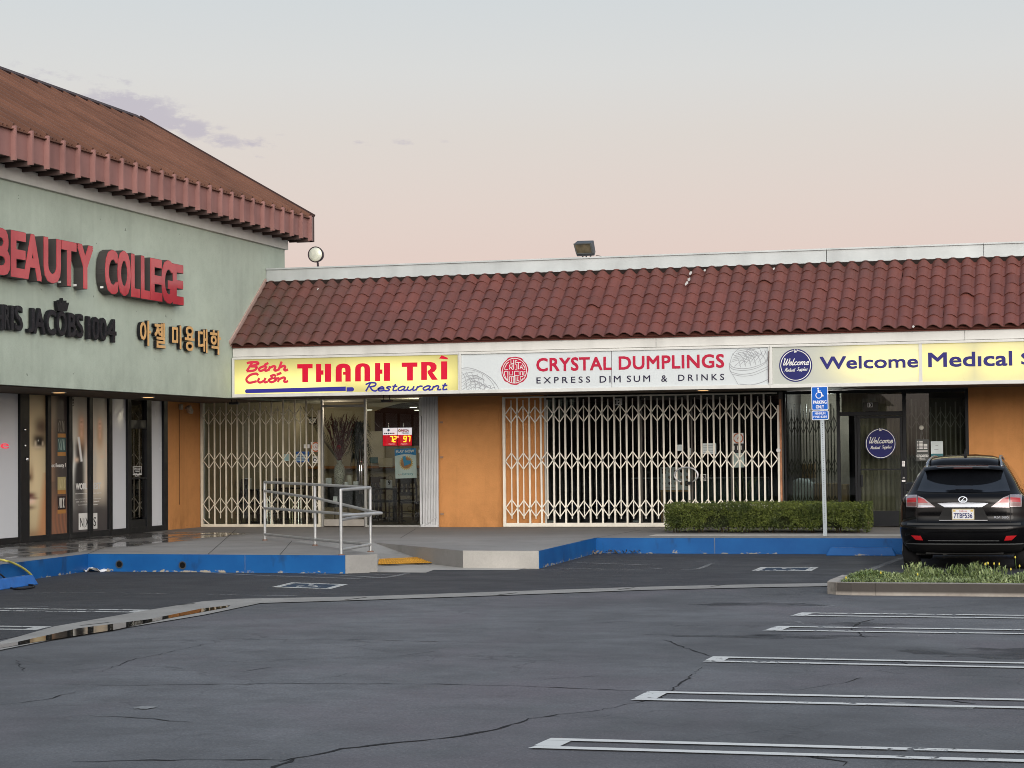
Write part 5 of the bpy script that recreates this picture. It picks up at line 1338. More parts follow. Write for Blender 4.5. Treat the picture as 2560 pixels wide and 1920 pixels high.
# ---- parking sign
pb_ = at(2063,1341,'z',ZW); px_, py_ = pb_.x, pb_.y
ps = thing('parking_sign', 'blue and white accessible parking sign on a steel post', 'sign', (px_,py_,ZW))
zt_s = at(2050,966,'y',py_).z; zb_s = at(2050,1050,'y',py_).z; tilt = -.010
fp = Fr((px_,py_,ZW),(1,0,tilt*-1),(tilt,0,1),(0,-1,0))
mb = MB(); hP = zb_s-ZW+.1
for (a,b,d0,d1) in ((-.034,-.018,-.02,.004),(.018,.034,-.02,.004),(-.018,.018,.0,.004)): mb.rect(fp,a,b,0,hP+.3,d0,d1)
mb.build('post', mat('post_steel',(.36,.40,.42),.45,metal=.5,var=.12,sc=6), ps)
mb = MB(); z_ = .25
while z_ < hP-.14: mb.disc(fp,0,z_,.006,.0035,.0055,8); z_ += .0254*1.5
mb.build('post_holes', mat('hole_black',(0,0,0)), ps)
W_ = at(2071,1050,'y',py_).x-at(2029,1050,'y',py_).x
xo = (at(2050,1010,'y',py_).x-px_)-tilt*(zt_s-ZW)*.9
sx0, sx1 = xo-W_/2, xo+W_/2; sh0, sh1 = zb_s-ZW, zt_s-ZW; spl = at(2050,1026,'y',py_).z-ZW
def rrect(x0,x1,y0,y1,r,n=5):
    P = []
    for cx,cy,a0 in ((x1-r,y0+r,-90),(x1-r,y1-r,0),(x0+r,y1-r,90),(x0+r,y0+r,180)):
        for k in range(n+1): a = rad(a0+90*k/n); P.append((cx+r*math.cos(a),cy+r*math.sin(a)))
    return P
M_SB, M_SWH = mat('sign_blue',(.004,.10,.46),.35,var=.05), mat('sign_white',(.72,.73,.74),.35,var=.04)
for nm, a, b in (('plate',spl+.004,sh1),('lower_plate',sh0,spl-.004)):
    mb = MB(); mb.prism(fp, rrect(sx0,sx1,a,b,.022), .012, .016); pl = mb.build(nm, M_SWH, ps)
    mb = MB(); k = .012; mb.prism(fp, rrect(sx0+k,sx1-k,a+k,b-k,.016), .0155, .0185); mb.build('blue_face', M_SB, pl)
    mb = MB(); w__ = sx1-sx0
    if nm == 'plate':
        H_ = b-a; wheelchair(mb, fp, (sx0+sx1)/2-.01, a+H_*.66, H_*.29, .0195, .15)
        mb.text(fp,'PARKING',sx0+.03,sx1-.03,a+H_*.265,a+H_*.41,.018,.0200,bold=.02); mb.text(fp,'ONLY',sx0+.075,sx1-.075,a+H_*.07,a+H_*.215,.018,.0200,bold=.02)
    else:
        H_ = b-a; mb.text(fp,'MINIMUM',sx0+.055,sx1-.055,a+H_*.58,a+H_*.82,.018,.0200,bold=.015); mb.text(fp,'FINE $250',sx0+.03,sx1-.03,a+H_*.20,a+H_*.46,.018,.0200,bold=.015)
    mb.build('lettering', M_SWH, pl, fix=False)

# ---- wheel stops
def wheelstop(label, c, ang, L, m):
    root = thing('wheel_stop', label, 'wheel stop', (c[0],c[1],0.004))
    fr = Fr((c[0],c[1],.004),(math.cos(ang),math.sin(ang),0),(-math.sin(ang),math.cos(ang),0),(0,0,1))
    mb = MB(); h = .135; vs = [fr(-L/2,-.11,0),fr(L/2,-.11,0),fr(L/2,.11,0),fr(-L/2,.11,0),fr(-L/2+.07,-.055,h),fr(L/2-.07,-.055,h),fr(L/2-.07,.055,h),fr(-L/2+.07,.055,h)]
    mb.hexa([tuple(v) for v in vs]); mb.build('block', m, root, bevel=.012)
    mb = MB()
    for s in (-.36,.36): mb.disc(fr, s*L, 0, .014, h, h+.004, 10)
    mb.build('pin', mat('pin_steel',(.2,.18,.16),.6), root)
a, b = g(2064,1390,0), g(2241,1390,0)
wheelstop('blue wheel stop against the blue kerb beside the black car', ((a[0]+b[0])/2,a[1]+.13), 0, b[0]-a[0], M_BLUE)
a = g(68,1463,0); d_ = Vector((K1[0]-K2[0],K1[1]-K2[1],0)).normalized()
wheelstop('blue wheel stop lying under the yellow hose', (a[0]+d_.x*.95-.0,a[1]+d_.y*.95+.12), math.atan2(d_.y,d_.x), 1.9, mat('blue_stop_paint',(.02,.13,.42),.4,var=.2,sc=4))
# ---- hose, cable, paper
Yh = g(66,1450,0)[1]
mb = MB(); P = [at(-120,1380,'z',ZW+.02),at(-50,1392,'z',ZW+.03)]
for u, v in [(5,1400),(28,1406),(50,1416),(68,1428),(79,1439),(80,1447),(70,1452),(60,1454)]:
    kn = Vector((K2[1]-K1[1],-(K2[0]-K1[0]),0)).normalized(); kn = kn if kn.x > 0 else -kn
    d = ray(u,v); c0 = Vector((0,0,CAM_H)); k0 = Vector((K1[0],K1[1],0))+kn*.07
    p = c0+d*((k0-c0).dot(kn)/d.dot(kn)); P.append(Vector((p.x,p.y,max(.016,p.z))) if p.z > .016 else at(u,v,'z',.016))
mb.tube(spline(P,6), .016, 8); tag(mb.build('garden_hose', mat('yellow_hose',(.55,.50,.13),.5), smooth=True), 'yellow hose looping over the blue kerb', 'hose')
mb = MB(); P = [at(-10,1428,'y',g(20,1465)[1]-.0),(at(12,1445,'y',g(20,1465)[1]-.02))]+[Vector((*g(u,v,.02),.02)) for u,v in [(24,1467),(40,1472),(58,1472),(82,1468),(84,1463),(72,1462)]]
mb.tube(spline(P,6), .012, 8); tag(mb.build('black_cable', mat('black_rubber',(.012,.012,.013),.5), smooth=True), 'black cable trailing over the blue wheel stop', 'cable')
mb = MB(); c_ = g(238,1428,0); c_ = (c_[0],c_[1]-.17); n = 9; vs = []
for i in range(n):
    for j in range(5):
        vs.append((c_[0]+(i/(n-1)-.5)*.50+random.uniform(-.02,.02), c_[1]+(j/4-.5)*.26+random.uniform(-.03,.03), .012+random.uniform(0,.05)*(1 if 0<i<n-1 else .2)+.02*math.sin(i*1.3+j)))
fs = [(i*5+j,(i+1)*5+j,(i+1)*5+j+1,i*5+j+1) for i in range(n-1) for j in range(4)]
mb.add(vs, fs); tag(mb.build('crumpled_paper', mat('paper_white',(.66,.67,.68),.8), fix=False), 'crumpled white paper at the foot of the blue kerb', 'litter')
lits = [(1491,1376,.10,'white scrap of litter in the corner of the right blue kerb'),(1512,1381,.16,'flattened pale litter just out from the right kerb corner')]
for u, v, s, lab in lits:
    c_ = g(u,v,0); mb = MB(); vs = [(c_[0]+s*math.cos(a*.9)*random.uniform(.6,1.2),c_[1]+s*math.sin(a*.9)*random.uniform(.6,1.2),.012+random.uniform(0,.05)) for a in range(7)]
    mb.add(vs+[(c_[0],c_[1],.05)],[(i,(i+1)%7,7) for i in range(7)]); tag(mb.build('litter_scrap', mat('paper_white',(0,0,0)), fix=False), lab, 'litter')
mb = MB()
for i in range(130):
    u = random.uniform(1480,1600); c_ = g(u, 1382-(u-1480)*.0+random.uniform(-4,4), 0)
    leaves(mb, Vector((c_[0],c_[1]-.03,.015+random.random()*.05)), 1, .08)
struct(mb.build('leaf_debris', mat('dead_leaf',(.035,.03,.018),.9,island=.4), fix=False), 'stuff')

# ---- floodlights on the parapet
rl = thing('round_floodlight', 'round floodlight on a short stem above the coping', 'floodlight', (at(792,664,'y',39.3).x,39.3,5.62))
cx_, cz_ = at(792,637,'y',39.3).x, at(792,637,'y',39.3).z; r_ = abs(at(811,637,'y',39.3).x-at(773.5,637,'y',39.3).x)/2
mb = MB(); mb.lathe((cx_,39.3,cz_), [(r_*.90,-.07),(r_,-.09),(r_,-.05),(r_*.85,.06),(r_*.35,.17),(.03,.20)], 36, axis='y'); mb.build('housing', mat('bronze_housing',(.05,.035,.045),.4), rl, auto=35)
mb = MB(); mb.lathe((cx_,39.3,cz_), [(r_*.90,-.075),(r_*.86,-.088),(r_*.5,-.105),(.01,-.112)], 36, axis='y')
m, t, out = nodes('floodlight_lens'); bsdf(t, out, mixc(t, rng(t, noise(t,6,3),.35,.65),(.52,.54,.47),(.68,.70,.58)), .2, metal=.1); mb.build('lens', m, rl, smooth=True)
mb = MB(); mb.tube([(cx_+.01,39.32,cz_-r_*.95),(cx_+.02,39.32,5.63)],.022,12); mb.lathe((cx_+.02,39.32,5.633),[(.06,0),(.06,.012)],14); mb.build('stem', mat('bronze_housing',(0,0,0)), rl)
bl = thing('box_floodlight', 'dark box floodlight tilted down on the coping', 'floodlight', (at(1463,640,'y',39.3).x,39.3,5.63))
q7 = lambda px,py,Y=39.25: at(1400+px*.07233,580+py*.07233,'y',Y)
F = [q7(600,850),q7(1215,825),q7(1140,400),q7(525,430)]
F = [Vector((p.x,39.15+(.06 if k<2 else -.04),p.z)) for k,p in enumerate(F)]
Bk = [q7(640,840,39.5),q7(1225,700,39.5),q7(1170,290,39.5),q7(600,305,39.5)]
Bk = [Vector((p.x,39.15+.34+(.03 if k<2 else 0),p.z)) for k,p in enumerate(Bk)]
mb = MB(); mb.hexa(F+Bk); mb.build('housing', mat('grey_housing',(.055,.062,.07),.5), bl, bevel=.012)
def fq(a,b): return F[0].lerp(F[1],a).lerp(F[3].lerp(F[2],a),b)+Vector((0,-.006,0))
mb = MB(); mb.poly([fq(.06,.24),fq(.90,.24),fq(.92,.92),fq(.04,.92)]); mb.build('lens', mat('amber_dark_glass',(.10,.085,.055),.08,var=.5,sc=7), bl)
mb = MB()
for (a,b,c,d) in ((.0,1,.16,.24),(.0,1,.92,1.0),(.0,.06,.24,.92),(.90,1,.24,.92)):
    P = [fq(a,c),fq(b,c),fq(b,d),fq(a,d)]; mb.hexa([p for p in P]+[p+Vector((0,-.014,0)) for p in P])
mb.build('bezel', mat('bezel_grey',(.09,.10,.10),.4), bl)
mb = MB(); p = fq(.5,0)
for dx in (-.10,-.02,.08): mb.tube([(p.x+dx,p.y+.12,p.z+.02),(p.x+dx*.7,p.y+.12,5.63)],.014,8)
mb.box(p.x-.12,p.x+.12,p.y+.06,p.y+.2,5.63,5.64); mb.build('bracket', mat('grey_housing',(0,0,0)), bl)
mb = MB(); mb.tube(spline([(F[1].x,F[1].y+.1,F[1].z+.01),(F[1].x+.06,F[1].y+.1,F[1].z+.005),(F[1].x+.13,F[1].y+.1,5.64)],5),.006,6); mb.build('wire', M_BLACK, bl)

# ---- planter island
def isl(u,v,z): return g(u,v,z)
ik = thing('planter_kerb', 'stained concrete kerb of the planted island in front of the black car', 'kerb', (*g(2300,1490,0),0))
zk = .155
front = [g(2076,1462,zk),g(2078,1470,zk)]; 
yk0 = g(2320,1490,0)[1]; xk0 = g(2076,1480,0)[0]
ydep = yk0+1.55
outer = [(xk0+.03,ydep),(xk0-.01,yk0+.55),(xk0+.0,yk0+.24),(xk0+.12,yk0+.08),(xk0+.32,yk0+.01),(xk0+.6,yk0),(XR,yk0-.04)]
inner = [(xk0+.18,ydep),(xk0+.14,yk0+.6),(xk0+.16,yk0+.32),(xk0+.24,yk0+.21),(xk0+.4,yk0+.16),(xk0+.62,yk0+.15),(XR,yk0+.11)]
m, t, out = nodes('stained_kerb')
gq = t.nodes.new('ShaderNodeNewGeometry'); s_ = t.nodes.new('ShaderNodeSeparateXYZ'); t.links.new(gq.outputs['Position'], s_.inputs[0])
c = mixc(t, rng(t,noise(t,3.5,6,.65),.35,.65),(.26,.23,.20),(.36,.33,.29))
st = mth(t,'MULTIPLY',rng(t,mth(t,'ADD',noise(t,1.7,5,.6,(1,1,.6)),rng(t,s_.outputs[0],xk0,xk0+.7,-.16,.20)),.38,.52,0,.90),rng(t,s_.outputs[2],.02,.05))
c = mixc(t, st, c, (.042,.037,.034)); c = mixc(t, rng(t,s_.outputs[2],.146,.154,0,.55), c, (.42,.40,.37))
bsdf(t, out, c, .85, bump=noise(t,40,4,.7), bstr=.25, bdist=.008); M_IK = m
cuts = [(0,5,0.,1.),(5,6,.0,.155),(5,6,.157,.34),(5,6,.342,.6),(5,6,.602,1.)]
def lerp2(a,b,f): return (a[0]+(b[0]-a[0])*f,a[1]+(b[1]-a[1])*f)
for i0,i1,f0,f1 in cuts:
    if i1-i0 > 1: o_, i_ = outer[i0:i1+1], inner[i0:i1+1]
    else: o_ = [lerp2(outer[i0],outer[i1],f0),lerp2(outer[i0],outer[i1],f1)]; i_ = [lerp2(inner[i0],inner[i1],f0),lerp2(inner[i0],inner[i1],f1)]
    mb = MB(); mb.prism(HZ, o_+i_[::-1], -.02, zk); mb.build('kerb_stone', M_IK, ik, bevel=.012)
mb = MB(); mb.prism(HZ, [(xk0+.03,ydep),(XR,ydep),(XR,ydep-.14),(xk0+.16,ydep-.14)], -.02, zk); mb.build('kerb_stone', M_IK, ik, bevel=.012)
mb = MB(); mb.prism(HZ, inner[1:]+[(XR,ydep-.14),(xk0+.18,ydep-.14)], -.01, .11); struct(mb.build('planter_soil', mat('dark_soil',(.03,.022,.016),.95)))
mb = MB()
def blade(p, L, az, lean, w_):
    d = Vector((math.cos(az),math.sin(az),0)); s = Vector((-d.y,d.x,0))*w_/2
    a = p; b = p+d*L*.35*lean+Vector((0,0,L*.62)); c = p+d*L*.95*lean+Vector((0,0,L*(1-.30*lean)))
    mb.add([a-s*.6,a+s*.6,b+s,b-s,c],[(0,1,2,3),(3,2,4)])
for i in range(24000):
    x = xk0+.2+ (random.random()**1.35)*8.0; y = random.uniform(yk0+.10,ydep-.1)
    hmax = .11+.14*min(1,(x-xk0)/1.1)*min(1,(y-yk0)/.8)
    hmax *= .75+.35*math.sin(x*3.1)*math.sin(y*2.7+x)+.15*math.sin(x*9)
    z0 = .10+random.random()**.7*max(.02,hmax-.10)
    blade(Vector((x,y,z0)), random.uniform(.05,.10), random.uniform(0,6.28), random.uniform(.4,1.3), random.uniform(.010,.019))
for (u,v) in [(2293,1411),(2270,1416),(2390,1416),(2500,1420),(2340,1425),(2440,1412)]:
    p = at(u,v,'y',yk0+1.0)
    for k in range(40): blade(Vector((p.x+random.gauss(0,.05),p.y+random.gauss(0,.05),p.z-.10+random.random()*.09)), random.uniform(.05,.09), random.uniform(0,6.28), random.uniform(.3,1.2), .015)
struct(mb.build('ground_cover', leafmat('groundcover_leaf',(.11,.155,.050),(.36,.42,.20),(.085,.13,.035)), fix=False), 'stuff')
for k,(u,v) in enumerate([(2115,1445),(2202,1433),(2463,1411),(2470,1409),(2485,1410),(2498,1411),(2538,1394),(2549,1416),(2527,1424),(2294,1437)]):
    p = at(u,v,'y',yk0+.75-.5*(v>1420)); mb = MB(); h = random.uniform(.05,.12)
    fl = thing('yellow_bud', 'small yellow flower bud on a thin stalk above the ground cover', 'flower', (p.x,p.y,p.z), 'yellow buds above the ground cover')
    mb.tube([(p.x+.01,p.y,p.z-h-.05),(p.x,p.y,p.z-.01)],.003,5); mb.build('stalk', mat('stalk_green',(.10,.16,.05),.6), fl)
    mb = MB(); mb.lathe((p.x,p.y,p.z-.012),[(.003,0),(.010,.010),(.009,.024),(.003,.034)],8); mb.build('bud', mat('bud_yellow',(.55,.45,.07),.6), fl)

# ---- brackets and lights under the canopy
for k,(u,v) in enumerate([(587,1004),(968,1000)]):
    p = at(u,v,'y',38.0); zt2_ = 2.944
    sb_ = thing('canopy_lamp', ['black swivel lamp under the canopy at the sage wall corner','black swivel lamp under the canopy above the glass door'][k], 'lamp', (p.x,38.0,zt2_))
    mb = MB(); mb.tube([(p.x-.07,38,zt2_),(p.x-.07,38,zt2_-.10)],.010,6); mb.tube([(p.x+.04,38,zt2_),(p.x+.05,38,zt2_-.10)],.010,6); mb.build('arm', M_BLACK, sb_)
    mb = MB(); mb.box(p.x-.11,p.x+.10,37.94,38.06,zt2_-.145,zt2_-.10); mb.build('lamp_head', M_BLACK, sb_, bevel=.012)
for k,(X_,Y_,lab,mm) in enumerate([(XC-.75,35.2,'warm downlight set in the soffit beside the orange pier',None),(at(1758,980,'y',38.6).x,38.6,'warm downlight in the soffit above the rusty gate',None),(XC-.8,31.8,'downlight in the soffit above the window posters',None)]):
    dl = thing('downlight', lab, 'lamp', (X_,Y_,2.9))
    zz = 2.894 if X_ < XC-.2 else 2.944
    mb = MB(); mb.lathe((X_,Y_,zz-.012),[(.12,0),(.13,.012)],24); mb.build('trim', M_TRIM, dl)
    mb = MB(); mb.lathe((X_,Y_,zz-.016),[(.095,0),(.10,.004)],24); mb.build('lens', glow('warm_downlight',(1,.55,.22),1.6), dl)

# ================================================================== inside the restaurant
YI = YF+.06
M_WOOD = mat('dark_wood', (.035,.02,.014), .45, var=.3, sc=8)
M_PAPER = mat('paper_white', (.66,.67,.68), .8)
def lampin(name, x, y, z, e, col=(1,.84,.64), r=.12):
    l = bpy.data.lights.new(name,'POINT'); l.energy = e; l.color = col; l.shadow_soft_size = .02
    o = bpy.data.objects.new(name,l); COL.objects.link(o); o.location = (x,y,z); return o
DL = [(480+1525*.28933,950+257*.28933,'left of the lottery display'),(480+1912*.28933,950+235*.28933,'right of the lottery display'),(480+1952*.28933,950+259*.28933,'farthest, beside the folded gate')]
for k,(u,v,lab) in enumerate(DL):
    p = at(u,v,'z',3.0)
    yy = min(p.y,45.5); p = at(u,v,'y',yy) if p.y > 45.5 or p.y < YF else p
    dl = thing('ceiling_downlight', 'lit ceiling downlight inside the restaurant, '+lab, 'lamp', tuple(p))
    mb = MB(); mb.lathe((p.x,p.y,p.z-.004),[(.10,0),(.115,.012)],20); mb.build('trim', M_TRIM, dl)
    mb = MB(); mb.lathe((p.x,p.y,p.z-.010),[(.08,0),(.085,.005)],20); mb.build('lens', glow('downlight_lens',(1,.95,.78),4.0), dl)
lampin('downlight_glow', -14.3, 43.6, 2.75, 32)
lampin('downlight_glow', -13.1, 44.2, 2.75, 32)
lampin('downlight_glow', -16.6, 44.6, 2.75, 15)
lampin('wall_wash', fy(800,1080,46.0), 45.8, 2.6, 5)
BK = FY(YB)
def wallpic(name, u0, v0, u1, v1, label, cat, m0, m1=None, Y=YB-.02, t_=.03):
    r = RY(Y,u0,v1,u1,v0); root = thing(name, label, cat, (r[0],Y,r[2])); fr = FY(Y)
    mb = MB(); mb.rect(fr,r[0],r[1],r[2],r[3],0,t_); mb.build('frame' if m1 else 'board', m0, root, bevel=.005)
    if m1:
        b_ = .03; mb = MB(); mb.rect(fr,r[0]+b_,r[1]-b_,r[2]+b_,r[3]-b_,t_-.005,t_+.002); mb.build('picture', m1, root)
    return root
tv = wallpic('television', 591,1024,655,1113, 'dark flat television on the beige wall behind the cream gate', 'television', M_BLACK, mat('tv_screen',(.006,.007,.010),.12))
wallpic('wall_picture', 532,1048,566,1101, 'reddish portrait print on the beige wall left of the television', 'picture', mat('frame_brown',(.07,.035,.025),.5), mat('print_red_brown',(.16,.075,.05),.6,var=.5,sc=7))
wallpic('wall_picture', 670,1050,698,1104, 'brown print on the beige wall right of the television', 'picture', mat('frame_brown',(0,0,0)), mat('print_brown',(.11,.07,.04),.6,var=.5,sc=7))
wallpic('wall_picture', 769,1043,793,1061, 'small white framed notice on the lit wall above the seal sticker', 'picture', M_WOOD, M_PAPER)
wallpic('menu_board', 913,1078,962,1165, 'large pale menu board on the wall behind the lottery display', 'board', mat('pale_board',(.50,.47,.40),.6,var=.12,sc=3))
wallpic('wall_notice', 925,1143,945,1158, 'small teal box of papers on the shelf behind the glass door', 'notice', mat('teal_box',(.06,.13,.15),.6), Y=YB-.24)
wallpic('wall_notice', 948,1145,982,1168, 'row of white cards leaning on the shelf behind the poster', 'notice', mat('cream_card',(.45,.42,.34),.7), Y=YB-.24)
# tables and chairs
def make_table(label, x, y):
    t_ = thing('dining_table', label, 'table', (x,y,ZW), 'dining tables')
    mb = MB(); mb.box(x-.38,x+.38,y-.38,y+.38,ZW+.72,ZW+.755); mb.build('tabletop', mat('table_black',(.02,.017,.015),.3), t_, bevel=.008)
    mb = MB(); mb.tube([(x,y,ZW+.03),(x,y,ZW+.72)],.035,12); mb.build('pedestal', M_BLACK, t_)
    mb = MB(); mb.box(x-.26,x+.26,y-.03,y+.03,ZW,ZW+.035); mb.box(x-.03,x+.03,y-.26,y+.26,ZW+.001,ZW+.036); mb.build('foot', M_BLACK, t_, bevel=.006)
    return t_
def make_chair(label):
    t_ = thing('dining_chair', label, 'chair', (0,0,0), 'dining chairs')
    mb = MB(); mb.box(-.21,.21,-.21,.21,.43,.475); mb.build('seat', mat('seat_black',(.015,.013,.012),.5), t_, bevel=.015)
    for sx in (-1,1):
        mb = MB(); mb.tube([(sx*.18,-.18,0),(sx*.18,-.18,.43)],.018,8); mb.build('leg', M_WOOD, t_)
        mb = MB(); mb.tube([(sx*.19,.24,0),(sx*.19,.19,.45),(sx*.19,.20,.62),(sx*.18,.26,.98)],.019,8); mb.build('leg', M_WOOD, t_)
    mb = MB(); mb.box(-.19,.19,.235,.262,.86,.99); mb.box(-.19,.19,.205,.225,.60,.65)
    for k in range(3): mb.hexa([(-.11+k*.10-.018,.205,.65),(-.11+k*.10+.018,.205,.65),(-.11+k*.10+.018,.222,.65),(-.11+k*.10-.018,.222,.65),(-.11+k*.10-.018,.235,.87),(-.11+k*.10+.018,.235,.87),(-.11+k*.10+.018,.25,.87),(-.11+k*.10-.018,.25,.87)])
    mb.build('backrest', M_WOOD, t_)
    mb = MB(); mb.tube([(-.18,-.18,.2),(-.185,.22,.2)],.010,6); mb.tube([(.18,-.18,.2),(.185,.22,.2)],.010,6); mb.tube([(-.18,.02,.2),(.18,.02,.2)],.010,6); mb.build('stretcher', M_WOOD, t_)
    return t_
fx = lambda u,Y: at(u,1200,'y',Y).x
tabs = [('dark table nearest the left end of the cream gate',fx(560,42.2),42.2),('dark table behind the middle of the cream gate',fx(645,42.6),42.6),('dark table behind the lottery poster',fx(985,43.2),43.2),('dark table far back left of the lottery poster',fx(940,45.0),45.0),('dark table far back behind the television wall corner',fx(720,44.6),44.6)]
for lab,x,y in tabs: make_table(lab,x,y)
ch0 = make_chair('dark ladder-back chair behind the lottery poster, back to the window')
chs = [(fx(1022,42.4),42.4,.2,'dark ladder-back chair behind the lottery poster, back to the window'),(fx(962,43.3),43.3,1.5,'dark ladder-back chair left of the table behind the lottery poster'),(fx(1015,44.0),44.0,3.3,'dark ladder-back chair on the far side of the lottery poster table'),(fx(938,44.2),44.2,.1,'dark ladder-back chair at the far back table'),
       (fx(540,42.0),42.0,1.6,'dark chair at the left end of the cream gate'),(fx(585,42.1),42.1,-1.5,'dark chair right of the table at the left end of the cream gate'),(fx(620,42.5),42.5,1.6,'dark chair left of the table behind the middle of the gate'),(fx(670,42.7),42.7,-1.5,'dark chair right of the table behind the middle of the gate'),(fx(700,44.6),44.6,1.5,'dark chair at the table under the brown print'),(fx(745,44.6),44.6,-1.5,'dark chair right of the table under the brown print')]
for k,(x,y,a,lab) in enumerate(chs):
    if k == 0: ch0.location = (x,y,ZW); ch0.rotation_euler = (0,0,a+math.pi)
    else: dup(ch0,(x,y,ZW),lab,a)
def small(name, label, cat, u, v0, v1, Y, w_, m, d_=.04, z0=None):
    a = at(u,v1,'y',Y); b = at(u,v0,'y',Y); z0 = a.z if z0 is None else z0
    mb = MB(); mb.box(a.x-w_/2,a.x+w_/2,Y-d_,Y+d_,z0,max(b.z,z0+.04)); return tag(mb.build(name,m,bevel=.006),label,cat)
zt_b = ZW+.757
small('napkin_holder','white napkin holder on the leftmost dark table','napkin holder',553,1197,1206,42.2,.10,M_PAPER,z0=zt_b)
small('menu_card','upright white menu card on the leftmost dark table','menu',577,1207,1226,42.1,.09,M_PAPER,.01,z0=zt_b)
small('napkin_holder','white napkin holder on the dark table behind the gate middle','napkin holder',621,1195,1208,42.5,.12,M_PAPER,z0=zt_b)
small('menu_card','cream menu card on the table behind the lottery poster','menu',958,1198,1216,43.2,.13,mat('cream_card',(0,0,0)),.01,z0=zt_b)
n9 = small('number_card','white number nine card on the table behind the lottery poster','number card',973,1200,1215,43.0,.14,M_PAPER,.01,z0=zt_b)
r = (fx(973,42.98)-.03,fx(973,42.98)+.03); mb = MB(); mb.text(FY(42.985),'9',r[0],r[1],zt_b+.06,zt_b+.17,.006,.008,bold=.02); mb.build('digit', mat('print_black',(0,0,0)), n9)
# steel-legged stools leaning behind the gate
for k,(u,lab) in enumerate([(680,'bright tubular steel stool frame folded behind the handrail post'),(742,'yellow-striped steel stool frame standing behind the gate'),(763,'second tubular steel stool frame beside the yellow-striped one')]):
    x = fx(u,41.0); st = thing('folding_stool', lab, 'stool', (x,41.0,ZW)); mm = mat('steel_tube',(.65,.65,.62),.25,.9) if k != 1 else mat('yellow_tube',(.55,.52,.30),.35)
    for q in range(4 if k == 0 else 2):
        mb = MB(); mb.tube([(x-.12+q*.06,40.9,ZW),(x-.18+q*.05,41.05,ZW+.62-.06*(q%2))],.011,8); mb.build('leg', mm, st)
    mb = MB(); mb.tube([(x-.2,41.05,ZW+.60),(x+.1,41.05,ZW+.66)],.012,8); mb.build('crossbar', mm, st)
# stand, vase, branches
Yv = 40.9
xv = fx(849,Yv); zst = at(850,1213,'y',Yv).z
sd_ = thing('entrance_stand', 'dark wooden stand carrying the speckled vase inside the door', 'stand', (xv,Yv,ZW))
mb = MB(); mb.box(xv-.36,xv+.58,Yv-.25,Yv+.25,zst-.04,zst); mb.build('top', M_WOOD, sd_, bevel=.006)
mb = MB(); mb.box(xv-.32,xv+.54,Yv-.21,Yv+.21,ZW+.40,zst-.04); mb.build('cabinet', mat('stand_black',(.014,.013,.013),.5), sd_)
for k in range(3):
    mb = MB(); xx = xv-.33+k*.30; mb.box(xx,xx+.27,Yv-.2,Yv+.2,ZW+.01,ZW+.37); tag(mb.build('storage_box', mat('tan_box',(.20,.15,.10),.7), bevel=.01), ['left','middle','right'][k]+' tan box under the dark entrance stand','box')
vs_ = thing('tall_vase', 'tall speckled cream vase holding red branches', 'vase', (xv,Yv,zst))
hv = at(849,1151,'y',Yv).z-zst; rv = abs(fx(862,Yv)-fx(835,Yv))/2
m, t, out = nodes('speckled_ceramic'); bsdf(t, out, mixc(t, rng(t,noise(t,60,4,.7),.48,.56),(.46,.44,.36),(.14,.13,.10)), .3); 
mb = MB(); mb.lathe((xv,Yv,zst),[(rv*.62,0),(rv*.74,.02*hv),(rv*.98,.42*hv),(rv,.60*hv),(rv*.80,.76*hv),(rv*.46,.85*hv),(rv*.46,.92*hv),(rv*.60,1.0*hv),(rv*.50,1.0*hv)],28); mb.build('body', m, vs_, smooth=True)
br = thing('red_branches', 'fan of dark red branches standing in the speckled vase', 'dried branches', (xv,Yv,zst+hv*.8))
mb = MB(); zt0 = at(849,1040,'y',Yv).z
for i in range(46):
    a = random.gauss(0,.36); h = (zt0-zst-hv)*random.uniform(.75,1.08); d = random.gauss(0,.12); kx = random.gauss(0,.05)
    P = [(xv+random.gauss(0,.015),Yv,zst+hv*.9),(xv+a*.25,Yv+d*.3,zst+hv+h*.35),(xv+a*.38+kx,Yv+d*.6,zst+hv+h*.7),(xv+a*.52+kx*2,Yv+d,zst+hv+h)]
    mb.tube(spline(P,3),[.007]*9+[.004],5)
    for q in range(3):
        f = random.uniform(.5,.95); p = Vector(P[1]).lerp(Vector(P[3]),f); mb.tube([p,p+Vector((random.gauss(0,.05),random.gauss(0,.04),random.uniform(.06,.14)))],.004,4)
mb.build('twigs', mat('dark_red_twig',(.085,.016,.018),.6), br)
mb = MB()
for i in range(7):
    a = -.25-.12*i*.6; P = [(xv,Yv,zst+hv*.9),(xv+a*.7,Yv+.05,zst+hv+.25+.05*i),(xv+a*1.25,Yv+.1,zst+hv+.55+.10*i)]; mb.tube(spline(P,4),.006,5)
mb.build('bare_stem', mat('bare_stem',(.12,.10,.08),.7), br)
pl_ = thing('drooping_plant', 'black-green drooping plant beside the red branches behind the door', 'plant', (xv+.34,Yv+.2,ZW))
mb = MB(); xp = xv+.34
for i in range(420):
    a = random.uniform(0,6.28); r0 = random.uniform(.04,.42); z0 = zst+hv+random.uniform(.0,.75)
    p = Vector((xp+random.gauss(0,.04),Yv+.22,z0)); d = Vector((math.cos(a),math.sin(a)*.5,0)); 
    q1 = p+d*r0*.6+Vector((0,0,.10)); q2 = p+d*r0+Vector((0,0,-.02-random.random()*.25)); s = Vector((-d.y,d.x,.2)).normalized()*.012
    mb.add([p-s,p+s,q1+s,q1-s,q2],[(0,1,2,3),(3,2,4)])
mb.build('fronds', leafmat('dark_frond',(.012,.016,.010),(.035,.042,.024),(.010,.012,.008)), pl_, fix=False)
mb = MB(); mb.tube([(xp,Yv+.22,ZW),(xp,Yv+.22,zst+hv+.6)],.03,8); mb.build('trunk', mat('dark_trunk',(.02,.016,.012),.8), pl_)
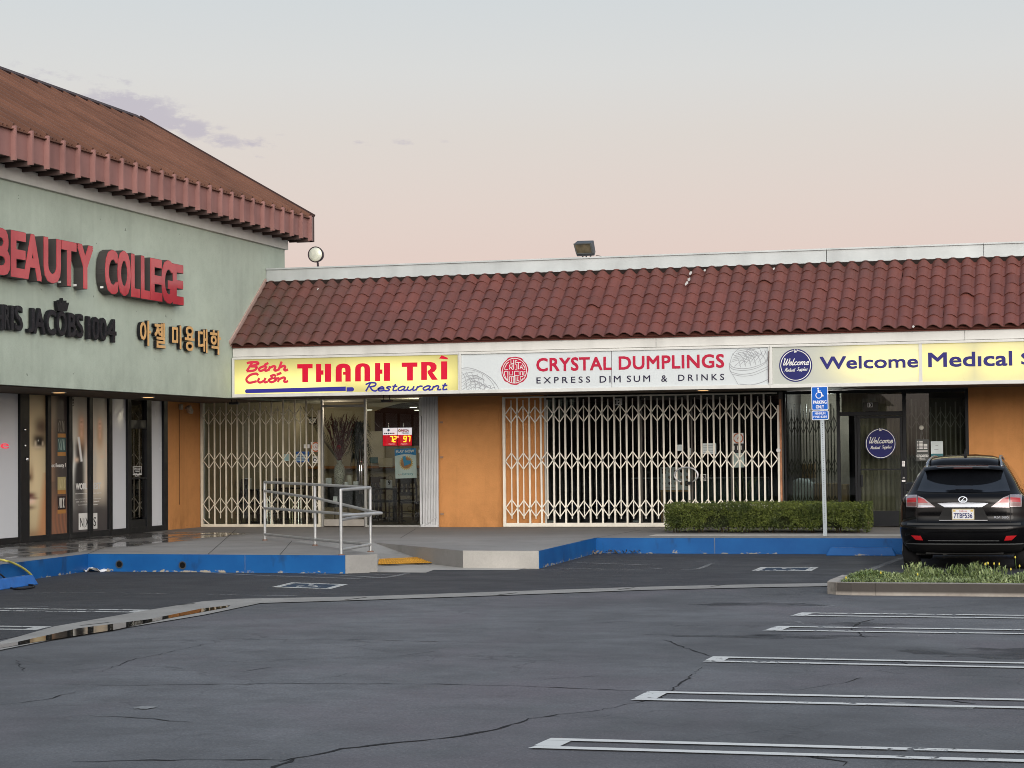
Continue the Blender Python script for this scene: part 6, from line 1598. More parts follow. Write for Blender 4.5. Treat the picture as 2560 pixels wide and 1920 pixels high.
for (u,v0,v1,w_,lab) in ((822,1195,1207,.12,'clear plastic cups stacked left of the speckled vase'),(868,1205,1211,.10,'white dish right of the speckled vase'),(875,1188,1211,.09,'upright pale card behind the white dish on the stand'),(890,1203,1211,.10,'small white box at the right end of the entrance stand')):
    small('counter_item',lab,'tableware',u,v0,v1,Yv-.1,w_,mat('cream_card',(0,0,0)) if 'card' in lab else M_PAPER,.035,z0=zst+.001)
small('takeaway_cup','tall white cup low behind the door glass','cup',839,1241,1256,40.6,.09,M_PAPER,.04)
# lottery display
YD = YI+.10
FD = FY(YD)
r = RY(YD,957.5,1114.5,1029.5,1069); lo = thing('lottery_display', 'lit red number display hanging in the restaurant window', 'light sign', (r[0],YD,r[2]))
H_ = r[3]-r[2]; L_ = r[1]-r[0]; zm = r[2]+H_*.60
mb = MB(); mb.rect(FD,r[0]-.01,r[1]+.01,r[2]-.01,r[3]+.012,-.06,-.001); mb.build('housing', M_BLACK, lo)
mb = MB(); mb.rect(FD,r[0],r[0]+L_*.492,zm,r[3],0,.004); mb.rect(FD,r[0]+L_*.508,r[1],zm,r[3],0,.004); mb.build('header', glow('lit_white_pink',(1,.86,.95),.85), lo)
m, t, out = nodes('red_led_panel'); bsdf(t, out, (.05,.004,.004), .3, emit=mixc(t,rng(t,noise(t,3,2),.3,.7),(.5,.0,.01),(1,.01,.03)), estr=.95)
mb = MB(); mb.rect(FD,r[0],r[0]+L_*.492,r[2],zm-.003,0,.003); mb.rect(FD,r[0]+L_*.508,r[1],r[2],zm-.003,0,.003); mb.build('number_panel', m, lo)
SEG = {'7':'abc','2':'abged','9':'abcdfg'}
def seg7(mb, fr, ch, x, y, w_, h, d, t_=.016):
    S7 = {'a':((0,h),(w_,h)),'b':((w_,h),(w_,h/2)),'c':((w_,h/2),(w_,0)),'d':((0,0),(w_,0)),'e':((0,h/2),(0,0)),'f':((0,h),(0,h/2)),'g':((0,h/2),(w_,h/2))}
    for k,s_ in enumerate(SEG[ch]):
        a,b = S7[s_]; sl = .12
        mb.stroke(fr,[(x+a[0]+a[1]*sl,y+a[1]),(x+b[0]+b[1]*sl,y+b[1])],t_*1.25,d+.0004*k,smooth=False)
mb = MB(); zh = r[2]+H_*.22; hh_ = H_*.30; ww_ = L_*.085
for ch,fx_ in (('7',.235),('2',.36),('9',.71),('7',.84)): seg7(mb,FD,ch,r[0]+L_*fx_,zh,ww_,hh_,.006)
mb.build('digits', glow('orange_led',(1,.42,.02),3.2), lo, fix=False)
mb = MB()
for fx_ in (.20,.62): mb.text(FD,'MILLION',r[0]+L_*fx_,r[0]+L_*(fx_+.22),r[2]+H_*.05,r[2]+H_*.13,.004,.006)
mb.build('lettering', glow('pink_led',(1,.45,.5),.7), lo)
mb = MB(); 
for k in range(6): mb.disc(FD,r[0]+L_*(.07+.062*k),zm+H_*.09,L_*.024,.004,.006,12,1 if k==5 else 0)
mb.disc(FD,r[0]+L_*.20,zm+H_*.27,L_*.04,.004,.006,14,2)
mb.text(FD,'MEGA',r[0]+L_*.63,r[0]+L_*.90,zm+H_*.17,zm+H_*.31,.004,.006,bold=.03,shear=.1,mi=1); mb.text(FD,'MILLIONS',r[0]+L_*.66,r[0]+L_*.89,zm+H_*.06,zm+H_*.14,.004,.006,bold=.02,mi=0); mb.ring(FD,r[0]+L_*.58,zm+H_*.24,.012,.030,.005,16,3)
mb.build('header_print', [mat('print_navy',(.03,.03,.10),.4),mat('print_red',(.60,.02,.04),.4),mat('print_blue',(.06,.22,.45),.4),mat('print_gold',(.6,.35,.08),.4)], lo, fix=False)
mb = MB()
for u in (972,1009): x = at(u,1060,'y',YD).x; mb.tube([(x,YD-.02,r[3]),(x,YD-.02,r[3]+.10)],.004,5)
mb.build('hanger', mat('chrome',(0,0,0)), lo)
lampin('display_glow', (r[0]+r[1])/2, YD-.25, zh+.1, .9, (1,.12,.08), .1)
# poster
YP = YI+.05; a = [at(*q,'y',YP) for q in ((988.7,1196.5),(1042,1194.5),(1040,1121.5),(986.5,1122.5))]
po = thing('lottery_poster', 'blue and white PLAY NOW poster with a sun in the restaurant window', 'poster', tuple(a[0]))
U_ = (a[1]-a[0]); W2 = U_.length; V_ = (a[3]-a[0]); H2 = V_.length
fpz = Fr(a[0], U_.normalized(), V_.normalized(), (0,-1,0))
mb = MB(); mb.rect(fpz,0,W2,0,H2,-.004,0); mb.build('sheet', mat('poster_pale',(.62,.68,.68),.5,var=.03), po)
mb = MB(); n = 12; mb.prism(fpz,[(0,H2),(0,H2*.76)]+[(W2*i/n,H2*(.76+.05*math.sin(math.pi*i/n))) for i in range(1,n)]+[(W2,H2*.76),(W2,H2)],.0002,.002); mb.build('blue_header', mat('poster_blue',(.02,.22,.52),.5), po)
mb = MB(); mb.text(fpz,'PLAY NOW',W2*.06,W2*.92,H2*.86,H2*.955,.002,.004,bold=.04); mb.build('lettering', mat('print_white',(0,0,0)), po)
mb = MB(); n = 44; R_ = W2*.27; cx_,cy_ = W2*.52,H2*.52
mb.prism(fpz,[(cx_+R_*(1.28 if i%2 else 1.0)*math.cos(2*math.pi*i/n),cy_+R_*(1.28 if i%2 else 1.0)*math.sin(2*math.pi*i/n)) for i in range(n)],.0002,.0015); mb.build('sun_rays', mat('poster_gold',(.62,.42,.14),.5), po)
mb = MB(); mb.disc(fpz,cx_,cy_,R_*.93,.0002,.003,32); mb.build('sun_disc', mat('poster_orange',(.42,.17,.05),.5,var=.25,sc=14), po)
mb = MB(); k_ = W2/250
mb.prism(fpz,[(cx_-40*k_,cy_+70*k_),(cx_-4*k_,cy_+76*k_),(cx_+4*k_,cy_+28*k_),(cx_+58*k_,cy_+22*k_),(cx_+54*k_,cy_-12*k_),(cx_-22*k_,cy_-36*k_)],.003,.006); mb.build('logo', mat('poster_logo_blue',(.02,.26,.50),.5), po)
mb = MB(); mb.text(fpz,'ca',W2*.14,W2*.30,H2*.105,H2*.15,.0005,.003,mi=1); mb.text(fpz,'lottery',W2*.32,W2*.84,H2*.075,H2*.19,.0005,.003); mb.build('lettering', [mat('poster_teal',(.05,.24,.30),.5),mat('poster_rose',(.45,.25,.22),.5)], po)
# stickers and notices on the glass behind the gate
FG = FY(YI-.008)
def sticker(name, label, cat, u0, v0, u1, v1, m, Y=YF+.046):
    r = RY(Y,u0,v1,u1,v0); root = thing(name,label,cat,(r[0],Y,r[2])); mb = MB(); mb.rect(FY(Y),r[0],r[1],r[2],r[3],0,.003); mb.build('sheet',m,root); return root, r, FY(Y-.003)
q4 = lambda px,py: (480+px*.28933,950+py*.28933)
M_BNOT = mat('notice_blue',(.03,.10,.30),.5)
ro, r, f_ = sticker('window_notice','blue framed notice sticker behind the cream gate','notice',*q4(885,618),*q4(1013,712),M_BNOT)
mb = MB(); b_=.03; mb.rect(f_,r[0]+b_,r[1]-b_,r[2]+b_,r[3]-b_*1.8,.0005,.002); 
mb.build('print', mat('notice_pale',(.30,.42,.50),.5,var=.3,sc=20), ro)
mb = MB()
for k in range(5): z_ = r[2]+b_*1.6+k*.035; mb.rect(f_,r[0]+b_*1.6,r[1]-b_*(1.8+.8*(k%2)),z_,z_+.010,.002,.0028)
mb.build('lettering', mat('print_navy',(0,0,0)), ro)
ro, r, f_ = sticker('window_sticker','white sticker with an orange ring beside the glass door','sticker',*q4(1028,535),*q4(1110,622),mat('sticker_white',(.7,.7,.68),.6))
c_ = ((r[0]+r[1])/2,(r[2]+r[3])/2); mb = MB(); mb.ring(f_,c_[0],c_[1],.075,.105,.001,30); mb.ring(f_,c_[0],c_[1],.045,.050,.001,30); mb.text(f_,'A',c_[0]-.025,c_[0]+.025,c_[1]-.03,c_[1]+.03,.0005,.002); mb.build('print', mat('ring_orange',(.50,.15,.07),.5), ro)
ro, r, f_ = sticker('window_sticker','small white card above the blue notice','sticker',*q4(966,556),*q4(1016,590),mat('sticker_white',(0,0,0))); 
ro, r, f_ = sticker('window_sticker','pale teal sticker left of the blue notice','sticker',*q4(797,640),*q4(848,700),mat('sticker_teal',(.28,.42,.42),.5))
ro, r, f_ = sticker('window_sticker','white sticker with a black ear symbol below the orange ring','sticker',*q4(1040,660),*q4(1085,718),mat('sticker_white',(0,0,0)))
c_ = ((r[0]+r[1])/2,(r[2]+r[3])/2); mb = MB(); mb.ring(f_,c_[0],c_[1],.025,.042,.001,20,0,.6,5.6); mb.disc(f_,c_[0]+.03,c_[1],.012,.0005,.001,10); mb.build('print', mat('print_black',(0,0,0)), ro)

# ================================================================== middle shop behind the gate
q7_ = lambda px,py: (1220+px*.35262,960+py*.35262)
ro, r, f_ = sticker('window_notice','white sheet taped high right behind the rusty gate','notice',*q7_(1517,420),*q7_(1617,497),mat('sheet_white',(.62,.68,.68),.6))
mb = MB()
for k in range(6): z_ = r[3]-.05-k*.033; mb.rect(f_,r[0]+.03,r[1]-.03-.04*(k%3),z_,z_+.007,.0005,.0015)
mb.build('lettering', mat('print_grey',(.25,.27,.28),.6), ro)
ro, r, f_ = sticker('window_notice','small white card behind the middle of the rusty gate','notice',*q7_(1340,430),*q7_(1384,473),mat('sheet_white',(0,0,0)))
ro, r, f_ = sticker('window_notice','narrow white card beside the small card behind the rusty gate','notice',*q7_(1424,454),*q7_(1446,505),mat('sheet_white',(0,0,0)))
ro, r, f_ = sticker('window_sticker','white sticker with a red ring behind the rusty gate','sticker',*q7_(1737,347),*q7_(1811,422),mat('sticker_white',(0,0,0)))
c_ = ((r[0]+r[1])/2,(r[2]+r[3])/2); mb = MB(); mb.ring(f_,c_[0],c_[1],.080,.102,.001,30); mb.text(f_,'A',c_[0]-.025,c_[0]+.025,c_[1]-.03,c_[1]+.03,.0005,.002); mb.build('print', mat('ring_orange',(0,0,0)), ro)
ro, r, f_ = sticker('window_notice','dark card with three pale marks below the red ring sticker','notice',*q7_(1735,424),*q7_(1812,488),mat('card_dark',(.03,.03,.03),.5))
mb = MB()
for k in range(3): x = r[0]+(r[1]-r[0])*(.1+.32*k); mb.rect(f_,x,x+.016,r[2]+.06,r[2]+.14,.0005,.002)
mb.build('print', mat('print_white',(0,0,0)), ro)
ro, r, f_ = sticker('window_notice','pale green sheet below the dark card behind the rusty gate','notice',*q7_(1730,490),*q7_(1816,592),mat('sheet_green',(.42,.52,.49),.6))
ro, r, f_ = sticker('access_sticker','small black sticker with a white wheelchair symbol','sticker',*q7_(1507,640),*q7_(1546,688),mat('print_black',(0,0,0)))
mb = MB(); b_ = .008; W_ = r[1]-r[0]; wheelchair(mb,f_,(r[0]+r[1])/2,(r[2]+r[3])/2-.02,W_*.42,.002,.13)
for e in ((r[0],r[1],r[2],r[2]+b_),(r[0],r[1],r[3]-b_,r[3]),(r[0],r[0]+b_,r[2]+b_,r[3]-b_),(r[1]-b_,r[1],r[2]+b_,r[3]-b_)): mb.rect(f_,*e,.0005,.002)
mb.build('symbol', mat('print_white',(0,0,0)), ro, fix=False)
ro, r, f_ = sticker('unit_number','white plate with the number 12 above the rusty gate','number plate',*q7_(896,102),*q7_(951,151),mat('sticker_white',(0,0,0)))
mb = MB(); W_ = r[1]-r[0]; mb.text(f_,'12',r[0]+W_*.12,r[1]-W_*.12,r[2]+.025,r[3]-.025,.0005,.003,bold=.03); mb.build('lettering', mat('print_black',(0,0,0)), ro)
# menu poster on an easel
Ym = YF+.16
r = RY(Ym,*q7_(1224,750),*q7_(1440,588)); es = thing('menu_easel','white menu poster with rows of food pictures on a wooden easel','easel',((r[0]+r[1])/2,Ym,ZW)); fm_ = FY(Ym)
mb = MB(); mb.rect(fm_,r[0],r[1],r[2],r[3],0,.01); mb.build('poster', mat('menu_white',(.66,.72,.71),.5), es)
mb = MB()
for i in range(5):
    for j in range(3):
        x = r[0]+(r[1]-r[0])*(.12+.19*i); z = r[2]+(r[3]-r[2])*(.28+.27*j)
        if (i*3+j)%5 == 2: mb.rect(fm_,x-.045,x+.045,z-.05,z+.05,.0102,.0108,1)
        mb.disc(fm_,x,z,.034,.0109,.012,14,(i+j*2)%3 if (i*3+j)%5 != 2 else 2)
mb.rect(fm_,r[0]+.05,r[0]+.3,r[2]+.03,r[2]+.045,.0102,.0112,0)
mb.build('food_picture', [mat('food_brown',(.22,.14,.09),.6),mat('food_dark',(.05,.045,.04),.6),mat('food_cream',(.42,.36,.27),.6)], es)
for x in (r[0]+.02,r[1]+.02):
    mb = MB(); mb.box(x-.02,x+.02,Ym+.01,Ym+.05,ZW+.005,r[3]-.1); mb.build('leg', mat('pine_wood',(.32,.20,.09),.6), es)
mb = MB(); mb.box(r[0],r[1]+.04,Ym+.0,Ym+.05,ZW+.30,ZW+.345); mb.box(r[0],r[1]+.04,Ym-.02,Ym+.04,r[2]-.04,r[2]-.003); mb.build('ledge', mat('pine_wood',(0,0,0)), es)
# cable lock hanging in the gate
cl_ = at(*q7_(1405,645),'y',YF-.16); rr_ = abs(at(*q7_(1320,645),'y',YF-.16).x-cl_.x)
lk = thing('cable_lock','silver cable lock looped through the rusty gate','lock',tuple(cl_))
for k in range(2):
    mb = MB(); mb.tube([(cl_.x+rr_*(1-.05*k)*math.cos(a),YF-.16-.015*k,cl_.z+rr_*.66*(1-.04*k)*math.sin(a)) for a in [rad(-60+k*10)+2*math.pi*.82*i/36 for i in range(37)]],.010,8); mb.build('cable', mat('cable_silver',(.55,.56,.58),.3,.6), lk, smooth=True)
mb = MB(); mb.box(cl_.x+.02,cl_.x+.12,YF-.18,YF-.14,cl_.z-rr_*.66-.03,cl_.z-rr_*.66+.03); mb.build('lock_body', M_BLACK, lk, bevel=.01)
# dim fittings behind the glass
wallpic('green_counter',1675,1198,1925,1262,'dark green low counter front behind the right half of the rusty gate','counter',mat('dark_green_panel',(.018,.05,.042),.5),Y=YF+1.2,t_=.2)
mb = MB(); a = at(1690,1195,'y',YF+1.1); b = at(1920,1195,'y',YF+1.1); mb.box(a.x-.9,b.x,YF+.95,YF+1.25,a.z-.012,a.z+.012); tag(mb.build('counter_ledge', mat('grey_ledge',(.30,.32,.32),.4)),'thin grey ledge above the green counter behind the rusty gate','shelf')
for k,(u,lab) in enumerate([(1374,'blue and white tub at the left foot of the middle shop window'),(1594,'blue and white tub on the floor behind the gate near the hedge')]):
    p = at(u,1300,'y',YF+.25); tb = thing('plastic_tub',lab,'tub',(p.x,YF+.25,ZW))
    mb = MB(); mb.lathe((p.x,YF+.25,ZW+.006),[(.075,0),(.09,.07)],18); mb.build('body', mat('tub_blue',(.03,.07,.22),.5), tb)
    mb = MB(); mb.lathe((p.x,YF+.25,ZW+.076),[(.095,0),(.095,.05)],18); mb.build('lid', mat('sheet_white',(0,0,0)), tb)
pt_ = thing('potted_palm','dim spiky potted plant behind the right end of the rusty gate','plant',(at(1857,1250,'y',YF+.7).x,YF+.7,ZW)); X_ = pt_.location.x
mb = MB()
for i in range(16):
    a = random.uniform(-.5,.5); h = random.uniform(.55,.95); p = Vector((X_,YF+.7,ZW+.35)); q_ = p+Vector((a*.35,0,h*.6)); e = p+Vector((a*.75,0,h)); s = Vector((.018,0,0)); mb.add([p-s,p+s,q_+s,q_-s,e],[(0,1,2,3),(3,2,4)])
mb.build('fronds', mat('dim_leaf',(.09,.13,.05),.6), pt_, fix=False); mb = MB(); mb.lathe((X_,YF+.7,ZW+.005),[(.12,0),(.16,.34)],18); mb.build('pot', mat('pot_grey',(.08,.08,.08),.6), pt_)
r = RY(YF+2.5,*q7_(1080,98),*q7_(1700,68)); ff_ = thing('tube_light','dim unlit tube light fitting behind the top of the rusty gate','lamp',(r[0],YF+2.5,r[2])); mb = MB(); mb.box(r[0],r[1],YF+2.4,YF+2.6,r[2],min(3.0,r[3])); mb.build('housing', mat('fitting_white',(.5,.5,.48),.5), ff_, bevel=.01)
mb = MB(); mb.tube([(r[0]+.05,YF+2.45,r[2]-.02),(r[1]-.05,YF+2.45,r[2]-.02)],.016,8); mb.build('tube', mat('fitting_white',(0,0,0)), ff_)

# ================================================================== right shop
q9 = lambda px,py: (1960+px*.22901,960+py*.22901)
ro, r, f_ = sticker('closed_sign','grey hanging sign lettered Sorry CLOSED with opening hours below','sign',*q9(1437,838),*q9(1585,605),mat('sign_grey',(.085,.09,.085),.5))
L_, H_ = r[1]-r[0], r[3]-r[2]; mb = MB()
mb.script(f_,'S',r[0]+L_*.28,r[0]+L_*.42,r[3]-H_*.13,.018,.008,.001,.3); mb.text(f_,'Sorry',r[0]+L_*.25,r[0]+L_*.75,r[3]-H_*.14,r[3]-H_*.04,.0006,.002,shear=.3) if False else mb.text(f_,'Sorry',r[0]+L_*.26,r[0]+L_*.74,r[3]-H_*.15,r[3]-H_*.03,.0006,.002,shear=.3)
mb.text(f_,'CLOSED',r[0]+L_*.07,r[1]-L_*.07,r[3]-H_*.29,r[3]-H_*.17,.0006,.002,bold=.03)
mb.rect(f_,r[0]+L_*.1,r[1]-L_*.1,r[3]-H_*.48,r[3]-H_*.43,.0006,.002)
for k in range(6):
    z_ = r[3]-H_*(.60+.062*k)
    mb.rect(f_,r[0]+L_*.10,r[0]+L_*.20,z_,z_+H_*.03,.0006,.002); mb.rect(f_,r[0]+L_*.27,r[0]+L_*.53,z_,z_+H_*.042,.0006,.002)
    if k < 4: mb.rect(f_,r[0]+L_*.60,r[0]+L_*.88,z_,z_+H_*.042,.0006,.002)
mb.build('lettering', mat('vinyl_white',(0,0,0)), ro)
mb = MB(); zk_ = at(2200,960+482*.22901,'y',YF+.05).z; xk_ = c9(1504)
mb.lathe((xk_,YF+.045,zk_),[(.045,0),(.04,-.02),(.012,-.03)],16,axis='y'); mb.build('suction_hook', mat('hook_cream',(.6,.58,.50),.35), ro)
mb = MB(); mb.tube([(xk_,YF+.05,zk_),(r[0]+.03,YF+.053,r[3])],.0025,5); mb.tube([(xk_,YF+.05,zk_),(r[1]-.03,YF+.053,r[3])],.0025,5); mb.build('string', mat('string_grey',(.2,.2,.2),.6), ro)
ro, r, f_ = sticker('window_notice','pale paper notice with a teal heading beside the closed sign','notice',*q9(1603,790),*q9(1737,625),mat('sheet_white',(0,0,0)))
L_, H_ = r[1]-r[0], r[3]-r[2]; mb = MB(); mb.rect(f_,r[0],r[1],r[3]-H_*.18,r[3],.0005,.0015); mb.build('heading', mat('heading_teal',(.05,.17,.19),.5), ro)
mb = MB(); mb.rect(f_,r[0]+L_*.28,r[0]+L_*.62,r[3]-H_*.48,r[3]-H_*.45,.0005,.002); mb.rect(f_,r[0]+L_*.38,r[0]+L_*.60,r[3]-H_*.72,r[3]-H_*.69,.0005,.002); mb.build('lettering', mat('print_grey',(0,0,0)), ro)
ro, r, f_ = sticker('unit_number','plate with the number 13 in the transom above the black door','number plate',*q9(863,292),*q9(1030,200),mat('plate_shadow',(.07,.068,.06),.6))
L_ = r[1]-r[0]; H_ = r[3]-r[2]; mb = MB(); mb.rect(f_,r[0]+L_*.29,r[0]+L_*.62,r[2]+H_*.06,r[2]+H_*.58,.0005,.002); pq = mb.build('tile', mat('sticker_white',(0,0,0)), ro)
mb = MB(); mb.text(f_,'13',r[0]+L_*.34,r[0]+L_*.58,r[2]+H_*.12,r[2]+H_*.52,.002,.004,bold=.03); mb.build('lettering', mat('print_black',(0,0,0)), pq)
def carton(u0,v0,u1,v1,Y,label,m,name='cardboard_box',cat='box'):
    r = RY(Y,u0,v1,u1,v0); root = thing(name,label,cat,((r[0]+r[1])/2,Y,r[2])); mb = MB(); mb.box(r[0],r[1],Y,Y+.4,r[2],r[3]); mb.build('body',m,root,bevel=.01)
    mb = MB(); xm_ = (r[0]+r[1])/2; mb.box(xm_-.025,xm_+.025,Y-.003,Y+.2,r[3]-.10,r[3]+.003); mb.build('tape', mat('tape_tan',(.40,.32,.20),.4), root)
M_CARD = mat('cardboard',(.26,.19,.12),.8,var=.15,sc=3)
b0 = at(2000,1270,'y',YF+.6).z
carton(*q9(195,870),*q9(318,1030),YF+.75,'open tan cardboard box on the white bag behind the hedge',M_CARD)
carton(*q9(335,1085),*q9(450,1420),YF+.65,'tall tan cardboard box behind the sign post',M_CARD)
carton(*q9(455,1082),*q9(575,1420),YF+.72,'cardboard box right of the sign post behind the glass',mat('cardboard_pale',(.32,.25,.17),.8,var=.15,sc=3))
carton(*q9(632,1095),*q9(690,1420),YF+.72,'narrow cardboard box left of the black door',M_CARD)
r = RY(YF+.6,*q9(62,1420),*q9(325,1030)); wb = thing('plastic_bag','bulging translucent white bag behind the glass over the hedge','bag',((r[0]+r[1])/2,YF+.7,r[2]))
bm = bmesh.new(); bmesh.ops.create_uvsphere(bm,u_segments=24,v_segments=16,radius=1)
mb = MB(); bm.verts.ensure_lookup_table()
mb.add([((r[0]+r[1])/2+math.copysign(abs(v.co.x)**.6,v.co.x)*(r[1]-r[0])/2+random.gauss(0,.012),YF+.75+math.copysign(abs(v.co.y)**.6,v.co.y)*.16,(r[2]+r[3])/2+math.copysign(abs(v.co.z)**.6,v.co.z)*(r[3]-r[2])/2+random.gauss(0,.012)) for v in bm.verts],[tuple(q.index for q in f.verts) for f in bm.faces]); bm.free()
mb.build('body', mat('bag_pale_blue',(.36,.43,.45),.35,var=.2,sc=8), wb, smooth=True)
lampin('stock_fill_light', fy(2100,1150,43), 41.0, 2.6, 85, (.95,.97,1), .3)  # added fill light to brighten the bag and boxes, no fitting here

# ================================================================== the black car
CX, CY = at(2407,1290,'y',30.0).x, 30.0
def cr_tab(tab, z):                       # smooth lookup in a table of (z, value)
    if z <= tab[0][0]: return tab[0][1]
    if z >= tab[-1][0]: return tab[-1][1]
    for i in range(len(tab)-1):
        if tab[i][0] <= z <= tab[i+1][0]:
            a = tab[max(0,i-1)]; b = tab[i]; c = tab[i+1]; d = tab[min(len(tab)-1,i+2)]
            h = c[0]-b[0]; f = (z-b[0])/h
            m1 = (c[1]-a[1])/max(1e-6,(c[0]-a[0])); m2 = (d[1]-b[1])/max(1e-6,(d[0]-b[0]))
            s0 = (c[1]-b[1])/h
            if m1*s0 <= 0: m1 = 0
            if m2*s0 <= 0: m2 = 0
            m1 = math.copysign(min(abs(m1),3*abs(s0)),m1) if s0 else 0; m2 = math.copysign(min(abs(m2),3*abs(s0)),m2) if s0 else 0
            return (2*f**3-3*f*f+1)*b[1]+(f**3-2*f*f+f)*h*m1+(-2*f**3+3*f*f)*c[1]+(f**3-f*f)*h*m2
TW_ = [(.26,.80),(.34,.86),(.46,.905),(.60,.93),(.76,.942),(.90,.935),(1.0,.915),(1.06,.88),(1.12,.82),(1.18,.785),(1.28,.735),(1.40,.665),(1.50,.60),(1.57,.55),(1.62,.49),(1.655,.40),(1.675,.28),(1.682,.10)]
TR_ = [(.26,.26),(.34,.14),(.42,.05),(.50,.01),(.60,.0),(.67,.015),(.70,.07),(.76,.10),(.86,.105),(.96,.110),(1.05,.118),(1.11,.165),(1.18,.25),(1.28,.34),(1.38,.43),(1.46,.50),(1.52,.545),(1.57,.58),(1.62,.68),(1.655,.92),(1.675,1.3),(1.682,1.7)]
TF_ = [(.26,4.45),(.34,4.66),(.50,4.76),(.70,4.74),(.86,4.62),(.95,4.35),(1.0,4.0),(1.06,3.65),(1.12,3.45),(1.2,3.30),(1.4,2.95),(1.5,2.72),(1.6,2.4),(1.655,2.1),(1.682,1.85)]
TC_ = [(.26,.30),(.5,.34),(.7,.34),(.9,.34),(1.05,.30),(1.2,.24),(1.4,.20),(1.55,.20),(1.62,.22),(1.66,.25),(1.682,.09)]
def rear_y(x, z):
    w_ = cr_tab(TW_,z); R_ = min(cr_tab(TC_,z),w_*.95); yr = cr_tab(TR_,z); ax = min(abs(x),w_)
    y = yr+.075*(ax/w_)**2
    if ax > w_-R_:
        q = (ax-(w_-R_))/R_; y += R_*(1-math.sqrt(max(0,1-q*q)))
    return y
car = thing('parked_car', 'black suv parked nose-in at the blue kerb behind the planted island', 'car', (CX,CY,0))
m, t, out = nodes('black_car_paint')
bsdf(t, out, mixc(t, rng(t,noise(t,2,4),.4,.7,0,.5),(.0025,.0025,.003),(.005,.005,.005)), .10, spec=.20, coat=.05); M_CAR = m
m, t, out = nodes('dusty_roof_paint')
M_CG = mat('car_glass_dark',(.006,.007,.009),.06,var=.2,spec=.7,coat=.5)
M_BP = mat('black_plastic',(.012,.012,.012),.6)
M_CHR = mat('chrome_trim',(.40,.43,.48),.16,1.0,var=.06)
NZ, NC, NS, NE = 76, 11, 60, 15
def cz(i): return .26+(1.682-.26)*(i/(NZ-1))
def ring_pts(z):
    w_ = cr_tab(TW_,z); R_ = min(cr_tab(TC_,z),w_*.95); yf = cr_tab(TF_,z); RF = min(.55,w_*.9)
    P = []
    xs_ = [-(w_)+ 2*w_*i/(2*NE) for i in range(2*NE+1)]
    # rear face: denser near corners
    def xr(i):
        f = i/NE-1.0; return w_*math.copysign(abs(f)**.8 if False else (1-(1-abs(f))**1.35),f)
    rear = [(xr(i),rear_y(xr(i),z)) for i in range(2*NE+1)]
    y_r0 = rear_y(w_,z); y_f0 = yf-.12-RF
    right = [(w_*(1-.012*math.sin(math.pi*k/NS)*0),y_r0+(y_f0-y_r0)*k/NS) for k in range(1,NS)]
    front = []
    for k in range(NC+1):
        a = math.pi/2*k/NC; front.append((w_-RF*.9*(1-math.cos(a)),y_f0+RF*math.sin(a)))
    frontL = [(-x,y) for x,y in front[::-1]]
    left = [(-x,y) for x,y in right[::-1]]
    return rear+right+front+frontL+left
rings = [ring_pts(cz(i)) for i in range(NZ)]; NP = len(rings[0])
WY = (.93,3.67); WR = .375; ZWH = .365
mb = MB(); mb.v = [(CX+x,CY+y,cz(i)) for i,rg in enumerate(rings) for x,y in rg]
for i in range(NZ-1):
    for k in range(NP):
        k2 = (k+1)%NP; x = (rings[i][k][0]+rings[i][k2][0])/2; y = (rings[i][k][1]+rings[i][k2][1])/2; z = (cz(i)+cz(i+1))/2
        wm_ = cr_tab(TW_,z)
        if abs(x) > wm_*.9 and any((y-wy)**2+(z-ZWH)**2 < (WR+.045)**2 for wy in WY): continue
        mb.f.append((i*NP+k,i*NP+k2,(i+1)*NP+k2,(i+1)*NP+k)); mb.mi.append(0)
mb.f.append(tuple((NZ-1)*NP+k for k in range(NP))); mb.mi.append(0)
body = mb.build('body', M_CAR, car, fix=True, auto=50)
def patch(name, m, outline, nu, nv, off=.004, thick=.0, parent=car, lip=0.):
    """sheet that follows the rear of the car: outline(u,v)->(x,z)"""
    mb = MB(); vs, fs = [], []
    for j in range(nv+1):
        for i in range(nu+1):
            x,z = outline(i/nu,j/nv); vs.append((CX+x,CY+rear_y(x,z)-off,z))
    n = (nu+1)*(nv+1)
    for j in range(nv):
        for i in range(nu): fs.append((j*(nu+1)+i,j*(nu+1)+i+1,(j+1)*(nu+1)+i+1,(j+1)*(nu+1)+i))
    if thick:
        vs += [(a,b+thick,c) for a,b,c in vs]
        bd = [i for i in range(nu+1)]+[(j*(nu+1)+nu) for j in range(1,nv+1)]+[nv*(nu+1)+i for i in range(nu-1,-1,-1)]+[j*(nu+1) for j in range(nv-1,0,-1)]
        for k in range(len(bd)): a,b = bd[k],bd[(k+1)%len(bd)]; fs.append((b,a,n+a,n+b))
    mb.add(vs, fs); return mb.build(name, m, parent, fix=False, auto=40)
def quadl(bl, br, tr, tl, cb=0., ct=0.):
    def f(u,v):
        xb, zb = bl[0]+(br[0]-bl[0])*u, bl[1]+(br[1]-bl[1])*u+cb*4*u*(1-u); xt, zt = tl[0]+(tr[0]-tl[0])*u, tl[1]+(tr[1]-tl[1])*u+ct*4*u*(1-u)
        return xb+(xt-xb)*v, zb+(zt-zb)*v
    return f
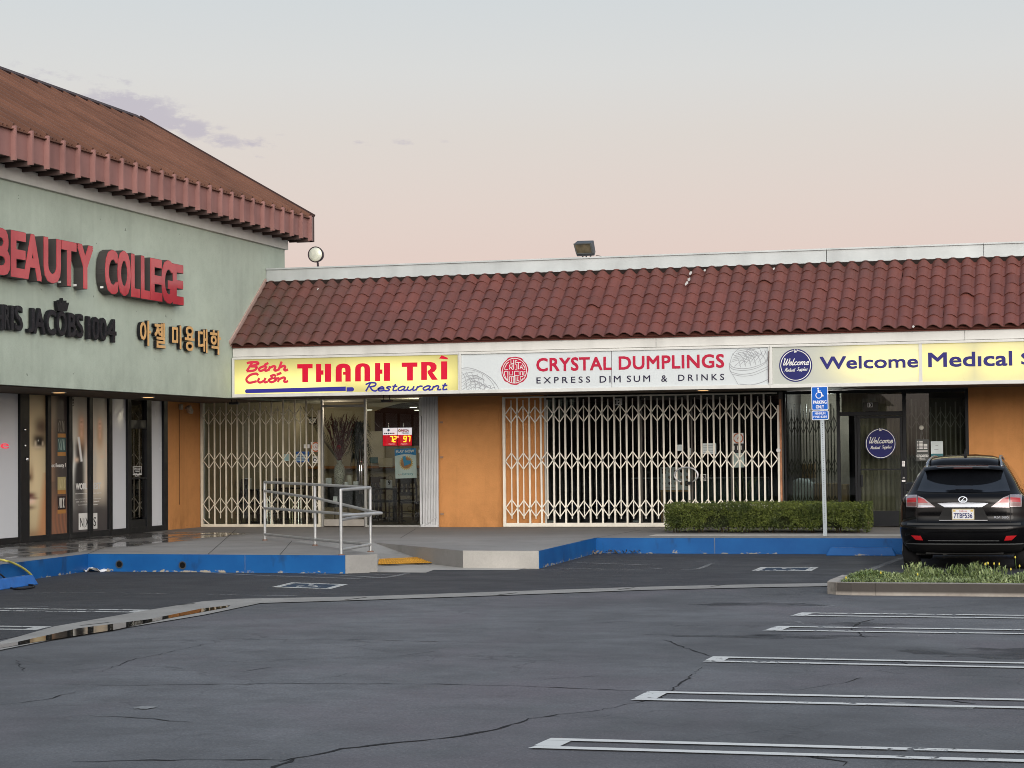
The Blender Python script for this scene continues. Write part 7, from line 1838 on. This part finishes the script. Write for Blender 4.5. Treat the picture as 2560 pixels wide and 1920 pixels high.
# window, seams, lower black parts
patch('rear_window', M_CG, quadl((-.66,1.155),(.66,1.155),(.545,1.475),(-.545,1.475),-.02,.0), 30, 12, .006, .012)
patch('tailgate_seam', M_BP, quadl((-.69,1.118),(.69,1.118),(.69,1.124),(-.69,1.124)), 30, 1, .003)
for s in (-1,1):
    patch('tailgate_seam', M_BP, quadl((s*.655,.705),(s*.663,.705),(s*.663,.93),(s*.655,.93)), 1, 8, .003)
patch('lower_valance', M_BP, quadl((-.80,.27),(.80,.27),(.845,.395),(-.845,.395)), 30, 4, .008, .02)
patch('bumper_strip', mat('bumper_grey_line',(.16,.17,.17),.35), quadl((-.83,.388),(.83,.388),(.835,.402),(-.835,.402)), 40, 1, .012, .01)
patch('bumper_strip', mat('bumper_grey_line',(0,0,0)), quadl((-.50,.440),(.50,.440),(.50,.448),(-.50,.448)), 30, 1, .006)
patch('bumper_ledge', mat('ledge_sheen',(.05,.05,.048),.4), quadl((-.80,.672),(.80,.672),(.80,.700),(-.80,.700),-.006,-.006), 40, 2, .004)  # ledge colour lightened to paint the light it reflects
# plate recess, chrome bar, handle lip
rc = patch('plate_recess', M_BP, quadl((-.36,.735),(.36,.735),(.27,.925),(-.27,.925)), 16, 6, .003)
patch('chrome_bar', M_CHR, quadl((-.26,.925),(.26,.925),(.36,.982),(-.36,.982),-.0,.012), 24, 4, .028, .028)
patch('tailgate_lip', mat('lip_grey',(.22,.22,.22),.3,.6), quadl((-.34,.730),(.34,.730),(.345,.742),(-.345,.742)), 20, 1, .012, .012)
pf = Fr((CX,CY+rear_y(0,.82)-.012,0),(1,0,0),(0,.0,1),(0,-1,0))
pz0, pz1, pw = .742, .902, .158
mb = MB(); mb.prism(pf, rrect(-pw,pw,pz0,pz1,.012), -.01, .012); lp_ = mb.build('licence_plate', mat('plate_frame_gold',(.42,.36,.22),.35,.4), car)
mb = MB(); mb.prism(pf, rrect(-pw+.010,pw-.010,pz0+.012,pz1-.012,.010), .0115, .014); fcP = mb.build('plate_face', mat('plate_white',(.62,.63,.64),.4,var=.03), lp_)
mb = MB(); mb.text(pf,'7TBF536',-.130,.130,pz0+.028,pz0+.098,.0138,.0155,bold=.012); mb.build('plate_number', mat('plate_navy',(.03,.035,.12),.5), lp_)
mb = MB(); mb.text(pf,'California',-.055,.055,pz1-.046,pz1-.018,.0138,.0155,shear=.2); mb.build('plate_state', mat('plate_red',(.45,.06,.06),.5), lp_)
mb = MB(); mb.rect(pf,-.142,-.105,pz1-.040,pz1-.020,.0138,.0150); mb.rect(pf,.105,.142,pz1-.040,pz1-.020,.0138,.0150); mb.build('plate_tab', mat('tab_yellow',(.6,.40,.06),.5), lp_)
# emblem and badge
zE = 1.035; ef = Fr((CX,CY+rear_y(0,zE)-.008-.008-.08*zE,0),(1,0,0),(0,.08,1),(0,-1,.0))
mb = MB()
for d in (.0,.006): pass
def ellring(cx,cz_,a,b,w_,d,n=48):
    vs, fs = [], []
    for i in range(n+1):
        q = 2*math.pi*i/n
        for k,(s,dd) in enumerate(((1.,-.004),(1-w_/2/a,d),(1-w_/a,-.004))): vs.append(ef(cx+a*s*math.cos(q),cz_+b*(1-(1-s)*a/b)*math.sin(q),dd))
    for i in range(n):
        for k in range(2): fs.append((3*i+k,3*i+k+1,3*(i+1)+k+1,3*(i+1)+k))
    mb.add(vs, fs)
mb.ring(ef,0,zE,.051,.063,.008,48,ry=.72)
mb.prism(ef,[(.018,zE+.031),(.030,zE+.033),(-.012,zE-.016),(.036,zE-.016),(.026,zE-.027),(-.034,zE-.027)],-.004,.007)
mb.build('emblem', M_CHR, car)
bf_ = Fr((CX,CY+rear_y(.53,.775)-.004,0),(1,.20,0),(0,0,1),(0,-1,0))
mb = MB(); bf_.O.y -= .53*.20; mb.text(bf_,'RX 350',.435,.635,.762,.792,-.003,.003,bold=.02); mb.build('badge', M_CHR, car)
# tail lights
M_TR = mat('lamp_red',(.34,.018,.022),.12,var=.15,sc=12,coat=1.)
M_TW = mat('lamp_clear',(.26,.22,.23),.10,metal=.3,var=.25,sc=14,coat=1.)
M_TD = mat('lamp_smoke',(.16,.07,.07),.12,var=.25,sc=12,coat=1.)
for s in (-1,1):
    def L(*P):
        Q = [(s*x,z) for x,z in P]; return quadl(*( Q if s > 0 else [Q[1],Q[0],Q[3],Q[2]] ))
    tl_ = patch('tail_light', M_TW, L((.655,.925),(.815,.925),(.825,1.10),(.655,1.105)), 10, 6, .016, .03)
    patch('red_lens', M_TR, L((.665,1.0),(.805,.99),(.80,1.055),(.665,1.065)), 8, 3, .021, .006, tl_)
    patch('smoke_lens', M_TD, L((.665,.94),(.80,.94),(.808,.985),(.665,.995)), 8, 3, .020, .006, tl_)
    t2 = patch('tail_light', M_TW, L((.39,.925),(.648,.915),(.648,1.095),(.56,1.06)), 10, 6, .014, .03)
    patch('red_lens', M_TR, L((.50,.99),(.640,.99),(.640,1.068),(.555,1.045)), 8, 3, .019, .006, t2)
    patch('clear_lens', M_CHR, L((.41,.93),(.640,.925),(.640,.955),(.45,.948)), 8, 2, .019, .006, t2)
    patch('reflector', mat('reflector_red',(.42,.012,.016),.2,coat=1.), L((.57,.448),(.675,.452),(.745,.520),(.60,.515)), 8, 3, .010, .012)
# spoiler with brake light, antenna, roof rails, wiperless hatch
mb = MB(); vs, fs = [], []; n = 26
prof_s = [(.62,1.548),(.40,1.530),(.275,1.500),(.262,1.478),(.30,1.470),(.50,1.478)]
for i in range(n+1):
    x = -.575+1.15*i/n; e = 1-.10*(abs(x)/.575)**4
    for (yy,zz) in prof_s: vs.append((CX+x*(1.0 if zz > 1.5 else .985),CY+yy+.16*(abs(x)/.575)**3*(1 if yy < .55 else .2),zz-.03*(abs(x)/.575)**3))
k = len(prof_s)
for i in range(n):
    for j in range(k): fs.append((i*k+j,i*k+(j+1)%k,(i+1)*k+(j+1)%k,(i+1)*k+j))
fs += [tuple(range(k)), tuple(range(n*k+k-1,n*k-1,-1))]
mb.add(vs, fs); so_ = mb.build('spoiler', M_CAR, car, auto=45)
mb = MB(); mb.box(CX-.135,CX+.135,CY+.258,CY+.272,1.482,1.494); mb.build('brake_light', mat('brake_smoke',(.12,.05,.05),.2), so_, bevel=.003)
mb = MB(); mb.add([(CX-.028,CY+.95,1.655),(CX+.028,CY+.95,1.655),(CX+.028,CY+1.16,1.668),(CX-.028,CY+1.16,1.668),(CX-.006,CY+1.0,1.765),(CX+.006,CY+1.0,1.765),(CX+.012,CY+1.06,1.70),(CX-.012,CY+1.06,1.70)],[(0,3,2,1),(4,5,6,7),(0,1,5,4),(1,2,6,5),(2,3,7,6),(3,0,4,7)]); mb.build('antenna', M_CAR, car, bevel=.006)
for s in (-1,1):
    P = [(CX+s*.535,CY+.55,1.50),(CX+s*.525,CY+.66,1.575),(CX+s*.505,CY+.86,1.622),(CX+s*.49,CY+1.4,1.650),(CX+s*.49,CY+2.1,1.642),(CX+s*.51,CY+2.35,1.58)]
    mb = MB(); pp = spline(P,5); mb.tube(pp,[.010]+[.018]*(len(pp)-2)+[.010],10)
    mb.build('roof_rail', mat('rail_silver',(.30,.32,.35),.3,.8), car, smooth=True)
# side windows, mirrors, wheels
def sidewin(s, y0, y1, zb_, zt_, yt0, yt1):
    mb = MB(); vs, fs = [], []; nu, nv = 10, 8
    for j in range(nv+1):
        z = zb_+(zt_-zb_)*j/nv; a = y0+(yt0-y0)*j/nv; b = y1+(yt1-y1)*j/nv
        for i in range(nu+1): vs.append((CX+s*(cr_tab(TW_,z)+.004),CY+a+(b-a)*i/nu,z))
    for j in range(nv):
        for i in range(nu): fs.append((j*(nu+1)+i,j*(nu+1)+i+1,(j+1)*(nu+1)+i+1,(j+1)*(nu+1)+i))
    mb.add(vs, fs); mb.build('side_window', M_CG, car, fix=True, smooth=True)
for s in (-1,1):
    sidewin(s,.80,1.40,1.17,1.48,1.12,1.45); sidewin(s,1.46,2.22,1.14,1.50,1.50,2.22); sidewin(s,2.30,3.10,1.13,1.50,2.30,2.62)
    mb = MB(); mb.box(CX+s*.88,CX+s*1.05,CY+2.88,CY+3.02,1.10,1.24); mr = mb.build('door_mirror', M_CAR, car, bevel=.04)
    mb = MB(); mb.box(CX+s*.895,CX+s*1.035,CY+2.874,CY+2.879,1.115,1.225); mb.build('mirror_glass', M_CG, mr)
    for wy in WY:
        xo_ = CX+s*.915
        mb = MB(); mb.lathe((xo_-s*.12 if s > 0 else xo_+.12,CY+wy,ZWH),[(.24,-.115),(.34,-.11),(.363,-.07),(.365,0),(.363,.07),(.34,.11),(.24,.115)],40,axis='x'); wh = mb.build('wheel', mat('tyre_rubber',(.016,.016,.017),.8), car, auto=35)
        mb = MB(); mb.lathe((xo_-s*.03,CY+wy,ZWH),[(.05,s*.02),(.06,s*.015),(.22,s*.005),(.24,s*.02),(.245,-s*.03)],36,axis='x'); mb.build('rim', mat('alloy_grey',(.28,.28,.29),.35,.8), wh, auto=35)
        mb = MB()
        for q in range(5):
            a = 2*math.pi*q/5; d = Vector((0,math.cos(a),math.sin(a))); e = Vector((0,-math.sin(a),math.cos(a))); c_ = Vector((xo_-s*.005,CY+wy,ZWH))
            mb.hexa([c_+d*.03-e*.03,c_+d*.23-e*.045,c_+d*.23+e*.045,c_+d*.03+e*.03]+[p+Vector((s*.02,0,0)) for p in (c_+d*.03-e*.03,c_+d*.23-e*.045,c_+d*.23+e*.045,c_+d*.03+e*.03)])
        mb.build('spoke', mat('alloy_grey',(0,0,0)), wh)
        mb = MB(); vs, fs = [], []
        for i in range(31):
            a = rad(-14)+rad(208)*i/30
            for rr_, dx in ((WR+.005,-.10),(WR+.005,.006),(WR+.06,.008)):
                y = wy+rr_*math.cos(a); z = max(.262,ZWH+rr_*math.sin(a)); vs.append((CX+s*(cr_tab(TW_,z)+dx),CY+y,z))
        for i in range(30):
            for j in range(2): fs.append((3*i+j,3*i+j+1,3*(i+1)+j+1,3*(i+1)+j))
        mb.add(vs, fs); mb.build('wheel_arch', M_BP, car, smooth=True)
mb = MB(); mb.box(CX-.70,CX+.70,CY+.45,CY+4.4,.22,.40); mb.box(CX-.55,CX+.55,CY+.28,CY+.5,.24,.36); mb.build('underbody', M_BP, car)
mb = MB(); mb.tube([(CX-.30,CY+.32,.235),(CX-.24,CY+.31,.255),(CX+.2,CY+.31,.27)],.02,8); mb.build('exhaust', mat('exhaust_grey',(.16,.16,.15),.4,.7), car)

# ================================================================== across the lot, behind the camera (seen only in glass and gloss)
M_FAR = mat('far_stucco', (.22,.20,.18), .9, var=.2, sc=.3)
for k,(x0,x1,y0,h,lab) in enumerate([(-60,-14,-62,5.2,'long tan shop block across the lot, west end'),(-10,30,-66,6.4,'taller tan shop block across the lot, middle'),(34,80,-60,4.8,'low tan shop block across the lot, east end')]):
    ob = thing('far_shop_block', lab, 'building', ((x0+x1)/2,y0,0), 'shop blocks across the lot')
    mb = MB(); mb.box(x0,x1,y0-16,y0,0,h); mb.build('wall', M_FAR, ob)
    mb = MB(); mb.hexa([(x0-.5,y0-17,h),(x1+.5,y0-17,h),(x1+.5,y0+1.4,h-.1),(x0-.5,y0+1.4,h-.1),(x0+1,y0-12,h+1.6),(x1-1,y0-12,h+1.6),(x1-1,y0-2,h+1.6),(x0+1,y0-2,h+1.6)]); mb.build('roof', mat('far_roof',(.12,.05,.04),.8), ob)
    mb = MB(); mb.box(x0+1,x1-1,y0,y0+.03,.3,2.9); mb.build('window', mat('far_glass',(.02,.022,.025),.1), ob)
